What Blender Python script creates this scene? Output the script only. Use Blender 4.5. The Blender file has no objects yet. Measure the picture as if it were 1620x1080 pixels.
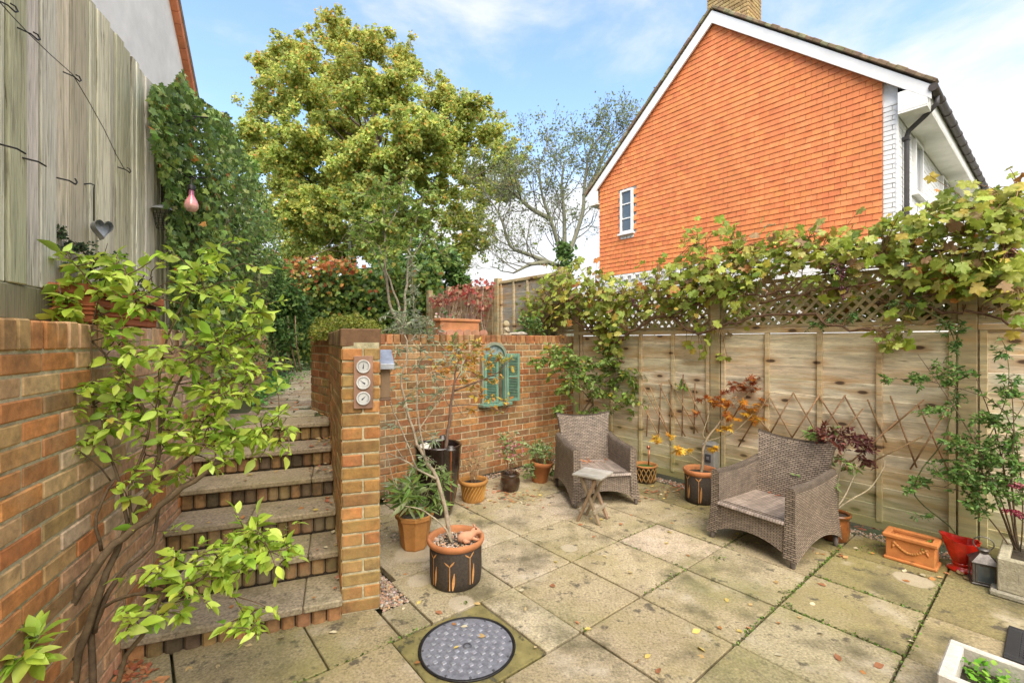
import bpy, math, random
import numpy as np
from mathutils import Vector as V3
R = math.radians
SC = bpy.context.scene
COL = SC.collection
rng = np.random.RandomState(7)
random.seed(7)
FPX, CX, CY, H = 720.0, 810.0, 540.0, 1.55      # focal length and centre of the photograph in its pixels, eye height

# ------------------------------------------------------------------ frames
class Frame:
    """a local frame on the site: origin, turned about z"""
    def __init__(s, o, rot):
        s.o = (o[0], o[1]); s.rot = rot
        s.ex = (math.cos(rot), math.sin(rot)); s.ey = (-math.sin(rot), math.cos(rot))
    def w(s, x, y, z=0.0):
        return (s.o[0]+x*s.ex[0]+y*s.ey[0], s.o[1]+x*s.ex[1]+y*s.ey[1], z)
    def l(s, p):
        dx, dy = p[0]-s.o[0], p[1]-s.o[1]
        return (dx*s.ex[0]+dy*s.ex[1], dx*s.ey[0]+dy*s.ey[1], p[2] if len(p) > 2 else 0)
    def ray_y(s, px, py, y):
        """where the sight line of a photo pixel meets the vertical plane y = const: (x, z)"""
        c = s.l((0, 0)); d = ((px-CX)/FPX, 1.0)
        dx = d[0]*s.ex[0]+d[1]*s.ex[1]; dy = d[0]*s.ey[0]+d[1]*s.ey[1]
        t = (y-c[1])/dy
        return (c[0]+t*dx, H+(CY-py)/FPX*t)
    def ray_x(s, px, py, x):
        c = s.l((0, 0)); d = ((px-CX)/FPX, 1.0)
        dx = d[0]*s.ex[0]+d[1]*s.ex[1]; dy = d[0]*s.ey[0]+d[1]*s.ey[1]
        t = (x-c[0])/dx
        return (c[1]+t*dy, H+(CY-py)/FPX*t)
def G(px, py, z=0.0):
    Z = (H-z)*FPX/(py-CY)
    return ((px-CX)/FPX*Z, Z, z)
def D3(px, py, Z):
    return ((px-CX)/FPX*Z, Z, H+(CY-py)/FPX*Z)

A = R(50.5)
_U = (math.sin(A), math.cos(A)); _V = (-math.cos(A), math.sin(A))
_f = G(1390, 843); _b = G(604, 788)
# corner of fence and back wall: _f + s V = _b + t U
_det = _V[0]*(-_U[1]) - (-_U[0])*_V[1]
_rx, _ry = _b[0]-_f[0], _b[1]-_f[1]
_s = (_rx*(-_U[1]) - (-_U[0])*_ry)/_det
K = (_f[0]+_s*_V[0], _f[1]+_s*_V[1])
S = Frame(K, -A)                # x runs along the fence towards the viewer's right, y beyond the fence
L = Frame((-1.962, 2.394), R(111))   # x runs along the left wall away from the viewer, y behind the wall

# ------------------------------------------------------------------ objects
def setp(o, label=None, cat=None, group=None, kind=None):
    if label: o['label'] = label
    if cat: o['category'] = cat
    if group: o['group'] = group
    if kind: o['kind'] = kind
    return o
def thing(name, label, cat, loc=(0, 0, 0), rot=0.0, group=None):
    o = bpy.data.objects.new(name, None); COL.objects.link(o)
    o.empty_display_size = 0.1
    o.location = loc; o.rotation_euler = (0, 0, rot)
    return setp(o, label, cat, group)
def copy_tree(o, parent=None):
    c = o.copy(); COL.objects.link(c)
    if parent: c.parent = parent
    for ch in list(o.children): copy_tree(ch, c)
    return c

class MB:
    def __init__(s):
        s.v = []; s.f = []; s.c = []; s.m = []; s.sm = []; s.uv = []
    def pt(s, p):
        s.v.append((float(p[0]), float(p[1]), float(p[2]))); return len(s.v)-1
    def face(s, idx, col=(1, 1, 1), m=0, sm=False, uv=None):
        s.f.append(tuple(idx)); s.c.append(col); s.m.append(m); s.sm.append(sm); s.uv.append(uv)
    def poly(s, pts, col=(1, 1, 1), m=0, uv=None):
        s.face([s.pt(p) for p in pts], col, m, False, uv)
    def box(s, x0, x1, y0, y1, z0, z1, col=(1, 1, 1), b=0.0, m=0, fr=None):
        """box with chamfered edges; fr = (origin, ex, ey, ez) puts it in a tilted frame"""
        def T(x, y, z):
            if fr is None: return (x, y, z)
            o, a, c, d = fr
            return tuple(o[i]+x*a[i]+y*c[i]+z*d[i] for i in range(3))
        if b <= 0:
            i = [s.pt(T(x, y, z)) for z in (z0, z1) for y in (y0, y1) for x in (x0, x1)]
            for q in ((0, 2, 3, 1), (4, 5, 7, 6), (0, 1, 5, 4), (2, 6, 7, 3), (0, 4, 6, 2), (1, 3, 7, 5)):
                s.face([i[k] for k in q], col, m)
            return
        b = min(b, 0.45*(x1-x0), 0.45*(y1-y0), 0.45*(z1-z0))
        I = {}
        for sx in (0, 1):
            for sy in (0, 1):
                for sz in (0, 1):
                    X = (x0, x1)[sx]; Y = (y0, y1)[sy]; Z = (z0, z1)[sz]
                    bx = b*(1-2*sx); by = b*(1-2*sy); bz = b*(1-2*sz)
                    I[sx, sy, sz, 0] = s.pt(T(X, Y+by, Z+bz))
                    I[sx, sy, sz, 1] = s.pt(T(X+bx, Y, Z+bz))
                    I[sx, sy, sz, 2] = s.pt(T(X+bx, Y+by, Z))
        q = lambda *k: s.face([I[t] for t in k], col, m)
        for t in (0, 1):
            a = [(t, 0, 0, 0), (t, 0, 1, 0), (t, 1, 1, 0), (t, 1, 0, 0)]; q(*(a if t == 0 else a[::-1]))
            a = [(0, t, 0, 1), (1, t, 0, 1), (1, t, 1, 1), (0, t, 1, 1)]; q(*(a if t == 0 else a[::-1]))
            a = [(0, 0, t, 2), (0, 1, t, 2), (1, 1, t, 2), (1, 0, t, 2)]; q(*(a if t == 0 else a[::-1]))
        for p in (0, 1):
            for r in (0, 1):
                q((p, r, 0, 0), (p, r, 1, 0), (p, r, 1, 1), (p, r, 0, 1))
                q((p, 0, r, 0), (p, 1, r, 0), (p, 1, r, 2), (p, 0, r, 2))
                q((0, p, r, 1), (1, p, r, 1), (1, p, r, 2), (0, p, r, 2))
        for sx in (0, 1):
            for sy in (0, 1):
                for sz in (0, 1):
                    q((sx, sy, sz, 0), (sx, sy, sz, 1), (sx, sy, sz, 2))
    def bar(s, p, q, w, t, col=(1, 1, 1), b=0.002, up=(0, 0, 1), m=0):
        """a beam from p to q, w wide across and t thick"""
        p = V3(p); q = V3(q); d = q-p; ln = d.length; d = d/ln
        u = V3(up)
        if abs(d.dot(u)) > 0.97: u = V3((0, 1, 0))
        a = d.cross(u).normalized(); c = a.cross(d).normalized()
        s.box(0, ln, -w/2, w/2, -t/2, t/2, col, b, m, (p, d, a, c))
    def tube(s, pts, rad, n=6, col=(1, 1, 1), m=0, cap=True):
        P = [V3(p) for p in pts]
        if not hasattr(rad, '__len__'): rad = [rad]*len(P)
        rings = []; prev = None
        for i, p in enumerate(P):
            d = (P[min(i+1, len(P)-1)]-P[max(i-1, 0)])
            if d.length < 1e-9: d = V3((0, 0, 1))
            d.normalize()
            if prev is None:
                u = V3((0, 0, 1)) if abs(d.z) < 0.9 else V3((1, 0, 0))
                a = d.cross(u).normalized()
            else:
                a = (prev - d*prev.dot(d))
                a = a.normalized() if a.length > 1e-6 else d.cross(V3((1, 0, 0))).normalized()
            prev = a; c = d.cross(a)
            rings.append([s.pt(p + (a*math.cos(2*math.pi*k/n)+c*math.sin(2*math.pi*k/n))*rad[i]) for k in range(n)])
        for i in range(len(rings)-1):
            for k in range(n):
                s.face([rings[i][k], rings[i][(k+1) % n], rings[i+1][(k+1) % n], rings[i+1][k]], col, m, True)
        if cap:
            s.face(rings[0][::-1], col, m); s.face(rings[-1], col, m)
    def lathe(s, prof, o=(0, 0, 0), n=32, col=(1, 1, 1), m=0, sm=True, rot=0.0, closed=False):
        """turn a profile [(r, z)] or [(r, z, colour)] about the vertical through o"""
        rings = []
        for q in prof:
            rings.append([s.pt((o[0]+q[0]*math.cos(2*math.pi*k/n+rot), o[1]+q[0]*math.sin(2*math.pi*k/n+rot), o[2]+q[1])) for k in range(n)])
        N = len(rings)
        for i in range(N-1):
            c = prof[i][2] if len(prof[i]) > 2 else col
            for k in range(n):
                u0, u1 = k/n, (k+1)/n
                s.face([rings[i][k], rings[i][(k+1) % n], rings[i+1][(k+1) % n], rings[i+1][k]], c, m, sm,
                       [(u0, prof[i][1]), (u1, prof[i][1]), (u1, prof[i+1][1]), (u0, prof[i+1][1])])
        if closed:
            s.face(rings[0][::-1], col, m); s.face(rings[-1], col, m)
    def grid(s, fn, us, vs, col=(1, 1, 1), m=0, uvf=None, sm=True, flip=False):
        I = [[s.pt(fn(u, v)) for v in vs] for u in us]
        for i in range(len(us)-1):
            for j in range(len(vs)-1):
                q = [(i, j), (i+1, j), (i+1, j+1), (i, j+1)]
                if flip: q = q[::-1]
                uv = [uvf(us[a], vs[b]) for a, b in q] if uvf else None
                s.face([I[a][b] for a, b in q], col, m, sm, uv)
    def ball(s, o, r, n=10, k=6, col=(1, 1, 1), m=0):
        rx, ry, rz = r if hasattr(r, '__len__') else (r, r, r)
        I = []
        for i in range(k+1):
            t = math.pi*i/k - math.pi/2
            I.append([s.pt((o[0]+rx*math.cos(t)*math.cos(2*math.pi*j/n), o[1]+ry*math.cos(t)*math.sin(2*math.pi*j/n), o[2]+rz*math.sin(t))) for j in range(n)])
        for i in range(k):
            for j in range(n):
                s.face([I[i][j], I[i][(j+1) % n], I[i+1][(j+1) % n], I[i+1][j]], col, m, True)
    def prism(s, poly, z0, z1, col=(1, 1, 1), m=0):
        n = len(poly)
        a = [s.pt((p[0], p[1], z0)) for p in poly]; b = [s.pt((p[0], p[1], z1)) for p in poly]
        s.face(a[::-1], col, m); s.face(b, col, m)
        for i in range(n):
            s.face([a[i], a[(i+1) % n], b[(i+1) % n], b[i]], col, m)
    def build(s, name, mats, parent=None, loc=None, rot=None):
        me = bpy.data.meshes.new(name)
        me.from_pydata(s.v, [], s.f)
        for mt in (mats if isinstance(mats, (list, tuple)) else [mats]): me.materials.append(mt)
        me.polygons.foreach_set('material_index', s.m)
        me.polygons.foreach_set('use_smooth', s.sm)
        at = me.attributes.new('Col', 'FLOAT_COLOR', 'FACE')
        at.data.foreach_set('color', [x for c in s.c for x in (c[0], c[1], c[2], 1.0)])
        if any(u is not None for u in s.uv):
            ul = me.uv_layers.new(name='UVMap'); flat = []
            for f, u in zip(s.f, s.uv):
                for k in range(len(f)): flat.extend(u[k] if u else (0.0, 0.0))
            ul.data.foreach_set('uv', flat)
        me.update()
        o = bpy.data.objects.new(name, me); COL.objects.link(o)
        if parent: o.parent = parent
        if loc is not None: o.location = loc
        if rot is not None: o.rotation_euler = (0, 0, rot)
        return o

# ------------------------------------------------------------------ leaves
def tpl_oval(w=0.24, fold=0.07, droop=0.12):
    v = [(0, 0, 0), (.3, 0, .015), (.65, 0, -droop*.25), (1, 0, -droop),
         (.14, w*.55, fold*.6), (.36, w, fold), (.62, w*.86, fold*.8), (.84, w*.42, fold*.1-droop*.4),
         (.14, -w*.55, fold*.6), (.36, -w, fold), (.62, -w*.86, fold*.8), (.84, -w*.42, fold*.1-droop*.4)]
    f = [(0, 1, 5, 4), (1, 2, 6, 5), (2, 3, 7, 6), (0, 8, 9, 1), (1, 9, 10, 2), (2, 10, 11, 3)]
    return np.array(v, float), f
def tpl_kite(w=0.4):
    v = [(0, 0, 0), (.55, w, .1), (1, 0, -.08), (.45, -w, .1)]
    return np.array(v, float), [(0, 1, 2), (0, 2, 3)]
def tpl_polar(spec, wave=0.1):
    """a lobed leaf from (angle, radius) pairs of one half; stalk at the origin end"""
    pts = [(math.radians(a), r) for a, r in spec]
    full = pts + [(-a, r) for a, r in pts[::-1] if abs(a) > 1e-6 and abs(a) < math.pi-1e-3]
    v = [(0.0, 0, 0)]
    for i, (a, r) in enumerate(full):
        v.append((r*math.cos(a), r*math.sin(a), wave*r*math.cos(3*a+0.6*i) - 0.14*r*r))
    n = len(full)
    f = [(0, 1+i, 1+(i+1) % n) for i in range(n)]
    v = np.array(v, float); v[:, 0] += 0.15
    return v, f
T_OVAL = tpl_oval(); T_NARROW = tpl_oval(.1, .03, .1); T_ROUND = tpl_oval(.33, .05, .1); T_KITE = tpl_kite()
T_VINE = tpl_polar([(0, 1.0), (11, .8), (20, .84), (32, .58), (44, .8), (57, .92), (70, .74), (86, .58), (102, .72), (118, .74), (140, .5), (165, .42), (180, .12)], .12)
T_IVY = tpl_polar([(0, 1.0), (22, .62), (38, .5), (58, .78), (85, .5), (112, .6), (150, .42), (180, .2)], .06)
T_MAPLE = tpl_polar([(0, 1.0), (10, .62), (20, .3), (42, .95), (54, .55), (62, .28), (84, .75), (100, .36), (112, .24), (132, .48), (160, .2), (180, .1)], .08)
T_OAK = tpl_polar([(0, 1.0), (18, .55), (32, .75), (55, .42), (75, .6), (110, .32), (150, .3), (180, .2)], .12)

def unit(a):
    return a/np.maximum(np.linalg.norm(a, axis=-1, keepdims=True), 1e-9)
def rnd_dirs(n, r=None):
    return unit((r or rng).normal(size=(n, 3)))
def leaves(name, mat, parent, tpl, P, D, N, Sz, C):
    """one mesh of many leaves; P where each is fixed, D its length direction, N its upper side"""
    P = np.asarray(P, float).reshape(-1, 3); D = unit(np.asarray(D, float)); N = np.asarray(N, float)
    B = unit(np.cross(N, D)); N = np.cross(D, B)
    t, fs = tpl; n = len(P); k = len(t)
    Sz = np.asarray(Sz, float).reshape(-1, 1, 1)
    W = P[:, None, :] + Sz*(t[None, :, 0:1]*D[:, None, :] + t[None, :, 1:2]*B[:, None, :] + t[None, :, 2:3]*N[:, None, :])
    lo = np.concatenate([np.array(f) for f in fs]); ln = np.array([len(f) for f in fs])
    loops = (lo[None, :] + k*np.arange(n)[:, None]).ravel()
    tot = np.tile(ln, n); st = np.concatenate([[0], np.cumsum(tot)[:-1]])
    me = bpy.data.meshes.new(name)
    me.vertices.add(n*k); me.vertices.foreach_set('co', W.ravel())
    me.loops.add(len(loops)); me.loops.foreach_set('vertex_index', loops.astype(np.int32))
    me.polygons.add(len(tot)); me.polygons.foreach_set('loop_start', st.astype(np.int32))
    me.update(calc_edges=True)
    at = me.attributes.new('Col', 'FLOAT_COLOR', 'FACE')
    C4 = np.concatenate([np.asarray(C, float), np.ones((n, 1))], 1)
    at.data.foreach_set('color', np.repeat(C4, len(fs), axis=0).ravel())
    me.materials.append(mat)
    o = bpy.data.objects.new(name, me); COL.objects.link(o)
    if parent: o.parent = parent
    return o
def pal(n, cols, w=None, jit=0.12, r=None):
    """n leaf colours drawn from a palette"""
    r = r or rng
    cols = np.array(cols, float)
    i = r.choice(len(cols), n, p=None if w is None else np.array(w, float)/sum(w))
    return np.clip(cols[i]*(1+jit*r.normal(size=(n, 1)))*(1+0.05*r.normal(size=(n, 3))), 0.003, 0.95)
def jc(c, j=0.1):
    k = 1+random.uniform(-j, j)
    return tuple(max(0.0, min(1.0, x*k*(1+random.uniform(-j*.3, j*.3)))) for x in c)

def grow(mb, p, d, ln, r, lv, kids=3, spread=0.7, shrink=0.65, up=0.15, wander=0.18, seg=4, n=5, col=(1, 1, 1), out=None, rmin=0.0015, first=0.35, cj=0.1):
    """a branching stem: tubes into mb, twig points [(pos, dir, level)] into out"""
    if out is None: out = []
    p = np.array(p, float); d = unit(np.array(d, float))
    pts = [p.copy()]; dirs = [d.copy()]
    for i in range(seg):
        d = unit(d + wander*rng.normal(size=3) + np.array([0, 0, up]))
        p = p + d*ln/seg; pts.append(p.copy()); dirs.append(d.copy())
    rad = [max(rmin, r*(1-0.55*i/seg)) for i in range(seg+1)]
    if mb is not None: mb.tube(pts, rad, n if lv > 0 else max(3, n-2), jc(col, cj), cap=False)
    if lv <= 1:
        for i in range(1, seg+1): out.append((pts[i], dirs[i], lv))
    if lv > 0:
        for k in range(kids):
            t = first+(1-first)*(k+rng.uniform(.2, .9))/kids
            i = min(seg-1, int(t*seg)); q = pts[i]+(pts[i+1]-pts[i])*(t*seg-i)
            side = unit(np.cross(dirs[i], rng.normal(size=3)))
            nd = unit(dirs[i]*(1-spread*.5)+side*spread)
            grow(mb, q, nd, ln*shrink*rng.uniform(.8, 1.15), rad[i]*.62, lv-1, kids, spread, shrink, up, wander, max(3, seg-1), max(4, n-1), col, out, rmin, first, cj)
    return out
def twig_leaves(out, per=3, r=None, upn=0.6, outw=0.9):
    """leaf anchors along twig points: P, D, N"""
    r = r or rng
    P = []; Dd = []
    for p, d, lv in out:
        for k in range(per):
            P.append(p + 0.004*r.normal(size=3)); Dd.append(unit(d*0.6+outw*unit(r.normal(size=3))))
    P = np.array(P); Dd = np.array(Dd)
    N = unit(r.normal(size=P.shape)*(1-upn)+np.array([0, 0, upn]))
    return P, Dd, N
def blob(c, rad, n, shell=0.55, r=None):
    """points through an ellipsoid, denser towards its surface, with outward directions"""
    r = r or rng
    u = rnd_dirs(n, r); k = (shell+(1-shell)*r.uniform(size=(n, 1)))
    k = k*(0.85+0.25*r.uniform(size=(n, 1)))
    return np.array(c)+u*k*np.array(rad), u

# ------------------------------------------------------------------ materials
def mat(name, base=None, rough=0.75, ns=8.0, na=0.35, bump=0.0, bs=None, stains=(), metal=0.0, transl=0.0, coat=0.0, vec=None, spec=0.4, weave=None, det=6.0, bdist=0.01, spots=(), knots=None, foot=None):
    """base None reads each face's own colour (bricks, leaves, slabs); stains = [(colour, scale, lo, hi, amount)]"""
    m = bpy.data.materials.new(name); m.use_nodes = True
    nt = m.node_tree; N = nt.nodes; Lk = nt.links.new
    b = N['Principled BSDF']; b.inputs['Roughness'].default_value = rough
    b.inputs['Metallic'].default_value = metal
    b.inputs['Specular IOR Level'].default_value = spec
    if coat: b.inputs['Coat Weight'].default_value = coat; b.inputs['Coat Roughness'].default_value = 0.12
    tc = N.new('ShaderNodeTexCoord'); src = tc.outputs['Object']
    if vec:
        mp = N.new('ShaderNodeMapping'); mp.inputs['Scale'].default_value = vec
        Lk(src, mp.inputs['Vector']); src = mp.outputs['Vector']
    if base is None:
        at = N.new('ShaderNodeAttribute'); at.attribute_name = 'Col'; col = at.outputs['Color']
    else:
        rg = N.new('ShaderNodeRGB'); rg.outputs[0].default_value = (*base, 1); col = rg.outputs[0]
    def noise(sc, detail=det):
        t = N.new('ShaderNodeTexNoise'); t.inputs['Scale'].default_value = sc; t.inputs['Detail'].default_value = detail
        t.inputs['Roughness'].default_value = 0.62
        Lk(src, t.inputs['Vector']); return t.outputs['Fac']
    def ramp(f, lo, hi, a=0.0, z=1.0):
        mr = N.new('ShaderNodeMapRange'); mr.inputs[1].default_value = lo; mr.inputs[2].default_value = hi
        mr.inputs[3].default_value = a; mr.inputs[4].default_value = z
        Lk(f, mr.inputs[0]); return mr.outputs[0]
    def mul(c, f):
        mx = N.new('ShaderNodeMix'); mx.data_type = 'RGBA'; mx.blend_type = 'MULTIPLY'; mx.inputs[0].default_value = 1
        cb = N.new('ShaderNodeCombineColor')
        for i in range(3): Lk(f, cb.inputs[i])
        Lk(c, mx.inputs[6]); Lk(cb.outputs[0], mx.inputs[7]); return mx.outputs[2]
    if na > 0: col = mul(col, ramp(noise(ns), 0.3, 0.7, 1-na, 1+na*0.8))
    for (sc_, scale, lo, hi, amt) in stains:
        f = ramp(noise(scale, 8.0), lo, hi, 0, amt)
        mx = N.new('ShaderNodeMix'); mx.data_type = 'RGBA'
        Lk(f, mx.inputs[0]); Lk(col, mx.inputs[6]); mx.inputs[7].default_value = (*sc_, 1); col = mx.outputs[2]
    for (sc_, x, y, r, amt) in spots:      # pale rings left by pots that stood there
        vd = N.new('ShaderNodeVectorMath'); vd.operation = 'DISTANCE'; Lk(tc.outputs['Object'], vd.inputs[0]); vd.inputs[1].default_value = (x, y, 0)
        ad = N.new('ShaderNodeMath'); ad.operation = 'MULTIPLY_ADD'; Lk(noise(9), ad.inputs[0]); ad.inputs[1].default_value = r*.8; Lk(vd.outputs['Value'], ad.inputs[2])
        f = ramp(ad.outputs[0], r*1.36, r*1.5, amt, 0)
        mx = N.new('ShaderNodeMix'); mx.data_type = 'RGBA'; Lk(f, mx.inputs[0]); Lk(col, mx.inputs[6]); mx.inputs[7].default_value = (*sc_, 1); col = mx.outputs[2]
    if knots:
        kp = N.new('ShaderNodeMapping'); kp.inputs['Scale'].default_value = knots; kp.inputs['Rotation'].default_value = (math.pi/2, 0, 0); Lk(tc.outputs['Object'], kp.inputs['Vector'])
        vo = N.new('ShaderNodeTexVoronoi'); vo.inputs['Scale'].default_value = 1; vo.voronoi_dimensions = '2D'; Lk(kp.outputs['Vector'], vo.inputs['Vector'])
        for lo, hi, cc, am in ((.08, .26, (.42, .23, .08), .55), (.05, .085, (.08, .045, .025), .92)):
            f = ramp(vo.outputs['Distance'], lo, hi, am, 0)
            mx = N.new('ShaderNodeMix'); mx.data_type = 'RGBA'; Lk(f, mx.inputs[0]); Lk(col, mx.inputs[6]); mx.inputs[7].default_value = (*cc, 1); col = mx.outputs[2]
    if foot:                               # green algae growing up from the damp ground
        sp = N.new('ShaderNodeSeparateXYZ'); Lk(tc.outputs['Object'], sp.inputs[0])
        ad = N.new('ShaderNodeMath'); ad.operation = 'MULTIPLY_ADD'; Lk(noise(1.2), ad.inputs[0]); ad.inputs[1].default_value = -.9; Lk(sp.outputs['Z'], ad.inputs[2])
        f = ramp(ad.outputs[0], -.35, foot[1]-.45, foot[2], 0)
        mx = N.new('ShaderNodeMix'); mx.data_type = 'RGBA'; Lk(f, mx.inputs[0]); Lk(col, mx.inputs[6]); mx.inputs[7].default_value = (*foot[0], 1); col = mx.outputs[2]
    hgt = None
    if weave:
        bt = N.new('ShaderNodeTexBrick'); uvn = N.new('ShaderNodeUVMap'); Lk(uvn.outputs[0], bt.inputs['Vector'])
        bt.inputs['Scale'].default_value = 1.0; bt.inputs['Brick Width'].default_value = weave[0]; bt.inputs['Row Height'].default_value = weave[1]
        bt.inputs['Mortar Size'].default_value = weave[2]; bt.inputs['Mortar Smooth'].default_value = 0.6; bt.offset = weave[3]
        bt.inputs['Color1'].default_value = (1.1, 1.1, 1.1, 1); bt.inputs['Color2'].default_value = (.72, .72, .72, 1); bt.inputs['Mortar'].default_value = (.16, .14, .13, 1)
        mx = N.new('ShaderNodeMix'); mx.data_type = 'RGBA'; mx.blend_type = 'MULTIPLY'; mx.inputs[0].default_value = 1
        Lk(col, mx.inputs[6]); Lk(bt.outputs['Color'], mx.inputs[7]); col = mx.outputs[2]
        iv = N.new('ShaderNodeMath'); iv.operation = 'SUBTRACT'; iv.inputs[0].default_value = 1; Lk(bt.outputs['Fac'], iv.inputs[1]); hgt = iv.outputs[0]
    Lk(col, b.inputs['Base Color'])
    if bump > 0:
        bp = N.new('ShaderNodeBump'); bp.inputs['Strength'].default_value = bump; bp.inputs['Distance'].default_value = bdist
        h = noise(bs or ns*3)
        if hgt is not None:
            ad = N.new('ShaderNodeMath'); ad.operation = 'MULTIPLY_ADD'; Lk(h, ad.inputs[0]); ad.inputs[1].default_value = 0.25; Lk(hgt, ad.inputs[2]); h = ad.outputs[0]
        Lk(h, bp.inputs['Height']); Lk(bp.outputs[0], b.inputs['Normal'])
    if transl > 0:
        tr = N.new('ShaderNodeBsdfTranslucent'); Lk(col, tr.inputs['Color'])
        ms = N.new('ShaderNodeMixShader'); ms.inputs[0].default_value = transl
        Lk(b.outputs[0], ms.inputs[1]); Lk(tr.outputs[0], ms.inputs[2]); Lk(ms.outputs[0], N['Material Output'].inputs['Surface'])
    return m
M = {}
M['brick'] = mat('brick', None, .85, 22, .4, .6, 90, [((.09, .07, .04), 5, .55, .75, .55), ((.42, .36, .2), 2.2, .52, .7, .45), ((.5, .40, .24), 1.2, .6, .75, .5), ((.14, .13, .05), 3.1, .6, .72, .6)], bdist=.004)
M['mortar'] = mat('mortar', (.52, .45, .28), .95, 30, .4, .8, 120, [((.12, .13, .05), 4, .5, .7, .6)], bdist=.004)
M['brick_algae'] = mat('algae_brick', None, .85, 22, .35, .6, 90, [((.34, .27, .09), 3, .44, .64, .6), ((.07, .05, .03), 7, .58, .72, .65)], bdist=.004)
M['slab'] = mat('weathered_paving', None, .92, 75, .5, .9, 150, [((.26, .215, .06), 1.7, .46, .68, .6), ((.2, .15, .075), 4.5, .5, .72, .5), ((.58, .5, .38), 2.6, .56, .70, .55), ((.10, .085, .055), 24, .595, .645, .6), ((.06, .05, .035), 7, .60, .65, .8), ((.10, .085, .04), 2.4, .52, .66, .8), ((.16, .17, .05), 1.1, .52, .68, .45), ((.45, .37, .24), 130, .60, .68, .45)], bdist=.005, spots=[((.5, .42, .3), *G(px, py)[:2], r, .6) for px, py, r in ((663, 918, .075), (731, 953, .075), (657, 874, .15), (1445, 916, .10), (900, 866, .06))])
M['tread'] = mat('concrete_tread', None, .92, 60, .5, .9, 200, [((.13, .11, .05), 6, .52, .7, .6), ((.27, .23, .09), 2.5, .48, .7, .5), ((.07, .06, .04), 14, .62, .68, .7)], bdist=.004)
M['soil'] = mat('soil', (.05, .038, .024), .95, 20, .5, 1, 60)
M['moss_soil'] = mat('mossy_soil', (.075, .07, .03), .95, 9, .5, 1, 60, [((.07, .10, .025), 3, .45, .65, .8)])
M['fencewood'] = mat('fence_wood', None, .85, 3, .38, .5, 30, [((.55, .33, .13), 1.3, .5, .66, .7), ((.30, .27, .19), 2.1, .55, .68, .6), ((.42, .39, .2), .8, .56, .74, .5), ((.14, .09, .05), 3.3, .64, .71, .75), ((.3, .2, .11), 15, .56, .67, .45)], vec=(1.2, 6, 9), bdist=.005, knots=(1.9, 1, 4.6), foot=((.33, .35, .13), .7, .6))
M['greywood'] = mat('grey_weathered_wood', None, .9, 4, .5, .8, 12, [((.34, .32, .17), 1.2, .52, .72, .6), ((.2, .175, .11), 4, .53, .64, .8), ((.09, .075, .05), 9, .6, .67, .8)], vec=(20, 6, .6), bdist=.006)
M['wood'] = mat('plain_wood', None, .8, 6, .35, .4, 60, bdist=.003)
M['bark'] = mat('bark', None, .9, 25, .45, .9, 80, bdist=.006)
M['leaf'] = mat('leaf', None, .5, 20, .12, 0, transl=.36, spec=.35, det=2)
M['waxleaf'] = mat('waxy_leaf', None, .5, 20, .15, 0, transl=.28, spec=.3, det=2)
M['dryleaf'] = mat('dry_leaf', None, .8, 20, .25, 0, transl=.15, det=2)
M['farleaf'] = mat('tree_leaf', None, .6, .6, .2, 0, transl=.5, spec=.25, det=2)
M['terracotta'] = mat('terracotta', None, .8, 9, .28, .35, 60, [((.42, .2, .06), 6, .52, .72, .6), ((.1, .07, .03), 11, .64, .74, .55)], bdist=.003)
M['glaze'] = mat('glazed_pot', None, .18, 14, .4, 0, coat=.6)
M['motif'] = mat('rough_dark_pot', None, .7, 60, .4, .8, 180, bdist=.004)
M['metal'] = mat('iron', (.03, .028, .026), .5, 30, .3, .2, 60, metal=.6)
M['zinc'] = mat('zinc', (.42, .43, .44), .45, 12, .35, .1, 60, metal=.7)
M['steel'] = mat('brushed_steel', (.17, .155, .14), .55, 30, .4, .2, 60, metal=.85)
M['copper'] = mat('copper', (.5, .2, .11), .35, 20, .25, 0, metal=.9)
M['paint'] = mat('painted', None, .5, 12, .2, .1, 80)
M['rough'] = mat('rough_stone', None, .95, 25, .4, .8, 70, bdist=.006)
M['plastic'] = mat('plastic', None, .5, 20, .2, .1, 50)
M['wicker'] = mat('wicker', (.35, .275, .205), .5, 18, .28, 1.0, 30, weave=(.042, .0145, .0034, .5), bdist=.008)
M['seatweave'] = mat('flat_woven_seat', (.37, .295, .235), .55, 16, .25, .8, 30, weave=(.24, .019, .0018, .5), bdist=.005)
M['tile'] = mat('hung_tile', None, .85, 9, .2, .3, 60, [((.5, .17, .06), .7, .52, .72, .6), ((.3, .16, .08), 5, .66, .74, .5)], vec=(1, 1, .5), bdist=.004)
M['white'] = mat('white_paint', (.78, .77, .74), .6, 3, .08, .15, 40)
M['render'] = mat('white_render', (.86, .84, .78), .9, 2.5, .12, .5, 60, [((.5, .47, .38), 1.3, .55, .75, .4)])
M['rooftile'] = mat('roof_tile', None, .9, 8, .4, .6, 40, [((.2, .19, .08), 5, .5, .65, .6)])
M['glass'] = mat('window_glass', (.08, .10, .11), .08, 3, .3, 0, coat=1.0)
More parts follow.
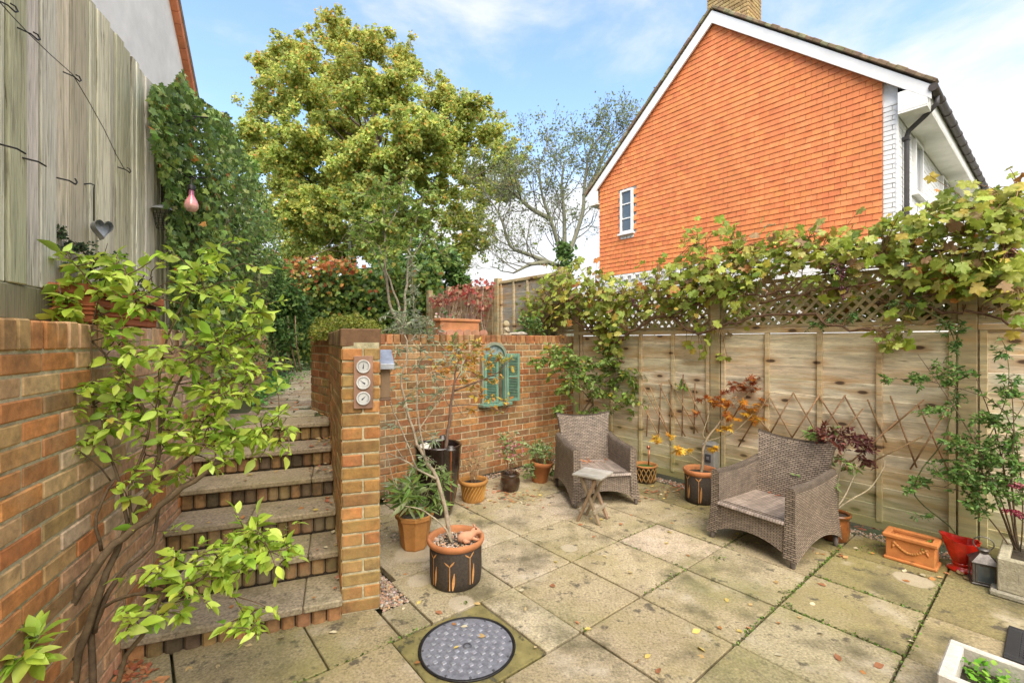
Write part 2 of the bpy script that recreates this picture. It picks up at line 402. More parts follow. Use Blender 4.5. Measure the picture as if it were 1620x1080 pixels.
# ================================================================== brickwork
def brick_side(mb, p, q, z0, n, ch, palf, mi=0, L0=.225, off0=0.0, ch_b=.005, proud=.006):
    px, py = p; dx, dy = q[0]-px, q[1]-py; ln = math.hypot(dx, dy); ex = (dx/ln, dy/ln, 0); no = (dy/ln, -dx/ln, 0)
    inw = (-no[0], -no[1], 0)
    for k in range(n):
        t = -((k % 2)*L0/2 + off0)
        while t < ln-1e-3:
            a, b = max(0, t)+(.005 if t > 0 else 0), min(ln, t+L0)-(.005 if t+L0 < ln else 0)
            if b-a > .02:
                j = random.uniform(-.0025, .0025)
                z = z0+k*ch
                mb.box(a, b, -proud+j, .03, z+.005+random.uniform(-.001, .001), z+ch-.005+random.uniform(-.001, .001), palf((a+b)/2, z), ch_b, mi, ((px, py, 0), ex, inw, (0, 0, 1)))
            t += L0
def brick_wall(poly, z0, n, palf, sides, copeside=None, copew=.215, ch=.0757, mats=None, name='brickwork', parent=None, off=0.0):
    """a wall of real bricks on a mortar core; poly counter-clockwise"""
    mb = MB()
    zt = z0+n*ch
    mb.prism(poly, z0, zt+(.03 if copeside is not None else 0), (1, 1, 1), 1)
    m = len(poly)
    for s in sides:
        brick_side(mb, poly[s], poly[(s+1) % m], z0, n, ch, palf, off0=off)
    if copeside is not None:
        p, q = poly[copeside], poly[(copeside+1) % m]
        dx, dy = q[0]-p[0], q[1]-p[1]; ln = math.hypot(dx, dy); ex = (dx/ln, dy/ln, 0); inw = (-dy/ln, dx/ln, 0)
        k = max(1, round(ln/.0765)); w = ln/k
        for i in range(k):
            j = random.uniform(-.003, .003)
            mb.box(i*w+(.0045 if i else -.007), (i+1)*w-(.0045 if i < k-1 else -.007), -.009+j, copew+.009+j, zt+.006, zt+.11+random.uniform(-.003, .003), palf(i*w, zt), .006, 0, ((p[0], p[1], 0), ex, inw, (0, 0, 1)))
    return mb.build(name, mats or [M['brick'], M['mortar']], parent)
def pal_of(cols, j=.16, w=None):
    def f(x, z): return jc(random.choices(cols, w)[0], j)
    return f
BR_BACK = [(.36, .145, .05), (.32, .13, .048), (.39, .18, .065), (.29, .125, .05), (.37, .2, .08), (.23, .12, .05)]
BR_LEFT = [(.52, .21, .065), (.48, .2, .07), (.42, .18, .06), (.54, .27, .1), (.46, .27, .11), (.34, .18, .07), (.52, .32, .15)]
BR_PIER = [(.38, .19, .06), (.33, .17, .05), (.42, .18, .06), (.30, .15, .05), (.36, .22, .08)]

# ================================================================== ground and terrace
mb = MB(); mb.poly([(-150, -60, -.06), (150, -60, -.06), (150, 220, -.06), (-150, 220, -.06)], (1, 1, 1))
setp(mb.build('ground', M['moss_soil']), kind='structure')

def terr(p):   # terrace height falls of nothing: it rises gently towards the back
    return .862 + .035*max(0.0, p[1]-4.4)
mb = MB()
poly = [L.w(1.42, .1), L.w(1.42, -.93), L.w(1.53, -.80), L.w(1.98, -.62), S.w(-.3, -3.0), S.w(-.3, .3), S.w(-9, .3), S.w(-9, -12), L.w(6, 1.5), L.w(1.5, .3)]
cen = (-2.6, 6.4)
top = [mb.pt((p[0], p[1], terr(p))) for p in poly]; bot = [mb.pt((p[0], p[1], -.05)) for p in poly]
ci = mb.pt((cen[0], cen[1], terr(cen)))
for i in range(len(poly)):
    j = (i+1) % len(poly)
    mb.face([top[i], top[j], ci] if True else [], (1, 1, 1)); mb.face([bot[i], bot[j], top[j], top[i]], (1, 1, 1))
setp(mb.build('terrace_ground', M['moss_soil']), kind='structure')
# raised planting bed behind the back wall and the flank wall
mb = MB(); bed = [L.w(.05, -1.12), L.w(1.5, -1.05), L.w(1.95, -.86), S.w(-.9, -2.7), S.w(-.9, -.1), S.w(-.19, -.1), S.w(-.19, -2.72)]
bed = [L.w(.1, -1.12), S.w(-.16, -2.80), S.w(-.16, -.1), S.w(-1.1, -.1), S.w(-1.1, -2.9), L.w(2.05, -.98), L.w(1.55, -1.08)]
mb.prism(bed, 0, 1.47, (1, 1, 1)); setp(mb.build('planting_bed', M['moss_soil']), kind='structure')

# ------------------------------------------------------------------ patio slabs
mb = MB()
SL = [(.47, .385, .245), (.45, .365, .225), (.49, .40, .27), (.43, .345, .205), (.47, .375, .235)]
GX = [.16, .42, .97, 1.525, 2.08, 2.65, 3.22, 3.79, 4.36, 4.93, 5.5, 6.1]
GY = [-.17, -.68, -1.21, -1.74, -2.265, -2.80, -3.335, -3.87, -4.4, -4.93, -5.5, -6.0]
def slab(x0, x1, y0, y1, col=None):
    z = random.uniform(-.003, .003)
    tx, ty = random.uniform(-.003, .003), random.uniform(-.003, .003)
    n = V3((tx, ty, 1)).normalized(); a = V3((1, 0, -tx)).normalized(); c = n.cross(a)
    w = S.w((x0+x1)/2, (y0+y1)/2, z)
    ca, sa = math.cos(-A), math.sin(-A)
    rt = lambda v: (v[0]*ca-v[1]*sa, v[0]*sa+v[1]*ca, v[2])
    g = .0045+random.uniform(0, .003)
    if col is None:
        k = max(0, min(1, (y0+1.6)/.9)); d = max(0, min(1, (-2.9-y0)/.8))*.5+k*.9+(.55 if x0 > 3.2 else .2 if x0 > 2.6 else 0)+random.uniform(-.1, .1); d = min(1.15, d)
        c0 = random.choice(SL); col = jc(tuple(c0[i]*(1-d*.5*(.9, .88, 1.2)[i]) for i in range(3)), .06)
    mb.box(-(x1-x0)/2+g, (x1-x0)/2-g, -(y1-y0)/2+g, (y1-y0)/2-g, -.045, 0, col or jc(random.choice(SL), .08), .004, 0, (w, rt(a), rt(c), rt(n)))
for i in range(len(GX)-1):
    x0, x1 = GX[i], GX[i+1]
    ys = list(GY)
    if i == 4: ys = [-.17, -.68, -1.21, -1.74, -2.265, -2.80, -3.055, -3.615, -4.15, -4.7, -5.3, -6]
    if i == 3: ys = [-.17, -.68, -1.21, -1.74, -2.265, -2.80, -3.375, -3.93, -4.5, -5.1, -6]
    if i in (6, 7): ys = [-.17, -.62, -1.165, -1.71, -2.262, -2.80, -3.34, -3.9, -4.45, -5.0, -5.5, -6]
    for j in range(len(ys)-1):
        y1, y0 = ys[j], ys[j+1]
        if i == 4 and j == 6: continue                     # the drain cover sits here
        if i < 3 and y0 < -3.36:
            if y1 < -3.3: continue
            y0 = -3.36
        if i == 3 and y1 < -3.3: 
            if y1 > -3.5: slab(1.80, x1, -3.56, y1); slab(1.35, x1, y0, -3.56)
            else: slab(1.2 if y1 > -4.2 else 1.0, x1, y0, y1)
            continue
        slab(x0, x1, y0, y1)
setp(mb.build('patio', M['slab']), kind='structure')
# loose gravel along the walls and the fence
mb = MB(); 
P = []
def scatter(fr, x0, x1, y0, y1, n, z=-.012):
    for _ in range(n): P.append(fr.w(random.uniform(x0, x1), random.uniform(y0, y1), z+random.uniform(-.004, .012)))
scatter(S, 1.0, 1.79, -3.53, -3.37, 1500); scatter(S, .2, 1.0, -3.42, -3.0, 900); scatter(S, .02, .17, -2.75, -.15, 1500); scatter(S, .2, 5.5, -.16, -.03, 2600)
P = np.array(P); n = len(P)
TPEB = (np.array([(-.5, 0, 0), (0, .45, 0), (.55, .05, 0), (.05, -.42, 0), (0, 0, .38), (.2, .1, .33)]), [(0, 4, 1), (1, 4, 5), (1, 5, 2), (2, 5, 3), (3, 5, 4), (3, 4, 0)])
d = rnd_dirs(n); d[:, 2] *= .2; nn = unit(np.array([0, 0, 1.0])+.35*rng.normal(size=(n, 3)))
setp(leaves('gravel', M['rough'], None, TPEB, P, d, nn, rng.uniform(.012, .027, n), pal(n, [(.42, .3, .2), (.5, .42, .33), (.3, .2, .14), (.22, .19, .16), (.46, .26, .14)])), kind='stuff')

# ------------------------------------------------------------------ garden steps and the landing path
st = thing('garden_steps', 'six garden steps with concrete treads and brick risers leading up to the terrace', 'steps', (L.o[0], L.o[1], 0), L.rot)
yr = lambda x: -1.0+.059*(x+.18)
for k in range(6):
    xn = -.25+.293*k; zt = .12+.15*k; dep = .335
    zb = zt-.15 if k else -.02
    core = MB(); core.box(xn+.05, 2.0 if k == 5 else xn+.62, yr(xn)+.012, .02, -.02, zt-.04, (.1, .08, .05)); core.build('step_core', M['soil'], st)
    rs = MB(); y = yr(xn+.04)+.004
    while y < -.01:
        w = random.uniform(.066, .082)
        rs.box(xn+.032+random.uniform(-.003, .004), xn+.09, y+.004, min(0, y+w)-.004, zb+.005, zt-.04, jc(random.choice([(.30, .17, .07), (.25, .14, .06), (.22, .15, .06), (.32, .18, .07), (.13, .09, .05)]), .25), .012)
        y += w
    rs.build('riser', M['brick'], st)
    tr = MB(); cuts = [yr(xn)+.003]+sorted(random.uniform(-.85, -.2) for _ in range(1))+[-.003]
    cuts = [yr(xn)+.003, [-.8, -.81, -.45, -.8, -.38, -.55][k], -.003]
    if k == 1: cuts.insert(2, -.35)
    for a, b in zip(cuts[:-1], cuts[1:]):
        tr.box(xn, xn+(.36 if k == 5 else dep), a+.002, b-.002, zt-.038, zt+random.uniform(-.002, .002), jc((.36, .285, .18), .1), .007)
    tr.build('tread', M['tread'], st)
mb = MB()
x = 1.58
row = 0
while x < 6.2:
    w = random.uniform(.11, .2); y = -.35 if x > 2.2 else -.02
    yl = -.62+.0*x if x < 2.0 else -1.3-.1*x
    yy = -.18 if x > 1.9 else -.02
    while yy > yl:
        lw = random.uniform(.22, .42)
        p = L.w(x+w/2, yy-lw/2); z = terr(p)+random.uniform(.0, .012)
        mb.box(-w/2+.006, w/2-.006, -lw/2+.006, lw/2-.006, -.05, .012, jc(random.choice([(.36, .3, .2), (.33, .26, .18), (.4, .34, .24), (.28, .2, .13)]), .1), .008, 0,
               ((p[0], p[1], z), (*L.ex, .0), (*L.ey, 0), (0, 0, 1)))
        yy -= lw
    x += w
setp(mb.build('terrace_path', M['tread']), kind='structure')

# ------------------------------------------------------------------ the three brick walls
t = thing('retaining_wall', 'orange brick retaining wall with brick-on-edge coping, behind the row of pots', 'wall', (K[0], K[1], 0), -A)
brick_wall([(0, -2.95), (0, .04), (-.19, .04), (-.19, -2.95)], -.0, 20, pal_of(BR_BACK), [0], 0, .19, parent=t)
t = thing('garden_wall', 'tall orange brick wall left of the steps, behind the lime green shrub', 'wall', (L.o[0], L.o[1], 0), L.rot)
def left_pal(x, z):
    c = random.choice(BR_LEFT)
    if x > 3.1 and random.random() < .75: c = random.choice([(.62, .36, .19), (.58, .34, .18), (.62, .42, .26)])   # pale bloom at the far, lower end
    return jc(c, .15)
brick_wall([(4.6, 0), (4.6, .21), (-3.6, .21), (-3.6, 0)], -.0, 20, lambda x, z: left_pal(3.6+x-3.4, z), [3], 3, .21, parent=t, off=.06)
t = thing('brick_pier_wall', 'ochre brick pier and flank wall right of the steps, carrying the weather dials', 'wall')
Aw, Bw = G(541.5, 972)[:2], G(600, 962)[:2]
Cw = L.w(1.492, -.905)[:2]; Dw = L.w(1.98, -.735)[:2]
nrm = (Bw[0]-Aw[0], Bw[1]-Aw[1])
Ew = (Cw[0]+nrm[0], Cw[1]+nrm[1]); Bb = Bw
_bp = pal_of(BR_PIER, .2)
brick_wall([Aw, Bw, Ew, Cw], 0, 20, lambda x, z: jc((.15, .085, .04), .2) if z > 1.5 else _bp(x, z), [0, 1, 3], 3, .205, parent=t, mats=[M['brick_algae'], M['mortar']])
nx = L.ey
brick_wall([Cw, (Cw[0]+.19, Cw[1]+.10), (Dw[0]+.17, Dw[1]+.17), Dw], .6, 12, pal_of(BR_PIER+BR_BACK, .2), [3], 3, .19, parent=t, name='wing_brickwork')

# ================================================================== timber fence on the right
fence = thing('trellis_fence', 'pale timber panel fence with diagonal trellis on top, behind the two wicker armchairs', 'fence', (K[0], K[1], 0), -A)
FW = [(.80, .69, .51), (.74, .62, .44), (.84, .74, .56), (.64, .52, .34), (.76, .65, .47)]
PX = [.075, 2.0, 3.85, 5.7, 7.5]
for x in PX:
    m_ = MB(); m_.box(x-.05, x+.05, -.035, .06, -.05, 2.16, jc((.42, .34, .19), .1), .004)
    m_.box(x-.055, x+.055, -.04, .065, 2.16, 2.19, (.34, .27, .15), .01)
    m_.build('post', M['fencewood'], fence)
def panel(x0, x1, z0, z1, bat, parent, cols=FW, trellis=True, yb=0.0):
    m_ = MB(); z = z0
    while z < z1-.02:
        h = random.uniform(.125, .15); zz = min(z1, z+h)
        a = random.uniform(-.004, .004)
        o = (x0, yb+.012, z); m_.box(0, x1-x0, -.007+a*.3, .006, -.012, zz-z+.006, jc(random.choice(cols), .1), .002, 0, (o, (1, 0, 0), V3((0, 1, .12)).normalized(), V3((0, -.12, 1)).normalized()))
        z = zz
    m_.build('panel', M['fencewood'], parent)
    b_ = MB()
    for x in bat: b_.box(x-.02, x+.02, yb-.03, yb-.002, z0, z1, jc((.58, .46, .28), .1), .003)
    b_.box(x0, x1, yb-.034, yb+.03, z1, z1+.045, jc((.54, .42, .25), .1), .004)
    b_.box(x0, x1, yb-.02, yb-.003, z0-.06, z0+.02, jc((.36, .28, .16), .1), .003)
    b_.build('batten_frame', M['fencewood'], parent)
def trellis(x0, x1, z0, z1, parent, y=0.0):
    m_ = MB(); w = .026; pitch = .088
    def clip(c, s):      # line x - s*z = c inside the rectangle
        pts = []
        za, zb = z0, z1
        xa, xb = c+s*za, c+s*zb
        if xa > xb: xa, xb, za, zb = xb, xa, zb, za
        if xb <= x0 or xa >= x1: return None
        if xa < x0: za = za+(zb-za)*(x0-xa)/(xb-xa); xa = x0
        if xb > x1: zb = za+(zb-za)*(x1-xa)/(xb-xa); xb = x1
        return (xa, za), (xb, zb)
    for s, yy in ((.92, y-.008), (-.92, y+.004)):
        c = min(x0-s*z0, x0-s*z1)-.1
        while c < max(x1-s*z0, x1-s*z1):
            r = clip(c, s)
            if r and math.hypot(r[1][0]-r[0][0], r[1][1]-r[0][1]) > .03:
                m_.bar((r[0][0], yy, r[0][1]), (r[1][0], yy, r[1][1]), w, .009, jc((.5, .42, .24), .14), .0015, up=(0, 1, 0)) if False else \
                m_.bar((r[0][0], yy, r[0][1]), (r[1][0], yy, r[1][1]), .009, w, jc((.5, .42, .24), .14), .0015, up=(0, 0, 1))
            c += pitch
    for a in ((x0, x1, z0-.012, z0+.022), (x0, x1, z1-.022, z1+.012)): m_.box(a[0], a[1], y-.018, y+.014, a[2], a[3], jc((.38, .31, .17), .08), .003)
    for a in ((x0, x0+.034), (x1-.034, x1)): m_.box(a[0], a[1], y-.017, y+.013, z0+.022, z1-.022, jc((.38, .31, .17), .08), .003)
    m_.build('trellis', M['fencewood'], parent)
BT = {0: [.165, .656, 1.095, 1.516, 1.92], 1: [2.08, 2.5, 2.93, 3.345, 3.77], 2: [3.93, 4.4, 4.85, 5.3, 5.6], 3: [5.8, 6.4, 7.0]}
for i in range(4):
    a, b = PX[i]+.052, PX[i+1]-.052
    panel(a, b, .1, 1.63, BT[i], fence); trellis(a, b, 1.689, 2.12, fence)
m_ = MB(); m_.box(-.42, .03, -.02, .02, 1.66, 1.70, (.36, .28, .16), .004); m_.box(-.46, -.42, -.03, .03, 1.0, 2.14, (.36, .28, .16), .004); m_.build('side_rail', M['fencewood'], fence)
trellis(-.40, .02, 1.72, 2.1, fence)

# upper terrace fence, same line further back
uf = thing('terrace_fence', 'grey weathered panel fence on the upper terrace, beyond the retaining wall', 'fence', (K[0], K[1], 0), -A)
for x in (-.24, -1.72, -3.25, -4.02):
    m_ = MB(); m_.box(x-.05, x+.05, -.03, .07, .8, 2.60+ .0*x, jc((.40, .33, .2), .1), .004); m_.build('post', M['fencewood'], uf)
panel(-1.67, -.29, .95, 2.50, [-1.62, -1.3, -.97, -.64, -.34], uf, [(.42, .39, .33), (.38, .35, .3), (.45, .42, .36)], yb=.03)
panel(-3.2, -1.77, .95, 2.46, [-3.1, -2.7, -2.3, -1.85], uf, [(.50, .38, .2), (.46, .33, .17), (.52, .42, .25)], yb=.03)
panel(-3.98, -3.3, 1.0, 2.42, [-3.93, -3.6, -3.33], uf, [(.50, .38, .2), (.46, .33, .17), (.52, .42, .25)], yb=.03)

# ================================================================== tall boarded fence on the left
lf = thing('feather_board_fence', 'tall grey weathered board fence standing above the brick wall on the left', 'fence', (L.o[0], L.o[1], 0), L.rot)
m_ = MB(); x = -3.4
LB = [(.80, .74, .58), (.72, .66, .48), (.84, .79, .64), (.60, .55, .37), (.76, .70, .53), (.46, .42, .27)]
alt = 0
while x < .60:
    w = random.uniform(.085, .125); c_ = random.choice(LB); yo = .146+(.011 if alt % 2 else -.003)+random.uniform(-.003, .003); tl = random.uniform(.05, .13); h = 3.2-1.765+random.uniform(-.012, .012)
    fr0 = ((x, yo, 1.765), V3((1, -tl, 0)).normalized(), V3((tl, 1, 0)).normalized(), (0, 0, 1))
    m_.box(0, w-.008, -.009, .009, 0, h, jc(c_, .14), .004, 0, fr0)
    if random.random() < .45:   # a thinner weathered strip, split off along the grain
        k = random.uniform(.25, .6)*w; m_.box(k, k+random.uniform(.012, .03), -.013, -.007, 0, h-random.uniform(0, .02), jc(random.choice(LB), .14), .003, 0, fr0)
    x += w; alt += 1
m_.build('boards', M['greywood'], lf)
m_ = MB(); x = .61
while x < 1.08:
    w = .042; m_.box(x, x+w-.006, .15-random.uniform(.004, .02), .18, 1.64, 2.98+random.uniform(-.01, .01), jc(random.choice(LB), .12), .005); x += w
m_.build('end_slats', M['greywood'], lf)
m_ = MB(); 
for xa, xb in ((-3.4, -1.9), (-1.9, -.35), (-.35, 1.1)): m_.box(xa+.003, xb-.003, .14, .17, 1.632, 1.763, jc((.3, .27, .16), .1), .005)
m_.build('gravel_board', M['greywood'], lf)
m_ = MB(); m_.box(-3.4, .6, .176, .19, 1.77, 3.1, (.09, .08, .05), .002); m_.box(-3.4, .6, .192, .2, 2.9, 2.98, (.3, .27, .2), .004); m_.box(-3.4, .6, .192, .2, 1.95, 2.03, (.3, .27, .2), .004)  # first box: added dark backing, its colour stands in for shadow in the gaps
m_.box(1.08, 5.6, .18, .22, 1.0, 2.9, (.2, .17, .1), .004); m_.build('rails_and_shade_backing', M['greywood'], lf)

# ================================================================== houses
hs = thing('tile_hung_house', 'gabled house with bright orange hung tiles above the vine covered fence', 'house', (K[0], K[1], 0), -A)
HX0, HX1, HY, HY2 = -3.17, 2.66, 4.396, 12.9
RX, RZ, EZ = -.22, 8.22, 5.33
sl = (RZ-EZ)/3.25
roofz = lambda x: RZ-abs(x-RX)*sl
m_ = MB()   # white painted brick body
i0 = [(HX0, HY+.03, -.05), (HX1, HY+.03, -.05), (HX1, HY+.03, roofz(HX1)-.1), (RX, HY+.03, RZ-.1), (HX0, HY+.03, roofz(HX0)-.1)]
a = [m_.pt(p) for p in i0]; b = [m_.pt((p[0], HY2, p[2])) for p in i0]
m_.face(a); m_.face(b[::-1])
for i in range(5): m_.face([a[i], a[(i+1) % 5], b[(i+1) % 5], b[i]])
wp = lambda x, z: jc((.78, .78, .76), .03)
m_.build('wall', M['white'], hs)
m_ = MB(); brick_side(m_, (HX1+.006, HY), (HX1+.006, HY2), 3.0, 29, .075, wp, 0, .225, 0, .002, .002)
brick_side(m_, (2.485, HY+.006), (HX1+.01, HY+.006), 2.5, 37, .075, wp, 0, .225, 0, .002, .002)
brick_side(m_, (HX0, HY+.02), (2.485, HY+.02), 2.3, 11, .075, wp, 0, .225, .05, .002, .002)
m_.build('white_brickwork', M['white'], hs)
m_ = MB()   # every hung tile
zc = 3.17; r_ = 0; TH = .102
while zc < RZ-.2:
    x = HX0-(.085 if r_ % 2 else 0)
    while x < 2.485:
        x0, x1 = max(HX0, x), min(2.485, x+.17)
        xm = (x0+x1)/2
        if x1-x0 > .02 and zc+.03 < roofz(xm)-.12 and not (-2.53 < xm < -2.12 and 4.0 < zc+.06 < 5.18):
            c = jc(random.choice([(.72, .22, .075), (.76, .245, .085), (.68, .205, .075), (.74, .25, .09), (.74, .25, .08)]), .045)
            d = random.uniform(0, .004)
            z1 = min(zc+TH+.02, roofz(xm)-.02)
            m_.poly([(x0+.002, HY-.021-d, zc), (x1-.002, HY-.021-d, zc), (x1-.002, HY-.008, z1), (x0+.002, HY-.008, z1)], c)
            m_.poly([(x0+.002, HY, zc), (x1-.002, HY, zc), (x1-.002, HY-.021-d, zc), (x0+.002, HY-.021-d, zc)], c)
        x += .17
    zc += TH; r_ += 1
m_.build('hung_tiles', M['tile'], hs)
m_ = MB()   # dentil course and pale band below the tiles
for k in range(26):
    x = HX0+.06+k*.225; m_.box(x, x+.11, HY-.03, HY+.01, 3.02, 3.1, (.75, .75, .73), .003)
m_.box(HX0, 2.485, HY-.02, HY+.012, 3.105, 3.16, (.77, .77, .75), .004); m_.build('dentil_course', M['white'], hs)
# roof with rows of tiles, bargeboards
def slope(sgn):
    r2 = MB(); xe = RX+sgn*3.27
    n = 30
    for k in range(n):
        t0, t1 = k/n, (k+1)/n
        xa, xb = RX+sgn*3.3*t0, RX+sgn*3.3*t1
        za, zb = RZ+.05-3.3*sl*t0, RZ+.05-3.3*sl*t1
        y = HY-.13
        cols = jc(random.choice([(.2, .13, .08), (.24, .17, .1), (.28, .25, .14)]), .15)
        # verge tile: a visible lump at the gable end
        r2.box(0, math.hypot(xb-xa, zb-za)+.03, -.005, .14, .0, .05+random.uniform(0, .018), cols, .008, 0, ((xa, y, za-.02), V3((xb-xa, 0, zb-za)).normalized(), (0, 1, 0), V3((-(zb-za)*sgn, 0, (xb-xa)*sgn)).normalized()))
        r2.poly([(xa, y+.1, za+.03), (xb, y+.1, zb+.045), (xb, HY2+.1, zb+.045), (xa, HY2+.1, za+.03)], cols)
        r2.poly([(xb, y+.1, zb+.03), (xb, y+.1, zb+.045), (xb, HY2+.1, zb+.045), (xb, HY2+.1, zb+.03)], cols)
    r2.poly([(RX, HY-.1, RZ-.03), (RX+sgn*3.3, HY-.1, RZ-.03-3.3*sl), (RX+sgn*3.3, HY2+.1, RZ-.03-3.3*sl), (RX, HY2+.1, RZ-.03)], (.3, .28, .22))
    return r2.build('roof_slope', M['rooftile'], hs)
slope(1); slope(-1)
m_ = MB()
for sgn in (1, -1):
    xe = RX+sgn*3.28; w = .185
    pts = [(RX, RZ-.01), (xe, RZ-.01-3.28*sl), (xe, RZ-.01-3.28*sl-w*1.1), (RX, RZ-.01-w*1.35)]
    f = [m_.pt((p[0], HY-.10, p[1])) for p in pts]; g = [m_.pt((p[0], HY-.06, p[1])) for p in pts]
    m_.face(f, (.8, .79, .76)); m_.face(g[::-1], (.8, .79, .76))
    for i in range(4): m_.face([f[i], g[i], g[(i+1) % 4], f[(i+1) % 4]], (.8, .79, .76))
m_.build('bargeboard', M['white'], hs)
m_ = MB()
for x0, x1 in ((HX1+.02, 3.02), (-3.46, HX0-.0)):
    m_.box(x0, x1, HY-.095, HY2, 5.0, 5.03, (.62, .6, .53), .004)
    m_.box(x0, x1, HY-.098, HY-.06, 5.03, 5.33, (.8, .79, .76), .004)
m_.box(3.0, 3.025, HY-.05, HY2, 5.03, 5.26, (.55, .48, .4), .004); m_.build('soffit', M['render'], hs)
m_ = MB(); gp = [(3.085, HY-.12+i*.6, 5.24) for i in range(15)]
m_.tube(gp, .058, 10, (.07, .055, .045), 0)
for p in gp[1:]: m_.tube([(p[0], p[1]-.03, p[2]), (p[0], p[1]+.03, p[2])], .066, 10, (.07, .055, .045))
m_.build('gutter', M['plastic'], hs)
m_ = MB(); m_.tube([(3.085, HY+.16, 5.2), (3.08, HY+.16, 5.08), (2.95, HY+.22, 4.98), (2.74, HY+.3, 4.84), (2.72, HY+.3, 4.76), (2.72, HY+.3, 0)], .036, 8, (.06, .055, .055))
for z in (4.7, 3.6, 3.2): m_.box(2.67, 2.76, HY+.25, HY+.35, z, z+.05, (.06, .055, .055), .004)
m_.build('downpipe', M['plastic'], hs)
def window(x, y0, y1, z0, z1, nx, nz, axis, parent, sill=(.78, .77, .74)):
    w_ = MB(); T = (lambda a, b, c: (a, b, c)) if axis == 'x' else (lambda a, b, c: (b, a, c))
    def bx(a0, a1, b0, b1, c0, c1, col=(.8, .79, .77)):
        p, q = T(a0, b0, c0), T(a1, b1, c1)
        w_.box(min(p[0], q[0]), max(p[0], q[0]), min(p[1], q[1]), max(p[1], q[1]), c0, c1, col, .004)
    s = 1 if axis == 'x' else -1      # outwards: +x or -y
    f = .05
    o0, o1 = x-.02*s, x+.05*s
    bx(o0, o1, y0, y0+f, z0, z1); bx(o0, o1, y1-f, y1, z0, z1); bx(o0, o1, y0+f, y1-f, z0, z0+f); bx(o0, o1, y0+f, y1-f, z1-f, z1)
    for i in range(1, nx): yy = y0+(y1-y0)*i/nx; bx(o0, x+.035*s, yy-.015, yy+.015, z0+f, z1-f)
    for i in range(1, nz): zz = z0+(z1-z0)*i/nz; bx(o0, x+.034*s, y0+f, y1-f, zz-.015, zz+.015)
    bx(o0, x+.09*s, y0-.04, y1+.04, z0-.05, z0-.004, sill)
    fr_ = w_.build('window', M['white'], parent)
    g_ = MB(); p = [T(x+.012*s, y0+f, z0+f), T(x+.012*s, y1-f, z0+f), T(x+.012*s, y1-f, z1-f), T(x+.012*s, y0+f, z1-f)]
    g_.poly(p, (.1, .12, .13)); g_.build('pane', M['glass'], fr_)
    return fr_
window(HY-.02, -2.51, -2.15, 4.13, 5.16, 1, 3, 'y', hs)
m_ = MB(); m_.box(-2.53, -2.13, HY-.02, HY+.02, 4.0, 4.08, (.75, .75, .72), .003)
for k in range(4): m_.box(-2.5+k*.1, -2.45+k*.1, HY-.035, HY-.018, 4.0, 4.06, (.75, .75, .72), .003)
m_.build('window_apron', M['white'], hs)
window(HX1+.012, 5.42, 6.05, 4.05, 4.95, 1, 1, 'x', hs, (.6, .2, .08)); window(HX1+.012, 8.1, 8.7, 4.0, 4.95, 1, 1, 'x', hs)
m_ = MB()
for k in range(7): brick_side(m_, (-.42, HY+.1), (.40, HY+.1), 7.6+k*.225, 3, .075, pal_of([(.36, .25, .1), (.3, .2, .08), (.4, .29, .13)], .15)); brick_side(m_, (.40, HY+.1), (.40, HY+.7), 7.6+k*.225, 3, .075, pal_of([(.36, .25, .1), (.3, .2, .08)], .15))
m_.box(-.415, .395, HY+.11, HY+.72, 7.5, 9.2, (.4, .34, .24)); m_.build('chimney', [M['brick']], hs)
m_ = MB(); m_.tube([(.46, HY+.2, 8.2), (.46, HY+.2, 9.9)], .02, 6, (.1, .1, .1)); m_.bar((.2, HY+.2, 9.7), (.9, HY+.2, 9.7), .02, .02, (.2, .2, .2)); m_.build('aerial', M['metal'], hs)

# neighbour on the left: rendered gable behind the fence
nb = thing('rendered_house', 'white rendered gable end of the house behind the tall board fence', 'house', (L.o[0], L.o[1], 0), L.rot)
e = L.ray_y(300, 145, 1.35); t2 = L.ray_y(270, 0, 1.35)
k_ = (t2[1]-e[1])/(t2[0]-e[0])
xr = -4.0; zr = e[1]+k_*(xr-e[0])
m_ = MB(); q = [(-12, 1.35, -.05), (e[0]-.05, 1.35, -.05), (e[0]-.05, 1.35, e[1]), (xr, 1.35, zr), (-12, 1.35, e[1])]
a = [m_.pt(p) for p in q]; b = [m_.pt((p[0], 9, p[2])) for p in q]
m_.face(a); m_.face(b[::-1])
for i in range(5): m_.face([a[i], b[i], b[(i+1) % 5], a[(i+1) % 5]])
m_.build('wall', M['render'], nb)
m_ = MB(); dv = V3((e[0]-xr, 0, e[1]-zr)); ln = dv.length; dv.normalize(); up = V3((-dv.z, 0, dv.x))
if up.z < 0: up = -up
m_.box(0, ln+.22, 0, 7.8, .03, .13, (.24, .17, .1), .01, 0, ((xr, 1.25, zr), dv, (0, 1, 0), up)); m_.build('roof', M['rooftile'], nb)
m_ = MB()
k = 0.0
while k < ln+.1:
    m_.box(k, k+.16, 0, .1, -.09, .028, jc((.62, .22, .1), .1), .005, 0, ((xr, 1.26, zr), dv, (0, 1, 0), up)); k += .165
m_.build('verge_tiles', M['tile'], nb)
# a low roof further off, right of the orange house
fr_ = thing('distant_house', 'grey roofed low building behind the vine at the right edge', 'house')
m_ = MB(); p = D3(1640, 330, 16)
m_.box(-2.5, 6, -.5, 3, 0, p[2]-.9, (.7, .68, .62)); m_.build('wall', M['render'], fr_, (p[0], p[1], 0), -A)
m_ = MB(); zt = p[2]-.9
for k in range(8):
    m_.box(-2.8, 6.3, -.8+k*.27, -.8+k*.27+.3, zt+k*.16, zt+k*.16+.06, jc((.27, .25, .24), .08), .01)
m_.build('roof', M['rooftile'], fr_, (p[0], p[1], 0), -A)
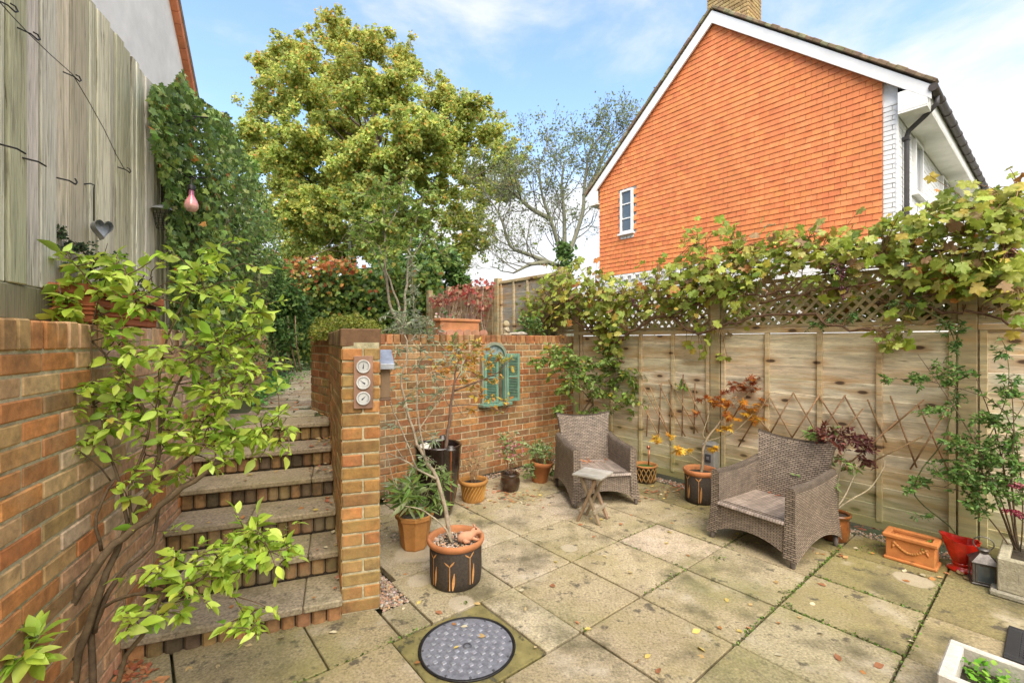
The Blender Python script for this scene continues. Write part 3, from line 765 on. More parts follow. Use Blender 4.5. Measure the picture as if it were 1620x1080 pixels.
# ================================================================== drain cover
ms = S.w(2.36, -3.335)
dc = thing('manhole_cover', 'round black chequered manhole cover set in a mossy square frame', 'manhole cover', (ms[0], ms[1], 0), -A)
m_ = MB(); m_.box(-.275, .282, -.277, .277, -.05, -.004, (.2, .18, .06), .004); m_.build('square_surround', mat('mossy_concrete', (.21, .175, .06), .95, 9, .4, .7, 70, [((.035, .035, .02), 12, .56, .64, .85), ((.4, .37, .26), 3, .58, .72, .6)], bdist=.006), dc)
m_ = MB(); m_.lathe([(.243, -.004), (.246, .004), (.236, .006), (.233, -.001), (.231, -.001)], n=64, col=(.03, .03, .032)); m_.build('rim', M['metal'], dc)
m_ = MB(); m_.lathe([(.0001, .002), (.229, .002), (.229, -.01)], n=64, col=(.22, .22, .235), sm=False)
for i in range(-7, 8):
    for j in range(-7, 8):
        x, y = i*.031, j*.031
        if math.hypot(x, y) < .212 and (i+j) % 2 == 0 and math.hypot(x, y) > .03:
            m_.box(x-.0115, x+.0115, y-.0115, y+.0115, .0, .0065, jc((.30, .30, .315), .08), .003)
for k in range(12):
    a = k*math.pi/6; m_.box(-.006, .006, -.006, .006, 0, .005, (.09, .09, .095), .002, 0, ((.222*math.cos(a), .222*math.sin(a), .001), (1, 0, 0), (0, 1, 0), (0, 0, 1)))
m_.lathe([(.014, .006), (.022, .006), (.024, .002)], n=20, col=(.11, .11, .115)); m_.build('cover', mat('cast_cover', None, .5, 30, .35, .3, 80, metal=.25), dc)

# ================================================================== wicker armchairs
def seq(a, b, n): return [a+(b-a)*i/n for i in range(n+1)]
def make_chair(name, label):
    t = thing(name, label, 'armchair', group='wicker armchairs')
    c = (1, 1, 1)
    # front apron with an arched lower edge
    f = MB(); xs = seq(-.30, .30, 16)
    def fr(x, v):
        zb = .045+.095*max(0, 1-(x/.285)**2)**.8; z = zb+(.305-zb)*v
        return (x*(1.0+.05*(1-z/.3)), -.325-.035*max(0, 1-z/.3)**1.5, z)
    uvf = lambda u, v: (u, v*.28)
    f.grid(fr, xs, seq(0, 1, 5), uvf=uvf); f.grid(lambda x, v: (fr(x, v)[0], fr(x, v)[1]+.03, fr(x, v)[2]), xs, seq(0, 1, 5), uvf=uvf, flip=True)
    f.grid(lambda x, v: (fr(x, 0)[0], fr(x, 0)[1]+.03*v, fr(x, 0)[2]), xs, [0, 1], uvf=uvf, flip=True)
    f.build('front_panel', M['wicker'], t)
    # arms: outer side, rolled top, inner side in one skin
    for sgn in (-1, 1):
        a = MB(); ys = seq(-.33, .31, 14)
        def top(y): k = (y+.33)/.64; return .545+.035*k+.02*math.sin(k*math.pi)*-1
        def prof(y, q):
            zt = top(y); k = (y+.33)/.64
            zb = .045+.105*max(0, 1-((y)/.315)**2)**.8
            fy = -.035*(1-k)*0
            if q <= 4:    # outer side from arch up
                v = q/4; z = zb+(zt-.03-zb)*v; x = .315+.022*(1-v)-.012*math.sin(v*math.pi)
            elif q <= 8:  # rolled top
                th = math.pi*(q-4)/4; x = .281+.034*math.cos(th); z = zt-.03+.03*math.sin(th)
            else:
                v = (q-8)/3; z = zt-.03+(.29-(zt-.03))*v; x = .247-.004*v
            # the front post leans forward towards its foot
            lean = -.035*max(0, (1-z/.3))**1.2*(1 if y < -.28 else max(0, 1-(y+.33)/.25)) if z < .3 else 0
            bk = .03*max(0, 1-z/.4)*k
            return (sgn*x, y+lean+bk, z)
        du = lambda y, q: (y, {True: q*.12}.get(True))
        a.grid(prof, ys, list(range(12)), uvf=du, flip=(sgn > 0))
        # front face of the arm
        pts = [prof(-.33, q) for q in range(12)]
        pairs = [(0, 11), (1, 10), (2, 10), (3, 9), (4, 8), (5, 7), (6, 6)]
        for p, q in zip(pairs[:-1], pairs[1:]):
            P4 = [pts[p[0]], pts[q[0]], pts[q[1]], pts[p[1]]]
            if p[1] == 11 : P4[3] = (sgn*.247, pts[p[0]][1], .06)
            P4 = [P4[i] for i in range(4) if i == 0 or P4[i] != P4[i-1]]
            a.poly(P4 if sgn < 0 else P4[::-1], c, 0, [(q_[0], q_[2]) for q_ in (P4 if sgn < 0 else P4[::-1])])
        a.build('arm', M['wicker'], t)
    # back: leaning, flared, concave top edge with raised corners
    b = MB(); us = seq(-1, 1, 16); vs = seq(0, 1, 10)
    def bk(u, v, d=0.0):
        zt = .735+.042*abs(u)**2.2; z = .27+(zt-.27)*v
        hw = .245+.045*v**1.6+.012*(v > .98)
        y = .20+.13*v**1.2-.045*(1-u*u)*0+.035*(1-u*u)*(.3+.7*v)+d
        return (u*hw, y, z)
    bu = lambda u, v: (u*.28, v*.48)
    b.grid(lambda u, v: bk(u, v), us, vs, uvf=bu); b.grid(lambda u, v: bk(u, v, .05), us, vs, uvf=bu, flip=True)
    b.grid(lambda u, v: (bk(u, 1)[0], bk(u, 1)[1]+.05*v, bk(u, 1)[2]+.012*math.sin(math.pi*v)), us, [0, .5, 1], uvf=bu)
    for e in (-1, 1): b.grid(lambda v, k: (bk(e, v)[0]+e*.008*math.sin(math.pi*k), bk(e, v)[1]+.05*k, bk(e, v)[2]), vs, [0, .5, 1], uvf=bu, flip=(e < 0))
    b.build('backrest', M['wicker'], t)
    r = MB()
    def rr(x, v):
        zb = .05+.09*max(0, 1-(x/.285)**2)**.8; z = zb+(.42-zb)*v; return (x, .335+.012*v-.0*z, z)
    r.grid(rr, seq(-.31, .31, 12), seq(0, 1, 5), uvf=lambda u, v: (u, v*.36), flip=True); r.build('rear_panel', M['wicker'], t)
    s_ = MB(); s_.grid(lambda x, y: (x, y, .302-.012*math.cos(x*5)*math.cos(y*4)), seq(-.25, .25, 10), seq(-.34, .24, 10), uvf=lambda x, y: (y, x))
    s_.grid(lambda x, v: (x, -.34-.012*math.sin(v*math.pi/2), .302-.02*(1-math.cos(v*math.pi/2))-.012*math.cos(x*5)*.2), seq(-.25, .25, 10), [0, .5, 1], uvf=lambda u, v: (v*.02, u), flip=True)
    s_.build('seat', M['seatweave'], t)
    for x, y in ((-.305, -.352), (.305, -.352), (-.305, .33), (.305, .33)):
        l_ = MB(); l_.lathe([(.0, 0), (.014, 0), (.017, .008), (.02, .085), (.0, .085)], (x*.985, y*.99+(.012 if y < 0 else -.012), 0), 10, (.13, .105, .09)); l_.build('foot', M['plastic'], t)
    return t
def seat_at(o, FL, FR, BR=None):
    fl, fr_ = V3((*FL, 0)), V3((*FR, 0)); ex = (fr_-fl); rot = math.atan2(ex.y, ex.x)
    mid = (fl+fr_)/2; back = V3((-math.sin(rot), math.cos(rot), 0))
    c = mid+back*.355
    o.location = c; o.rotation_euler = (0, 0, rot); return c, rot
c1 = make_chair('wicker_armchair', 'brown wicker armchair in the corner behind the small folding table')
C1, R1 = seat_at(c1, G(911, 804)[:2], G(1007, 798)[:2])
c2 = copy_tree(c1); c2['label'] = 'nearer brown wicker armchair turned to the left, in the middle of the fence'
C2, R2 = seat_at(c2, G(1121.7, 849)[:2], G(1256, 902)[:2])

# ================================================================== small folding table
ft = thing('folding_table', 'small grey weathered folding wooden side table with crossed legs', 'side table')
tp = [D3(902.6, 751, 3.93), D3(949, 760, 3.77), D3(972, 747.4, 4.0), D3(927.6, 740, 4.15)]
cx_ = sum(p[0] for p in tp)/4; cy_ = sum(p[1] for p in tp)/4
ang = math.atan2(tp[1][1]-tp[0][1]+tp[2][1]-tp[3][1], tp[1][0]-tp[0][0]+tp[2][0]-tp[3][0])
ft.location = (cx_, cy_, 0); ft.rotation_euler = (0, 0, ang)
GW = [(.36, .33, .28), (.32, .29, .24), (.4, .37, .32)]
m_ = MB(); hw = .135
for k in range(6): m_.box(-hw, hw, -hw+k*.045+.002, -hw+(k+1)*.045-.002, .395, .41, jc(random.choice(GW), .08), .002)
for x in (-.1, .1): m_.box(x-.015, x+.015, -hw+.01, hw-.01, .375, .395, (.27, .22, .15), .002)
m_.build('tabletop', M['wood'], ft)
for y, sg in ((-.085, 1), (.085, 1)):
    for k in (-1, 1):
        l_ = MB(); yy = y+.012*k
        l_.bar((k*.095, yy, 0), (-k*.075, yy, .385), .022, .034, jc((.27, .19, .11), .15), .003, up=(0, 1, 0)); l_.build('leg', M['wood'], ft)
for k, x in ((1, .066), (-1, -.066)):
    l_ = MB(); l_.box(x-.012, x+.012, -.125, .125, .095, .125, jc((.3, .24, .16), .1), .003); l_.build('stretcher', M['wood'], ft)

# ================================================================== pots
def pot_at(px, py): return G(px, py)
def soil(m, r, z, n=24): m.lathe([(.0001, z+.012), (r*.6, z+.008), (r, z-.004)], n=n, col=(.05, .038, .024))
def plain_pot(name, label, loc, prof, mt, col, soil_r, soil_z, tilt=None, n=36, group='flower pots on the patio', soilmat=None):
    t = thing(name, label, 'flower pot', loc, 0, group)
    m_ = MB(); m_.lathe(prof, n=n, col=col); m_.build('body', mt, t)
    m_ = MB(); soil(m_, soil_r, soil_z); m_.build('compost', soilmat or M['soil'], t)
    if tilt: t.rotation_euler = tilt
    return t
TC = (.47, .185, .07)
# big tall dark glazed planter
pA = pot_at(693, 812)
t = thing('tall_planter', 'tall glossy dark brown planter against the brick wall, holding the orange leaved tree', 'planter', pA, 0, 'flower pots on the patio')
m_ = MB(); pr = [(.0, 0), (.115, 0), (.125, .01), (.15, .1), (.185, .3), (.203, .5), (.207, .6), (.213, .615), (.211, .628), (.196, .628), (.19, .61), (.185, .5)]
m_.lathe(pr, n=48, col=(.022, .012, .009)); m_.build('body', M['glaze'], t)
m_ = MB(); soil(m_, .186, .55); m_.build('compost', M['soil'], t)
# octagonal terracotta pot
pB = pot_at(656, 864)
t = thing('octagonal_pot', 'eight sided terracotta pot with a narrow leaved plant beside the brick pier', 'flower pot', pB, .25, 'flower pots on the patio')
m_ = MB(); m_.lathe([(.0, 0), (.092, 0), (.098, .012), (.128, .215), (.142, .225), (.146, .252), (.128, .254), (.122, .2)], n=8, col=(.42, .19, .05), sm=False); m_.build('body', M['terracotta'], t)
m_ = MB(); soil(m_, .122, .215, 8)
m_.build('gravel_top', mat('pale_grit', (.25, .22, .17), .95, 70, .7, 1, 120), t)
# pots with sprig motifs
def motif_pot(name, label, loc, r, h, rot, sprigs, rim=TC):
    t = thing(name, label, 'flower pot', loc, rot, 'flower pots on the patio')
    m_ = MB(); dk = (.05, .037, .026); s = r/.166; hs_ = h/.283
    m_.lathe([(.0, 0), (.148*s, 0), (.160*s, .012), (.166*s, .05*hs_), (.168*s, .235*hs_), (.166*s, .238*hs_)], n=48, col=dk)
    br = lambda z: .1695*s
    oc = (.55, .27, .09)
    def on(th, z): return (br(z)*math.cos(th), br(z)*math.sin(th), z)
    def blade(th, z0, z1, w, lean=0.0):
        q = []
        for k in range(9):
            v = k/8; ww = w*math.sin(math.pi*min(.98, max(.02, v**.9)))+.0012
            q.append((th+lean*v, z0+(z1-z0)*v, ww))
        for a_, b_ in zip(q[:-1], q[1:]):
            m_.poly([on(a_[0]-a_[2]/r, a_[1]), on(a_[0]+a_[2]/r, a_[1]), on(b_[0]+b_[2]/r, b_[1]), on(b_[0]-b_[2]/r, b_[1])], jc(oc, .1), 1)
    for th, z0, z1 in sprigs:
        z0 *= hs_; z1 *= hs_
        for k in range(6):
            za, zb = z0+(z1-z0)*k/6, z0+(z1-z0)*(k+1)/6
            m_.poly([on(th-.0028/r, za), on(th+.0028/r, za), on(th+.0028/r, zb), on(th-.0028/r, zb)], oc, 1)
        blade(th, z1, z1+.034*hs_, .0055, .14*1.2); blade(th, z1, z1+.028*hs_, .0055, -.17*1.2)
        blade(th+.11, z0-.0, z0+(z1-z0)*.75, .0075, .06)
    m_.build('body', [M['motif'], M['terracotta']], t)
    m_ = MB(); m_.lathe([(.166*s, .236*hs_), (.178*s, .245*hs_), (.186*s, .262*hs_), (.184*s, .278*hs_), (.174*s, .283*hs_), (.162*s, .277*hs_), (.155*s, .262*hs_), (.152*s, .2*hs_)], n=48, col=rim); m_.build('rim', M['terracotta'], t)
    return t
pC = G(721, 917)
face = math.atan2(-pC[1], -pC[0])
t = motif_pot('motif_pot', 'dark sprig patterned pot with terracotta rim next to the manhole cover, holding the olive tree', pC, .166, .290, face, [(-.22, .02, .16), (.55, .04, .2), (-.95+1.75-.35, .0, .02) if False else (-.95, .03, .19), (1.5, .03, .17), (2.4, .03, .2), (3.4, .02, .17), (4.3, .03, .2)])
m_ = MB(); soil(m_, .154, .245); m_.build('compost', M['soil'], t)
n = 420; a_ = rng.uniform(0, 2*np.pi, n); r_ = .15*np.sqrt(rng.uniform(size=n)); P_ = np.stack([r_*np.cos(a_), r_*np.sin(a_), np.full(n, .252)], 1)
go_ = leaves('pebble_top', M['rough'], t, TPEB, P_, rnd_dirs(n)*np.array([1, 1, .2]), unit(np.array([0, 0, 1.])+.3*rng.normal(size=(n, 3))), rng.uniform(.012, .024, n), pal(n, [(.5, .4, .28), (.55, .45, .34), (.35, .22, .13), (.3, .27, .22), (.5, .28, .14)]))
pH = G(1108, 792)
t = motif_pot('motif_pot', 'dark sprig patterned pot with terracotta rim by the fence, holding the orange maple', pH, .143, .318, math.atan2(-pH[1], -pH[0]), [(-.1, .02, .2), (.8, .06, .22), (-.9, .04, .2), (2, .03, .2), (3, .03, .2)])
m_ = MB(); soil(m_, .13, .275); m_.build('compost', M['soil'], t)
# basketweave, ribbed, plain, lattice, azalea pots
pD = G(749, 791)
t = thing('basketwork_pot', 'mustard terracotta pot with raised spiral ribs and dried stems, third from the pier', 'flower pot', pD, 0, 'flower pots on the patio')
m_ = MB(); nn_ = 44
prf = [(.0, 0), (.098, 0), (.1, .006), (.122, .165), (.136, .17), (.141, .19), (.137, .207), (.124, .209), (.117, .19), (.114, .15)]
m_.lathe(prf, n=nn_, col=(.45, .21, .05))
for k in range(22):
    for sg in (1,):
        pts = []
        for i in range(9):
            v = i/8; th = 2*math.pi*k/22+sg*v*.75; z = .012+.15*v; r_ = .1+.022*v+.001
            pts.append((r_*math.cos(th), r_*math.sin(th), z))
        m_.tube(pts, .0055, 5, jc((.5, .27, .06), .1))
m_.build('body', M['terracotta'], t); m_ = MB(); soil(m_, .117, .17); m_.build('compost', M['soil'], t)
pE = G(807, 775)
prE = [(.0, 0), (.078, 0)]
for k in range(9): prE += [(.08+.02*math.sin(math.pi*(k+.3)/10), .008+.016*k), (.085+.02*math.sin(math.pi*(k+.6)/10), .015+.016*k)]
prE += [(.09, .158), (.1, .163), (.1, .175), (.088, .175), (.082, .15)]
plain_pot('ribbed_pot', 'small dark brown ribbed glazed pot holding the pink flowered plant', pE, prE, M['glaze'], (.05, .026, .014), .083, .15)
pF = G(853, 761)
plain_pot('tapered_pot', 'plain tall terracotta pot tilted to one side under trailing variegated leaves', pF, [(.0, 0), (.078, 0), (.082, .005), (.112, .175), (.122, .178), (.128, .225), (.122, .228), (.112, .21), (.108, .18)], M['terracotta'], (.4, .15, .05), .109, .19, (0, R(7), 0))
pG = G(1021, 761)
t = thing('lattice_pot', 'dark pot with a tan criss-cross lattice, between the left armchair and the fence', 'flower pot', pG, 0, 'flower pots on the patio')
m_ = MB(); m_.lathe([(.0, 0), (.1, 0), (.103, .006), (.115, .17), (.12, .172)], n=36, col=(.03, .024, .018))
for k in range(14):
    for sg in (1, -1):
        m_.tube([((.1045+.0125*i/6)*math.cos(2*math.pi*k/14+sg*i*.11), (.1045+.0125*i/6)*math.sin(2*math.pi*k/14+sg*i*.11), .012+.155*i/6) for i in range(7)], .006, 5, jc((.34, .2, .06), .15))
m_.build('body', M['terracotta'], t)
m_ = MB(); m_.lathe([(.117, .168), (.127, .172), (.129, .19), (.12, .194), (.112, .185), (.108, .15)], n=36, col=(.44, .19, .06)); m_.build('rim', M['terracotta'], t)
m_ = MB(); soil(m_, .112, .165); m_.build('moss', mat('moss', (.07, .13, .02), .95, 60, .5, 1, 120), t)
pI = G(1321, 852)
t = plain_pot('glazed_pot', 'red brown glazed pot with a leaf spray motif, behind the nearer armchair', pI, [(.0, 0), (.078, 0), (.09, .012), (.098, .09), (.092, .165), (.096, .185), (.108, .19), (.11, .208), (.1, .212), (.092, .195)], M['glaze'], (.2, .07, .02), .093, .185)
m_ = MB(); th0 = math.atan2(-pI[1], -pI[0])
for k, (dt, dz) in enumerate(((.0, 0), (.18, .02), (.34, .035), (-.12, .03), (.1, -.02))):
    th = th0+dt-.05; z = .1+dz
    m_.poly([(.1*math.cos(th-.06), .1*math.sin(th-.06), z-.004), (.1*math.cos(th), .1*math.sin(th), z-.007), (.1005*math.cos(th+.13), .1005*math.sin(th+.13), z+.012), (.1*math.cos(th), .1*math.sin(th), z+.006)], (.5, .3, .1))
m_.build('leaf_motif', M['paint'], t)

# terracotta trough with a swag
tr0 = G(1401, 881.7)
ex_ = (math.cos(-A), math.sin(-A))
def trough_geo(m_, lx, ly, h, col, lip=.018, wall=.022, base=.012):
    m_.box(-base, lx+base, -base, ly+base, 0, .022, col, .006)
    o = [(0, 0), (lx, 0), (lx, ly), (0, ly)]; zt = h-.028
    for (x0, x1, y0, y1) in ((0, lx, 0, wall), (0, lx, ly-wall, ly), (0, wall, wall, ly-wall), (lx-wall, lx, wall, ly-wall)): m_.box(x0, x1, y0, y1, .022, zt, col, .003)
    w2 = wall+lip
    for (x0, x1, y0, y1) in ((-lip, lx+lip, -lip, wall), (-lip, lx+lip, ly-wall, ly+lip), (-lip, wall, wall, ly-wall), (lx-wall, lx+lip, wall, ly-wall)): m_.box(x0, x1, y0, y1, zt, h, col, .006)
t = thing('terracotta_trough', 'small rectangular terracotta trough with a moulded garland, on the slabs by the fence', 'planter', tr0, -A)
TL, TW, TH_ = .262, .15, .185
m_ = MB(); trough_geo(m_, TL, TW, TH_, (.55, .2, .055))
m_.build('body', M['terracotta'], t)
m_ = MB(); P_ = [(.05+.165*k/12, -.003, .125-.05*math.sin(math.pi*k/12)) for k in range(13)]
for k in range(13): m_.ball(P_[k], (.0105, .008, .0095), 8, 5, jc((.5, .22, .06), .12))
m_.tube(P_, .006, 6, (.48, .2, .06))
for x in (.047, .218): m_.ball((x, -.001, .125), (.014, .008, .014), 8, 5, (.5, .2, .06)); m_.tube([(x, -.002, .115), (x+(.012 if x > .1 else -.012), -.002, .085)], [.009, .004], 6, (.5, .2, .06))
m_.build('garland', M['terracotta'], t)
m_ = MB(); m_.box(.02, TL-.02, .02, TW-.02, .03, .12, (.05, .04, .025)); m_.build('compost', M['soil'], t)

# red coal scuttle
ps = G(1521, 901)
t = thing('coal_scuttle', 'glossy red helmet shaped coal scuttle on a round foot, between the trough and the lantern', 'coal scuttle', ps, -A+.2)
m_ = MB(); red = (.5, .018, .008)
m_.lathe([(.0, 0), (.072, 0), (.076, .008), (.07, .018), (.05, .026), (.042, .034), (.05, .044), (.052, .05), (.044, .056)], n=32, col=red); m_.build('foot', M['glaze'], t)
m_ = MB()
def sc(th, v):
    k = math.cos(th)
    hx = (.042+.05*v**.7)*(1+.22*v*max(0, -k)); hy = (.042+.042*v**.7)
    oct_ = 1-.035*math.cos(8*th)
    z = .05+v*(.15+.035*max(0, -k)**1.5+.012*max(0, k)**2)
    return (hx*math.cos(th)*oct_, hy*math.sin(th)*oct_, z)
ths = seq(0, 2*math.pi, 40); vv = seq(0, 1, 10)
m_.grid(sc, ths, vv, red); m_.grid(lambda a, v: tuple(q*(.955 if i < 2 else 1) for i, q in enumerate(sc(a, v))), ths, vv, (.4, .015, .008), flip=True)
m_.grid(lambda a, k: tuple(q*(1+.05*(math.sin(math.pi*k))-.045*k if i < 2 else 1) + (.003*math.sin(math.pi*k) if i == 2 else 0) for i, q in enumerate(sc(a, 1))), ths, [0, .5, 1], red)
m_.build('bowl', M['glaze'], t)

# lantern
pl_ = G(1556, 921)
t = thing('metal_lantern', 'square steel lantern with a ring handle beside the stone planter', 'lantern', pl_, -A+.25)
m_ = MB(); w = .06; stl = (.36, .33, .3)
m_.box(-w-.006, w+.006, -w-.006, w+.006, 0, .012, stl, .003)
for x in (-w, w-.012):
    for y in (-w, w-.012): m_.box(x, x+.012, y, y+.012, .012, .135, stl, .002)
m_.box(-w-.006, w+.006, -w-.006, w+.006, .135, .143, stl, .002); m_.build('frame', M['steel'], t)
for k in range(4):
    a = k*math.pi/2; f_ = MB(); fr2 = ((0, 0, 0), (math.cos(a), math.sin(a), 0), (-math.sin(a), math.cos(a), 0), (0, 0, 1))
    for b in ((-w+.013, -w+.023, .014, .133), (w-.023, w-.013, .014, .133), (-w+.023, w-.023, .014, .024), (-w+.023, w-.023, .123, .133)): f_.box(b[0], b[1], -w+.001, -w+.007, b[2], b[3], (.5, .47, .42), .001, 0, fr2)
    fo = f_.build('door', M['steel'], t); g_ = MB()
    g_.box(-w+.023, w-.023, -w+.003, -w+.005, .024, .123, (.1, .1, .1), 0, 0, fr2); g_.build('pane', M['glass'], fo)
m_ = MB(); m_.lathe([(.088, .143), (.03, .19), (.026, .192), (.026, .205), (.032, .207), (.03, .214), (.0, .218)], n=4, col=stl, sm=False, rot=math.pi/4); m_.lathe([(.024, .19), (.024, .206), (.03, .208), (.028, .216), (.0, .22)], n=20, col=stl); m_.build('roof', M['steel'], t)
m_ = MB(); m_.tube([(.048*math.cos(a), .0, .252+.042*math.sin(a)) for a in seq(-2.2+math.pi/2*0, 2*math.pi-2.2, 28)], .0035, 6, (.5, .48, .44)); m_.build('ring_handle', M['steel'], t)

# stone planter at the right edge
t = thing('stone_planter', 'square pale stone planter at the right edge with a pink flowered rose', 'planter', G(1577, 940), -A)
m_ = MB(); stc = (.40, .36, .25); m_.box(-.03, .52, -.03, .47, -.001, .03, (.33, .3, .22), .006)
for b in ((0, .49, 0, .05), (0, .49, .39, .44), (0, .05, .05, .39), (.44, .49, .05, .39)): m_.box(b[0], b[1], b[2], b[3], .03, .23, stc, .006)
m_.build('body', mat('cast_stone', None, .95, 40, .3, .9, 90, [((.2, .18, .09), 5, .5, .7, .6)], bdist=.008), t)
m_ = MB(); m_.box(.05, .44, .05, .39, .1, .2, (.05, .04, .025)); m_.build('compost', M['soil'], t)
# pale stone trough in the foreground
t = thing('stone_trough', 'pale stone trough full of green seedlings in the bottom right corner', 'planter', S.w(3.955, -2.075, 0), -A)
m_ = MB(); wc = (.58, .53, .45)
for b in ((0, .9, 0, .035), (0, .9, .31, .345), (0, .05, .035, .31), (.85, .9, .035, .31)): m_.box(b[0], b[1], b[2], b[3], 0, .18, wc, .006)
m_.build('body', mat('pale_stone', None, .95, 30, .2, .6, 90, [((.34, .3, .22), 7, .55, .72, .5)], bdist=.005), t)
m_ = MB(); m_.box(.05, .85, .035, .31, .02, .1, (.05, .04, .025)); m_.build('compost', M['soil'], t)
# rubber door mat
t = thing('door_mat', 'black rubber door mat with open ring mesh at the right edge of the patio', 'door mat', S.w(4.10, -1.36, 0), -A)
m_ = MB(); bk_ = (.028, .028, .03)
for b in ((0, .62, 0, .035), (0, .62, .345, .38), (0, .05, .035, .345), (.57, .62, .035, .345)): m_.box(b[0], b[1], b[2], b[3], .002, .014, bk_, .003)
m_.build('border', M['plastic'], t)
m_ = MB()
for k in range(18): m_.box(.05+k*.03, .05+k*.03+.012, .035, .345, .002, .011, bk_, .002)
for k in range(12): m_.box(.05, .57, .04+k*.026, .04+k*.026+.010, .0035, .0125, bk_, .002)
m_.build('mesh_mat', M['plastic'], t)

# ================================================================== things on the pier and the walls
pf = V3((Bw[0]-Aw[0], Bw[1]-Aw[1], 0)).normalized(); pn = V3((pf.y, -pf.x, 0))
prot = math.atan2(pf.y, pf.x)
mid = V3((Aw[0], Aw[1], 0)); plen = math.hypot(Bw[0]-Aw[0], Bw[1]-Aw[1])
zof = lambda py: H+(CY-py)*2.6/FPX
ws = thing('weather_station', 'wooden plaque with three round weather dials on the end of the brick pier', 'weather dials', tuple(mid+pf*plen*.565+pn*.006), prot)
z0, z1 = zof(646), zof(563); z0 += 0; m_ = MB()
m_.box(-.053, .053, -.02, 0, z0, z1, (.30, .17, .11), .003); m_.build('plaque', M['wood'], ws)
for zc_, hand in ((zof(579.5), 1.45), (zof(604.8), 2.5), (zof(629.5), .75)):
    d_ = MB()
    ring = [(.0375, 0), (.0385, .006), (.036, .011), (.032, .009)]
    def lat(pf_, col, k=40):
        I = [[d_.pt((r*math.cos(2*math.pi*j/k), -.02-z, zc_+r*math.sin(2*math.pi*j/k))) for j in range(k)] for r, z in pf_]
        for i in range(len(I)-1):
            for j in range(k): d_.face([I[i][j], I[i][(j+1) % k], I[i+1][(j+1) % k], I[i+1][j]], col, 0, True)
    lat(ring, (.6, .58, .54)); lat([(.0325, .006), (.0001, .006)], (.55, .54, .5))
    for j in range(24):
        a = -.7+(2*math.pi-1.7)*j/23+0; r0, r1 = (.0255, .030) if j % 4 else (.023, .030)
        ca, sa = math.cos(a), math.sin(a); wv = .0009
        d_.poly([(r0*ca-wv*sa, -.0268, zc_+r0*sa+wv*ca), (r0*ca+wv*sa, -.0268, zc_+r0*sa-wv*ca), (r1*ca+wv*sa, -.0268, zc_+r1*sa-wv*ca), (r1*ca-wv*sa, -.0268, zc_+r1*sa+wv*ca)], (.12, .12, .12))
    dl = d_.build('dial', M['paint'], ws)
    h_ = MB(); ca, sa = math.cos(hand), math.sin(hand)
    h_.poly([(-.012*ca-.004*sa, -.0278, zc_-.012*sa+.004*ca), (-.012*ca+.004*sa, -.0278, zc_-.012*sa-.004*ca), (.023*ca, -.0278, zc_+.023*sa)], (.03, .03, .05)); h_.build('hand', M['paint'], dl)
nb_ = thing('nest_box', 'brown wooden nest box with a zinc hood on the right side of the pier', 'nest box', tuple(V3((Bw[0], Bw[1], 0))+pf*.006+V3((L.ex[0], L.ex[1], 0))*.14), L.rot)
m_ = MB(); m_.box(-.06, .07, -.066, -.002, 1.21, 1.43, (.2, .13, .07), .004); m_.box(-.063, .073, -.07, -.001, 1.195, 1.21, (.16, .1, .06), .003); m_.build('body', M['wood'], nb_)
m_ = MB(); up_ = V3((-.45, 0, 1)).normalized(); al_ = V3((1, 0, .45)).normalized()
m_.box(0, .2, -.085, 0, 0, .008, (.5, .51, .52), .002, 0, ((-.1, 0, 1.41), al_, (0, 1, 0), up_)); m_.box(-.104, -.096, -.085, 0, 1.385, 1.418, (.45, .46, .47), .002); m_.build('hood', M['zinc'], nb_)

# arched shutter mirror on the back wall
am = thing('shutter_mirror', 'weathered green arched wall mirror with two open louvred shutters on the brick wall', 'mirror', (K[0], K[1], 0), -A)
def bw(px, py): y, z = S.ray_x(px, py, -.0); return y, z
yA, zt_ = bw(759, 541); yB, _ = bw(799, 541); yC, zb_ = bw(770, 640)
ym = (yA+yB)/2; hwid = (yB-yA)/2; zs = zt_-hwid; gr = (.14, .27, .19)
m_ = MB(); ks = seq(0, math.pi, 18)
out_ = [(ym+hwid*math.cos(a), zs+hwid*math.sin(a)) for a in ks]; inn = [(ym+(hwid-.035)*math.cos(a), zs+(hwid-.035)*math.sin(a)) for a in ks]
out_ = [(yB, zb_)]+out_+[(yA, zb_)]; inn = [(yB-.035, zb_+.035)]+inn+[(yA+.035, zb_+.035)]
for seqs, xx in ((0, .05),):
    for i in range(len(out_)-1):
        m_.poly([(.05, *out_[i]), (.05, *out_[i+1]), (.05, *inn[i+1]), (.05, *inn[i])], jc((.24, .27, .19), .1))
        m_.poly([(.005, *out_[i]), (.005, *out_[i+1]), (.05, *out_[i+1]), (.05, *out_[i])], (.3, .24, .16))
        m_.poly([(.01, *inn[i]), (.01, *inn[i+1]), (.05, *inn[i+1]), (.05, *inn[i])], gr)
m_.box(.005, .11, yA-.03, yB+.03, zb_-.015, zb_+.02, gr, .004)
m_.box(.008, .05, yA+.035, yB-.035, zs-.015, zs+.015, gr, .004)
m_.build('frame', M['paint'], am)
m_ = MB()   # painted tympanum and the sides of the opening
fanp = [(ym+(hwid-.036)*math.cos(a), zs+.015+(hwid-.04)*math.sin(a)*.97) for a in ks]
m_.poly([(.02, *p) for p in fanp], (.26, .34, .33))
for k in range(5):
    a = math.pi*(k+.5)/5; r1, r2 = .07*hwid/.16, hwid-.06
    m_.poly([(.022, ym+r1*math.cos(a-.1), zs+.02+r1*math.sin(a-.1)), (.022, ym+r2*math.cos(a-.13), zs+.02+r2*math.sin(a-.13)), (.022, ym+r2*math.cos(a+.13), zs+.02+r2*math.sin(a+.13)), (.022, ym+r1*math.cos(a+.1), zs+.02+r1*math.sin(a+.1))], (.16, .22, .2) if k % 2 else (.3, .36, .36))
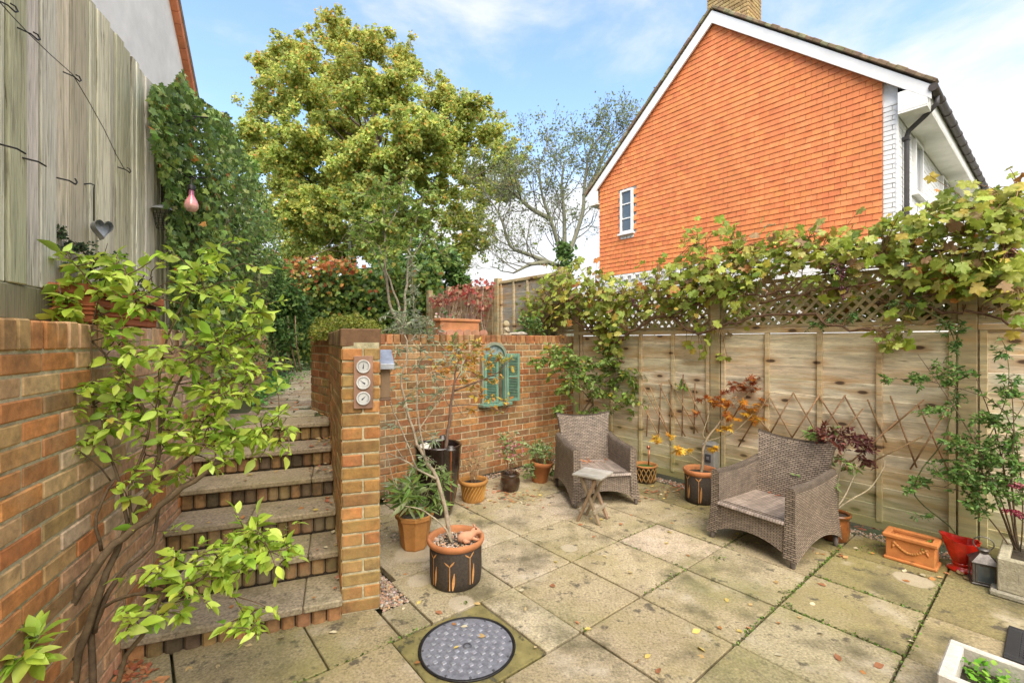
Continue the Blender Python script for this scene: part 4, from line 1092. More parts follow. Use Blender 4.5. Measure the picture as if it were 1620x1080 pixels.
for r_ in (.022,):
    P_ = [(.024, ym+r_*math.cos(a), zs+.09+r_*math.sin(a)) for a in seq(0, 2*math.pi, 16)[:-1]]; m_.poly(P_, (.4, .4, .3))
    P_ = [(.026, ym+.012*math.cos(a), zs+.09+.012*math.sin(a)) for a in seq(0, 2*math.pi, 16)[:-1]]; m_.poly(P_, (.1, .13, .1))
m_.build('fanlight', M['paint'], am)
m_ = MB(); m_.poly([(.012, yA+.035, zb_+.02), (.012, yB-.035, zb_+.02), (.012, yB-.035, zs), (.012, yA+.035, zs)]); m_.build('mirror_glass', mat('mirror', (.6, .6, .58), .06, 5, .05, 0, metal=1.0), am)
for hinge, ang_ in ((yA+.03, .32), (yB-.02, .30)):
    sh = MB(); d_ = V3((math.sin(ang_)*1.0, math.cos(ang_), 0)); n_ = V3((d_.y, -d_.x, 0)); ln = hwid*.92; o = (.05, hinge, 0)
    fr2 = (o, d_, n_, (0, 0, 1)); z0, z1 = zb_+.025, zs+.05
    for a, b in ((0, .03), (ln-.03, ln)): sh.box(a, b, -.011, .011, z0, z1, gr, .003, 0, fr2)
    for a, b in ((z0, z0+.035), (z1-.035, z1), ((z0+z1)/2-.0, (z0+z1)/2+.02)): sh.box(.03, ln-.03, -.010, .010, a, b, gr, .002, 0, fr2)
    z = z0+.04
    while z < z1-.045:
        if not ((z0+z1)/2-.012 < z < (z0+z1)/2+.02): 
            c_, s_ = math.cos(.75), math.sin(.75)
            sh.box(.028, ln-.028, -.012, .012, -.0022, .0022, jc(gr, .12), .001, 0, ((o[0], o[1], z), d_, n_*c_+V3((0, 0, s_)), V3((0, 0, c_))-n_*s_))
        z += .0185
    sh.build('shutter', M['paint'], am)

# expanding willow trellises
def spans(px, py): return S.ray_y(px, py, -.05)
wt = thing('willow_trellis', 'fan shaped willow lattice fixed to the fence behind the lattice pot', 'trellis', (K[0], K[1], 0), -A)
m_ = MB()
for a, b in (((1017, 640), (1043, 691)), ((1028, 612), (1060, 690)), ((1043, 608), (1084, 690)), ((1058, 600), (1104, 684)), ((1082, 600), (1121, 685)), ((1018, 612), (1060, 690))):
    p, q = spans(*a), spans(*b); m_.tube([(p[0], -.052, p[1]), (q[0], -.048, q[1])], .0065, 6, jc((.36, .22, .11), .15))
for a, b in (((1025, 640), (1022, 690)), ((1045, 607), (1041, 688)), ((1061, 606), (1059, 690)), ((1080, 592), (1078, 690)), ((1099, 606), (1097, 686)), ((1116, 632), (1117, 684))):
    p, q = spans(*a), spans(*b); m_.tube([(p[0], -.04, p[1]), (q[0], -.038, q[1])], .0065, 6, jc((.3, .18, .09), .15))
m_.build('willow_lattice', M['bark'], wt)
wt = thing('willow_trellis', 'long willow lattice of crossed sticks fixed to the fence above the nearer armchair', 'trellis', (K[0], K[1], 0), -A)
m_ = MB()
for a, b in (((1182, 622), (1159, 662)), ((1218, 622), (1168, 706)), ((1256, 620), (1215, 692)), ((1297, 624), (1248, 700)), ((1338, 624), (1290, 698)), ((1366, 646), (1318, 700)), ((1420, 665), (1330, 745)), ((1460, 690), (1360, 740)), ((1500, 645), (1440, 742)), ((1462, 632), (1405, 680))):
    p, q = spans(*a), spans(*b); m_.tube([(p[0], -.054, p[1]), (q[0], -.05, q[1])], .0065, 6, jc((.36, .22, .11), .15))
for a, b in (((1200, 664), (1234, 700)), ((1217, 628), (1260, 706)), ((1255, 622), (1300, 700)), ((1296, 628), (1348, 706)), ((1335, 625), (1385, 715)), ((1372, 632), (1402, 700)), ((1408, 626), (1450, 740)), ((1452, 640), (1500, 745))):
    p, q = spans(*a), spans(*b); m_.tube([(p[0], -.042, p[1]), (q[0], -.04, q[1])], .0065, 6, jc((.3, .18, .09), .15))
m_.build('willow_lattice', M['bark'], wt)

# outdoor socket post
x_, z_ = S.ray_y(1128, 697, -.06)
so_ = thing('socket_post', 'short grey timber post with an outdoor socket, at the fence post behind the maple', 'socket', S.w(x_, -.11, 0), -A)
m_ = MB(); m_.box(-.06, .06, -.05, .065, 0, z_-.03, (.3, .29, .26), .004); m_.lathe([(.087, z_-.03), (.05, z_+.0), (.0, z_+.0)], n=4, col=(.33, .32, .29), rot=math.pi/4, sm=False); m_.build('post', M['wood'], so_)
m_ = MB(); m_.box(-.03, .03, -.064, -.05, z_-.2, z_-.12, (.06, .06, .065), .004); m_.box(-.014, .014, -.068, -.063, z_-.175, z_-.145, (.2, .2, .2), .002); m_.build('socket', M['plastic'], so_)

# terracotta trough on the left wall
tx0, tx1 = L.ray_y(140, 500, 0)[0]+.0, L.ray_y(247, 500, 0)[0]
t = thing('wall_trough', 'red terracotta window box standing on the left brick wall', 'planter', L.w(tx0, -.0, 1.628), L.rot)
m_ = MB(); ln = tx1-tx0; c_ = (.42, .13, .05)
m_.box(.02, ln-.02, -.03+.02, .13, 0, .12, c_, .006)
for k in range(3): m_.box(.012, ln-.012, -.02, .135, .035+k*.018, .043+k*.018, c_, .003)
for b in ((0, ln, -.04, -.01), (0, ln, .11, .14), (0, .03, -.01, .11), (ln-.03, ln, -.01, .11)): m_.box(b[0], b[1], b[2], b[3], .12, .165, c_, .007)
m_.build('body', M['terracotta'], t); m_ = MB(); m_.box(.03, ln-.03, -.01, .11, .1, .15, (.04, .03, .02)); m_.build('compost', M['soil'], t)

# terracotta trough on the back wall, scalloped edging, statuette
def on_wall(px, dx=-.1): y, z = S.ray_x(px, 530, dx); return y
y0, y1 = on_wall(692), on_wall(753)
t = thing('coping_trough', 'weathered terracotta trough standing on the retaining wall below the red creeper', 'planter', S.w(-.16, y0, 1.63), -A)
m_ = MB(); ln = y1-y0; c_ = (.5, .21, .09)
m_.box(0, .13, 0, ln, 0, .14, c_, .008); m_.box(-.015, .145, -.015, ln+.015, .14, .175, c_, .008); m_.build('body', M['terracotta'], t)
ya, yb = on_wall(686), on_wall(765)
t = thing('scalloped_edging', 'low scalloped terracotta edging along the top of the retaining wall', 'edging', S.w(-.015, ya, 1.626), -A)
m_ = MB(); k = 6; wd = (yb-ya)/k
for i in range(k):
    P_ = [(yy, z) for yy, z in [(i*wd+.004, 0), ((i+1)*wd-.004, 0)]+[(i*wd+wd/2+(wd/2-.004)*math.cos(a), .025+.035*math.sin(a)) for a in seq(0, math.pi, 8)]]
    a = [m_.pt((.0, *p)) for p in P_]; b = [m_.pt((-.018, *p)) for p in P_]; cc = jc((.42, .22, .13), .15)
    m_.face(a, cc); m_.face(b[::-1], cc)
    for j in range(len(P_)): m_.face([a[j], b[j], b[(j+1) % len(P_)], a[(j+1) % len(P_)]], cc)
m_.build('edging_tiles', M['terracotta'], t)
ys_ = on_wall(801); t = thing('stone_statuette', 'little lichened stone figure on the retaining wall in front of the grey fence panel', 'statuette', S.w(-.1, ys_, 1.626), -A)
sc_ = (.42, .36, .24); m_ = MB()
m_.box(-.045, .045, -.05, .05, 0, .02, sc_, .006); m_.lathe([(.04, .02), (.045, .05), (.035, .09), (.028, .1)], n=14, col=sc_); m_.ball((0, 0, .135), (.042, .045, .042), 12, 8, (.42, .34, .2)); m_.ball((-.015, .01, .155), (.035, .04, .03), 10, 6, (.3, .28, .12))
m_.tube([(.02, -.04, .08), (.045, -.02, .05), (.045, .01, .045)], .012, 6, sc_); m_.build('figure', M['rough'], t)
ys_ = on_wall(820); t = thing('stone_slab_ornament', 'flat weathered stone lying on the retaining wall beside the statuette', 'stone', S.w(-.1, ys_, 1.626), -A)
m_ = MB(); m_.ball((0, 0, .018), (.05, .16, .024), 14, 6, (.33, .3, .24)); m_.ball((.0, .05, .03), (.035, .07, .02), 12, 6, (.36, .32, .26)); m_.build('stone', M['rough'], t)

# ================================================================== ironwork on the tall fence
def fy(px, py, y=.13): x, z = L.ray_y(px, py, y); return (x, y, z)
ln_ = thing('hanging_wire', 'sagging black wire with hooks strung across the tall board fence', 'wire', (L.o[0], L.o[1], 0), L.rot)
m_ = MB(); pts = [(0, 4), (14, 20), (44, 52), (78, 85), (115, 118), (140, 160), (165, 205), (184, 245), (197, 268)]
m_.tube([fy(*p, .10) for p in pts], .0017, 5, (.03, .03, .03)); m_.build('wire', M['metal'], ln_)
for (px, py) in ((0, 6), (38, 52), (108, 120), (192, 268)):
    m_ = MB(); p = fy(px, py, .12); m_.tube([(p[0]-.02, .13, p[2]+.004), (p[0], .10, p[2]), (p[0]+.02, .09, p[2]-.008), (p[0]+.035, .09, p[2]+.004), (p[0]+.03, .095, p[2]+.018), (p[0]+.015, .1, p[2]+.016)], .003, 5, (.03, .03, .03)); m_.build('hook', M['metal'], ln_)
for k, (px, py, lb) in enumerate(((15, 234, 'iron hook in the tall fence, the one nearest the left edge'), (100, 285, 'rusty iron hook in the middle of the tall fence, with nothing on it'), (50, 255, 'short iron pin in the tall fence, between the two bare hooks'))):
    hk = thing('fence_hook', lb, 'hook', (L.o[0], L.o[1], 0), L.rot, 'hooks on the tall fence'); p = fy(px, py, .12); m_ = MB()
    m_.tube([(p[0]-.03, .135, p[2]), (p[0], .10, p[2]), (p[0]+.028, .09, p[2]-.006)]+([(p[0]+.04, .09, p[2]+.008), (p[0]+.034, .095, p[2]+.022)] if k == 1 else []), .0035, 5, (.04, .03, .025)); m_.build('hook', M['metal'], hk)
ht = thing('tin_heart', 'heart shaped zinc lantern hanging from a hook on the tall fence above the window box', 'ornament', (L.o[0], L.o[1], 0), L.rot)
p0 = fy(157, 362, .08); m_ = MB(); hp = []
for a in seq(0, 2*math.pi, 40): hp.append((.0021*16*math.sin(a)**3, .003*(13*math.cos(a)-5*math.cos(2*a)-2*math.cos(3*a)-math.cos(4*a))))
hd = (math.cos(.95), -math.sin(.95)); I = [[m_.pt((p0[0]+q[0]*hd[0]-d*hd[1], .07+q[0]*hd[1]+d*hd[0], p0[2]+q[1])) for q in hp] for d in (-.035, .035)]
for j in range(len(hp)-1): m_.face([I[0][j], I[0][j+1], I[1][j+1], I[1][j]], (.4, .41, .42), 0, True)
m_.build('heart_band', M['zinc'], ht); m_ = MB(); m_.poly([(p0[0]+q[0]*.98*hd[0]-.02*hd[1], .07+q[0]*.98*hd[1]+.02*hd[0], p0[2]+q[1]*.98) for q in hp[:-1]], (.3, .3, .31)); m_.build('back_plate', M['zinc'], ht)
m_ = MB(); q0 = fy(157, 304, .11); m_.tube([(p0[0], .1, p0[2]+.035), (p0[0], .1, q0[2]-.005), (p0[0]+.004, .1, q0[2]+.012), (p0[0]-.01, .11, q0[2]+.014), (p0[0]-.03, .135, q0[2])], .003, 5, (.03, .03, .03)); m_.build('hook', M['metal'], ht)
# two scrolled brackets, a mesh feeder and a pink glass bulb feeder
def bracket(label, px, py, reach):
    b_ = thing('iron_bracket', label, 'bracket', (L.o[0], L.o[1], 0), L.rot, 'scrolled brackets at the fence end'); p = fy(px, py, .135); m_ = MB()
    x0, z0 = p[0], p[2]
    m_.tube([(x0, .135, z0), (x0, .0, z0+.01), (x0, -reach, z0+.02)], .005, 6, (.025, .024, .023))
    m_.tube([(x0, .135, z0-.2), (x0, .09, z0-.2)]+[(x0, .07+.05*math.cos(a), z0-.14+.06*math.sin(a)) for a in seq(-1.2, 1.4, 8)]+[(x0, -.02, z0-.02), (x0, -.06, z0+.008)], .0045, 6, (.025, .024, .023))
    m_.tube([(x0, .09+.022*math.cos(a)*(1-a/12), z0-.21+.022*math.sin(a)*(1-a/12)) for a in seq(0, 9, 18)], .004, 5, (.025, .024, .023))
    m_.tube([(x0, .135, z0+.03), (x0, .135, z0-.24)], .006, 6, (.025, .024, .023)); m_.build('scroll', M['metal'], b_); return (x0, z0)
bx0 = bracket('scrolled iron bracket at the end of the tall fence, the upper one among the ivy', 256, 180, .13)
bx1 = bracket('scrolled iron bracket at the end of the tall fence, the lower one holding the feeders', 256, 278, .14)
fd = thing('mesh_feeder', 'hanging wire mesh bird feeder with a round grey roof beside the ivy', 'bird feeder', (L.o[0], L.o[1], 0), L.rot)
p = fy(257, 330, .07); m_ = MB(); m_.lathe([(.062, 0), (.05, .016), (.02, .03), (.0, .033)], (p[0], .07, p[2]-.01), 20, (.36, .34, .29)); m_.build('roof', M['zinc'], fd)
m_ = MB()
for k in range(12): a = 2*math.pi*k/12; m_.tube([(p[0]+.046*math.cos(a+v*.5)*(1-.35*v*v), .07+.046*math.sin(a+v*.5)*(1-.35*v*v), p[2]-.01-.12*v) for v in seq(0, 1, 5)], .0014, 4, (.06, .055, .05))
for v in (.25, .5, .75, 1): m_.tube([(p[0]+.046*(1-.35*v*v)*math.cos(a), .07+.046*(1-.35*v*v)*math.sin(a), p[2]-.01-.12*v) for a in seq(0, 2*math.pi, 16)], .0014, 4, (.06, .055, .05))
m_.tube([(p[0], .07, p[2]+.02), (p[0], .07, bx1[1]+.01)], .002, 4, (.05, .05, .05)); m_.build('mesh_cage', M['metal'], fd)
gl = thing('glass_feeder', 'pink glass bulb feeder hanging in front of the ivy by the tall fence', 'bird feeder', (L.o[0], L.o[1], 0), L.rot)
gx, gz = L.ray_y(303, 323, -.2); m_ = MB()
m_.lathe([(.0, -.045, (.7, .42, .34)), (.021, -.04, (.72, .42, .34)), (.034, -.022, (.7, .36, .3)), (.035, -.006, (.68, .3, .28)), (.029, .018, (.6, .2, .22)), (.019, .036, (.5, .14, .18)), (.013, .05, (.32, .08, .14)), (.013, .082, (.2, .06, .1))], (gx, -.2, gz), 24); m_.build('bulb', M['glaze'], gl)
m_ = MB(); m_.lathe([(.02, .08), (.02, .105), (.004, .112), (.003, .15)], (gx, -.2, gz), 12, (.1, .07, .07)); m_.tube([(gx, -.2, gz+.14), (gx-.1, -.1, gz+.19), (bx1[0], -.0, bx1[1]+.015)], .0025, 5, (.05, .04, .03)); m_.build('cap', M['metal'], gl)

# ================================================================== small things in and around the pots
def solar(label, px, py, Z, h, up):
    p = D3(px, py, Z); t = thing('solar_light', label, 'garden light', (p[0], p[1], p[2]-h), 0, 'solar stake lights')
    m_ = MB(); m_.lathe([(.0, h), (.022, h-.002), (.026, h-.014), (.028, h-.026), (.04, h-.03), (.04, h-.034), (.01, h-.036)], n=24, col=(.38, .37, .36)); m_.build('cap', M['steel'], t)
    m_ = MB(); m_.lathe([(.011, h-.036), (.011, h-.13), (.008, h-.132), (.006, up), (.0, 0)], n=10, col=(.35, .2, .08)); m_.build('stake', M['copper'], t)
solar('solar stake light with a domed grey cap, in front of the tall dark planter', 713, 705, 3.83, .56, .25)
solar('solar stake light with a flat grey cap standing inside the tall dark planter', 700, 688, 4.12, .24, .1)
t = thing('solar_light', 'copper capped stake light standing in the lattice pot', 'garden light', (pG[0]+.03, pG[1]-.01, .14), 0, 'solar stake lights')
m_ = MB(); m_.lathe([(.0, .26), (.017, .257), (.019, .225), (.012, .222)], n=16, col=(.5, .22, .13)); m_.build('cap', M['copper'], t)
m_ = MB(); m_.tube([(0, 0, 0), (.01, 0, .225)], .0075, 8, (.6, .42, .3)); m_.build('stake', M['copper'], t)
t = thing('stone_ball', 'pale stone ball resting on the compost of the tall dark planter', 'ball', (pA[0]-.105, pA[1]-.08, .545), 0)
m_ = MB(); m_.ball((0, 0, .055), .058, 18, 10, (.62, .58, .5)); m_.build('ball', M['rough'], t)
# clay animal lying in the olive pot: one continuous skin
t = thing('clay_animal', 'small terracotta animal figurine curled on the pebbles of the olive pot', 'figurine', (pC[0]+.075, pC[1]-.03, .268), .45)
m_ = MB(); spine = [(-.06, 0, .012, .008), (-.052, 0, .02, .024), (-.03, 0, .026, .034), (0, 0, .027, .034), (.025, 0, .03, .03), (.04, 0, .04, .022), (.05, -.002, .052, .023), (.062, -.004, .056, .024), (.076, -.006, .05, .018), (.09, -.008, .044, .011), (.094, -.008, .042, .005)]
m_.tube([q[:3] for q in spine], [q[3] for q in spine], 14, (.58, .3, .17))
for sgn in (-1, 1):
    m_.tube([(.03, sgn*.02, .02), (.055, sgn*.028, .008), (.075, sgn*.026, .006)], [.012, .009, .008], 8, (.56, .28, .16)); m_.tube([(-.03, sgn*.02, .02), (-.02, sgn*.036, .012), (.005, sgn*.036, .006)], [.017, .014, .008], 8, (.56, .28, .16))
    m_.tube([(.058, sgn*.014-.003, .074), (.055, sgn*.024-.003, .088), (.06, sgn*.022, .07)], [.007, .008, .003], 6, (.54, .26, .15))
    m_.ball((.076, sgn*.0125-.005, .058), .003, 6, 4, (.05, .03, .02))
m_.build('body', M['terracotta'], t)
# lamp column beyond the hedge
p = D3(553, 400, 20); t = thing('lamp_column', 'thin white lamp column rising behind the ivy hedge', 'lamp post', (p[0], p[1], 0))
m_ = MB(); zt = D3(553, 338, 20)[2]; m_.tube([(0, 0, 0), (0, 0, 2.5), (0, 0, zt)], [.08, .07, .06], 10, (.75, .75, .72)); m_.build('column', M['white'], t)
m_ = MB(); m_.tube([(0, 0, zt), (0, -.12, zt+.08), (0, -.4, zt+.1)], [.06, .09, .05], 10, (.6, .6, .6)); m_.build('lamp_head', M['white'], t)
# ================================================================== planting
UPV = np.array([0, 0, 1.0])
def pw(px, py, Z): return np.array(D3(px, py, Z))
def inpoly(x, y, poly):
    c = False; j = len(poly)-1
    for i in range(len(poly)):
        if (poly[i][1] > y) != (poly[j][1] > y) and x < (poly[j][0]-poly[i][0])*(y-poly[i][1])/(poly[j][1]-poly[i][1])+poly[i][0]: c = not c
        j = i
    return c
def sample(poly, n):
    xs = [p[0] for p in poly]; ys = [p[1] for p in poly]; o = []
    while len(o) < n:
        x, y = random.uniform(min(xs), max(xs)), random.uniform(min(ys), max(ys))
        if inpoly(x, y, poly): o.append((x, y))
    return o
def smooth(pts, k=3):
    """a rounder polyline through the points"""
    P = [np.array(p, float) for p in pts]
    if len(P) < 3: return P
    o = []
    for i in range(len(P)-1):
        p0, p1, p2, p3 = P[max(0, i-1)], P[i], P[i+1], P[min(len(P)-1, i+2)]
        for j in range(k):
            t = j/k; o.append(.5*((2*p1)+(p2-p0)*t+(2*p0-5*p1+4*p2-p3)*t*t+(3*p1-p0-3*p2+p3)*t**3))
    o.append(P[-1]); return o
def make_plant(name, label, cat, base, stems, clusters, lm, tpl, size, cols, w=None, per=7, twr=.0022, scol=(.16, .11, .06), group=None, upn=.55, tailw=.6, sj=.25, cj=.12, sn=7, colf=None, jitter=.004, leafpart='foliage', direct=False):
    """stems: [(points, r0, r1)]; clusters: [(centre, radii, twigs)]; each twig grows from the nearest stem and carries leaves"""
    base = np.array(base, float)
    t = thing(name, label, cat, tuple(base), 0, group)
    m_ = MB(); anc = []
    for pts, r0, r1 in stems:
        q = smooth(pts)
        q = [p+(rng.normal(size=3)*r0*.25 if 0 < i < len(q)-1 else 0) for i, p in enumerate(q)]
        m_.tube([p-base for p in q], [r0+(r1-r0)*i/(len(q)-1) for i in range(len(q))], sn, jc(scol, .12))
        anc += [(p, r0+(r1-r0)*i/(len(q)-1)) for i, p in enumerate(q)]
    AP = np.array([a[0] for a in anc])
    P, D, C, ci = [], [], [], 0
    for cl in clusters:
        c, rad, n = np.array(cl[0]), np.array(cl[1]), cl[2]
        ccol = cl[3] if len(cl) > 3 else None
        for _ in range(n):
            tg = c + rng.normal(size=3)*rad*.55
            d = np.linalg.norm(AP-tg, axis=1) + .25*np.maximum(0, AP[:, 2]-tg[2])
            k = int(np.argmin(d + rng.uniform(0, .06, len(d))))
            a = AP[k]; dl = tg-a; ln = np.linalg.norm(dl)
            if ln < .01: continue
            mid = a+dl*.5+rng.normal(size=3)*ln*.10+UPV*ln*.05
            q = smooth([a, mid, tg], 3)
            if not direct: m_.tube([p-base for p in q], [twr*(1.5-.9*i/(len(q)-1)) for i in range(len(q))], 4, jc(scol, .15), cap=False)
            if ln < 1.2: AP = np.vstack([AP, q[3:5]])
            L_ = min(tailw, .9*max(.25, (per*size*.33)/ln))
            for j in range(per):
                v = 1-L_*(j+rng.uniform(0, .8))/per
                v = max(0, min(.999, v)); i = int(v*(len(q)-1)); p = q[i]+(q[i+1]-q[i])*(v*(len(q)-1)-i)
                ddir = unit(q[i+1]-q[i]); sd = unit(np.cross(ddir, UPV+.4*rng.normal(size=3)))*(1 if j % 2 else -1)
                P.append(p+rng.normal(size=3)*jitter); D.append(unit(ddir*(.5 if j else 1.2)+sd*.9*(1 if j else .2)+.25*rng.normal(size=3)+np.array([0, 0, -.15])))
                C.append(ccol)
    m_.build('stems', M['bark'], t)
    n = len(P)
    if n:
        P = np.array(P); D = np.array(D); N = unit(rng.normal(size=(n, 3))*(1-upn)+UPV*upn)
        col = pal(n, cols, w, cj)
        for i, c in enumerate(C):
            if c is not None:
                c2 = c[rng.randint(len(c))] if isinstance(c, list) else c
                col[i] = np.clip(np.array(c2)*(1+.13*rng.normal()), .003, .95)
        if colf: col = colf(P, col)
        leaves(leafpart, lm, t, tpl, P-base, D, N, size*(1+sj*rng.normal(size=n)).clip(.4, 1.8), col)
    return t
def cl(px, py, Z, rx, ry, n, rz=None, col=None):
    k = Z/FPX; c = (pw(px, py, Z), (rx*k, (rz if rz else (rx+ry)/2)*k, ry*k), n)
    return c+(col,) if col else c
def ln(*pts): return [pw(*p) for p in pts]

# ------------------------------------------------------------------ lime green shrub in the foreground
LIME = [(.46, .60, .07), (.37, .53, .06), (.58, .68, .14), (.5, .63, .09), (.28, .44, .05)]
stems = [
 (ln((58, 1150, 1.72), (75, 1040, 1.75), (110, 960, 1.79), (165, 875, 1.84), (215, 833, 1.9), (270, 785, 1.95), (320, 745, 2.0), (350, 730, 2.05)), .021, .010),
 (ln((108, 1150, 1.78), (125, 1030, 1.81), (160, 930, 1.85), (185, 870, 1.9), (202, 830, 1.92), (240, 765, 1.97), (252, 700, 2.0), (252, 640, 2.0)), .017, .006),
 (ln((150, 1150, 1.82), (148, 1000, 1.86), (185, 915, 1.9), (238, 862, 1.95), (252, 800, 2.0)), .014, .006),
 (ln((165, 1150, 1.7), (200, 1040, 1.73), (237, 985, 1.76), (262, 930, 1.8), (300, 890, 1.85), (350, 860, 1.9)), .010, .004),
 (ln((150, 1000, 1.86), (165, 960, 1.84), (215, 940, 1.8), (290, 930, 1.8), (340, 900, 1.82)), .009, .004),
 (ln((203, 833, 1.91), (192, 780, 1.9), (172, 715, 1.9), (160, 660, 1.9)), .008, .003),
 (ln((210, 838, 1.9), (205, 770, 1.93), (235, 690, 1.97), (225, 640, 1.97), (180, 575, 1.94), (145, 540, 1.92), (105, 492, 1.88)), .007, .003),
 (ln((148, 640, 1.9), (145, 580, 1.9), (145, 520, 1.9), (165, 450, 1.93), (190, 410, 1.95)), .004, .002),
 (ln((252, 650, 2.0), (256, 560, 2.02), (290, 480, 2.05), (325, 425, 2.06)), .006, .0025),
 (ln((252, 680, 2.0), (300, 575, 2.08), (365, 545, 2.12), (410, 520, 2.16)), .006, .0025),
 (ln((252, 760, 2.0), (330, 700, 2.1), (400, 690, 2.15), (440, 665, 2.2)), .006, .0025),
 (ln((100, 640, 1.8), (85, 640, 1.75), (110, 700, 1.8), (150, 730, 1.86), (175, 760, 1.9)), .004, .003),
 (ln((160, 870, 1.85), (152, 815, 1.82), (180, 760, 1.86)), .007, .005)]
cls = [cl(110, 482, 1.88, 48, 31, 18), cl(150, 425, 1.92, 54, 34, 22), cl(205, 455, 1.95, 48, 54, 22), cl(180, 530, 1.93, 46, 42, 15), cl(330, 430, 2.05, 67, 42, 28), cl(375, 490, 2.1, 54, 61, 32), cl(310, 530, 2.05, 73, 54, 32), cl(392, 545, 2.15, 54, 42, 27),
       cl(350, 610, 2.1, 91, 51, 48), cl(405, 690, 2.2, 48, 34, 27), cl(300, 680, 2.05, 73, 46, 36), cl(180, 650, 1.93, 61, 46, 32), cl(150, 610, 1.9, 48, 36, 14), cl(250, 610, 2.0, 73, 61, 36), cl(370, 700, 2.1, 73, 42, 36), cl(130, 690, 1.85, 36, 24, 9),
       cl(400, 860, 1.88, 54, 43, 38), cl(345, 880, 1.85, 73, 41, 38), cl(295, 905, 1.8, 61, 39, 28), cl(240, 965, 1.76, 54, 21, 15), cl(395, 985, 1.8, 26, 26, 14), cl(250, 760, 1.98, 61, 48, 18)]
make_plant('garden_shrub', 'open lime green leaved shrub with bare twisting stems at the foot of the left wall', 'shrub', G(110, 1150), stems, cls, M['leaf'], T_OVAL, .045, LIME+[(.5, .5, .08)], [4, 4, 2, 4, 2, .5], 6, .0022, (.13, .085, .045), sj=.38, upn=.62)
make_plant('leafy_seedling', 'bright green broad leaved young plant in the bottom left corner', 'plant', G(20, 1230), [(ln((20, 1230, 1.55), (25, 1120, 1.52), (35, 1040, 1.48)), .006, .003)], [cl(35, 1030, 1.48, 45, 32, 8)], M['leaf'], T_OVAL, .07, LIME, None, 6, .0025, (.16, .2, .06))

# ------------------------------------------------------------------ ivy over the far part of the left fence
def facing(P, fr, d=(0, -1)):   # direction of a frame vector in the world
    return np.array([fr.ex[0]*d[0]+fr.ey[0]*d[1], fr.ex[1]*d[0]+fr.ey[1]*d[1], 0.0])
def cover(poly, n, fr, plane, depth, bulge=0.0):
    P = []
    for px, py in sample(poly, n):
        y = plane-min(abs(rng.normal()), 1.9)*depth
        x, z = fr.ray_y(px, py, y); P.append(fr.w(x, y, z))
    return np.array(P)
iv = thing('ivy', 'dark green ivy covering the far end of the tall board fence', 'ivy', L.w(.8, 0, 1.62))
b0 = np.array(L.w(.8, 0, 1.62))
poly = [(236, 150), (250, 132), (270, 140), (288, 108), (300, 138), (330, 168), (360, 186), (378, 230), (402, 285), (428, 330), (448, 400), (445, 470), (432, 560), (395, 598), (320, 600), (275, 520), (262, 300), (240, 210)]
P = cover(poly, 15000, L, .14, .09)
poly2 = [(330, 168), (360, 180), (385, 225), (410, 285), (440, 330), (462, 400), (455, 470), (440, 570), (395, 600), (340, 600), (320, 400)]
P = np.vstack([P, cover(poly2, 5000, L, .06, .16)])
n = len(P); fc = facing(P, L)
D = unit(np.array([0, 0, -1.0])+.75*rng.normal(size=(n, 3))); N = unit(fc*1.0+UPV*.5+.5*rng.normal(size=(n, 3)))
leaves('foliage', M['waxleaf'], iv, T_IVY, P-b0, D, N, rng.uniform(.02, .042, n), pal(n, [(.14, .23, .055), (.19, .29, .065), (.09, .15, .04), (.28, .38, .08), (.46, .2, .05), (.36, .42, .16)], [5, 5, 4, 3, .35, 1.2]))
m_ = MB()
for k in range(40):
    x0 = random.uniform(.9, 5); p = np.array(L.w(x0, .08, 1.6))-b0; grow(m_, p, (0, 0, 1), random.uniform(.8, 1.15), .008, 1, 3, .6, .4, .3, .15, 5, 4, (.2, .15, .1))
m_.build('stems', M['bark'], iv)
# trees and shrubs just beyond the ivy
def bush(name, label, cat, base, blobs, lm, tpl, size, cols, w, dens, stems=(), scol=(.14, .1, .06), group=None, shell=.55, sub=7, subr=.45, upn=.45, part='foliage', cj=.15, colf=None):
    """crown of many leaves in clumps: blobs = [(centre, radii, leaves)]"""
    base = np.array(base, float); t = thing(name, label, cat, tuple(base), 0, group)
    PP, UU = [], []
    for c, rad, n in blobs:
        c = np.array(c); rad = np.array(rad); n = int(n*dens)
        if sub <= 1:
            P, u = blob(c, rad, n, shell); PP.append(P); UU.append(u); continue
        for k in range(sub):
            d = rnd_dirs(1)[0]; sc_ = c+d*rad*(rng.uniform(.35, .8) if sub < 30 else rng.uniform(.15, 1.08))
            P, u = blob(sc_, rad*subr*rng.uniform(.7, 1.25), max(1, n//sub), shell); PP.append(P); UU.append(u)
    P = np.vstack(PP); U_ = np.vstack(UU); n = len(P)
    D = unit(U_*.5+rng.normal(size=(n, 3))+np.array([0, 0, -.25])); N = unit(U_*.7+UPV*upn*1.4+.55*rng.normal(size=(n, 3)))
    col = pal(n, cols, w, cj)
    if colf: col = colf(P, col)
    if len(stems):
        m_ = MB()
        for pts, r0, r1 in stems:
            q = smooth(pts); m_.tube([p-base for p in q], [r0+(r1-r0)*i/(len(q)-1) for i in range(len(q))], 7, jc(scol, .15))
        m_.build('trunk', M['bark'], t)
    leaves(part, lm, t, tpl, P-base, D, N, size*rng.uniform(.65, 1.25, n), col)
    return t
def bl(px, py, Z, rx, ry, n, rz=None):
    k = Z/FPX; return (pw(px, py, Z), (rx*k, (rz or max(rx, ry))*k, ry*k), n)
DARK = [(.09, .18, .045), (.065, .125, .035), (.13, .24, .055), (.2, .3, .07)]
g0 = D3(415, 590, 7.6); g0 = (g0[0], g0[1], .95)
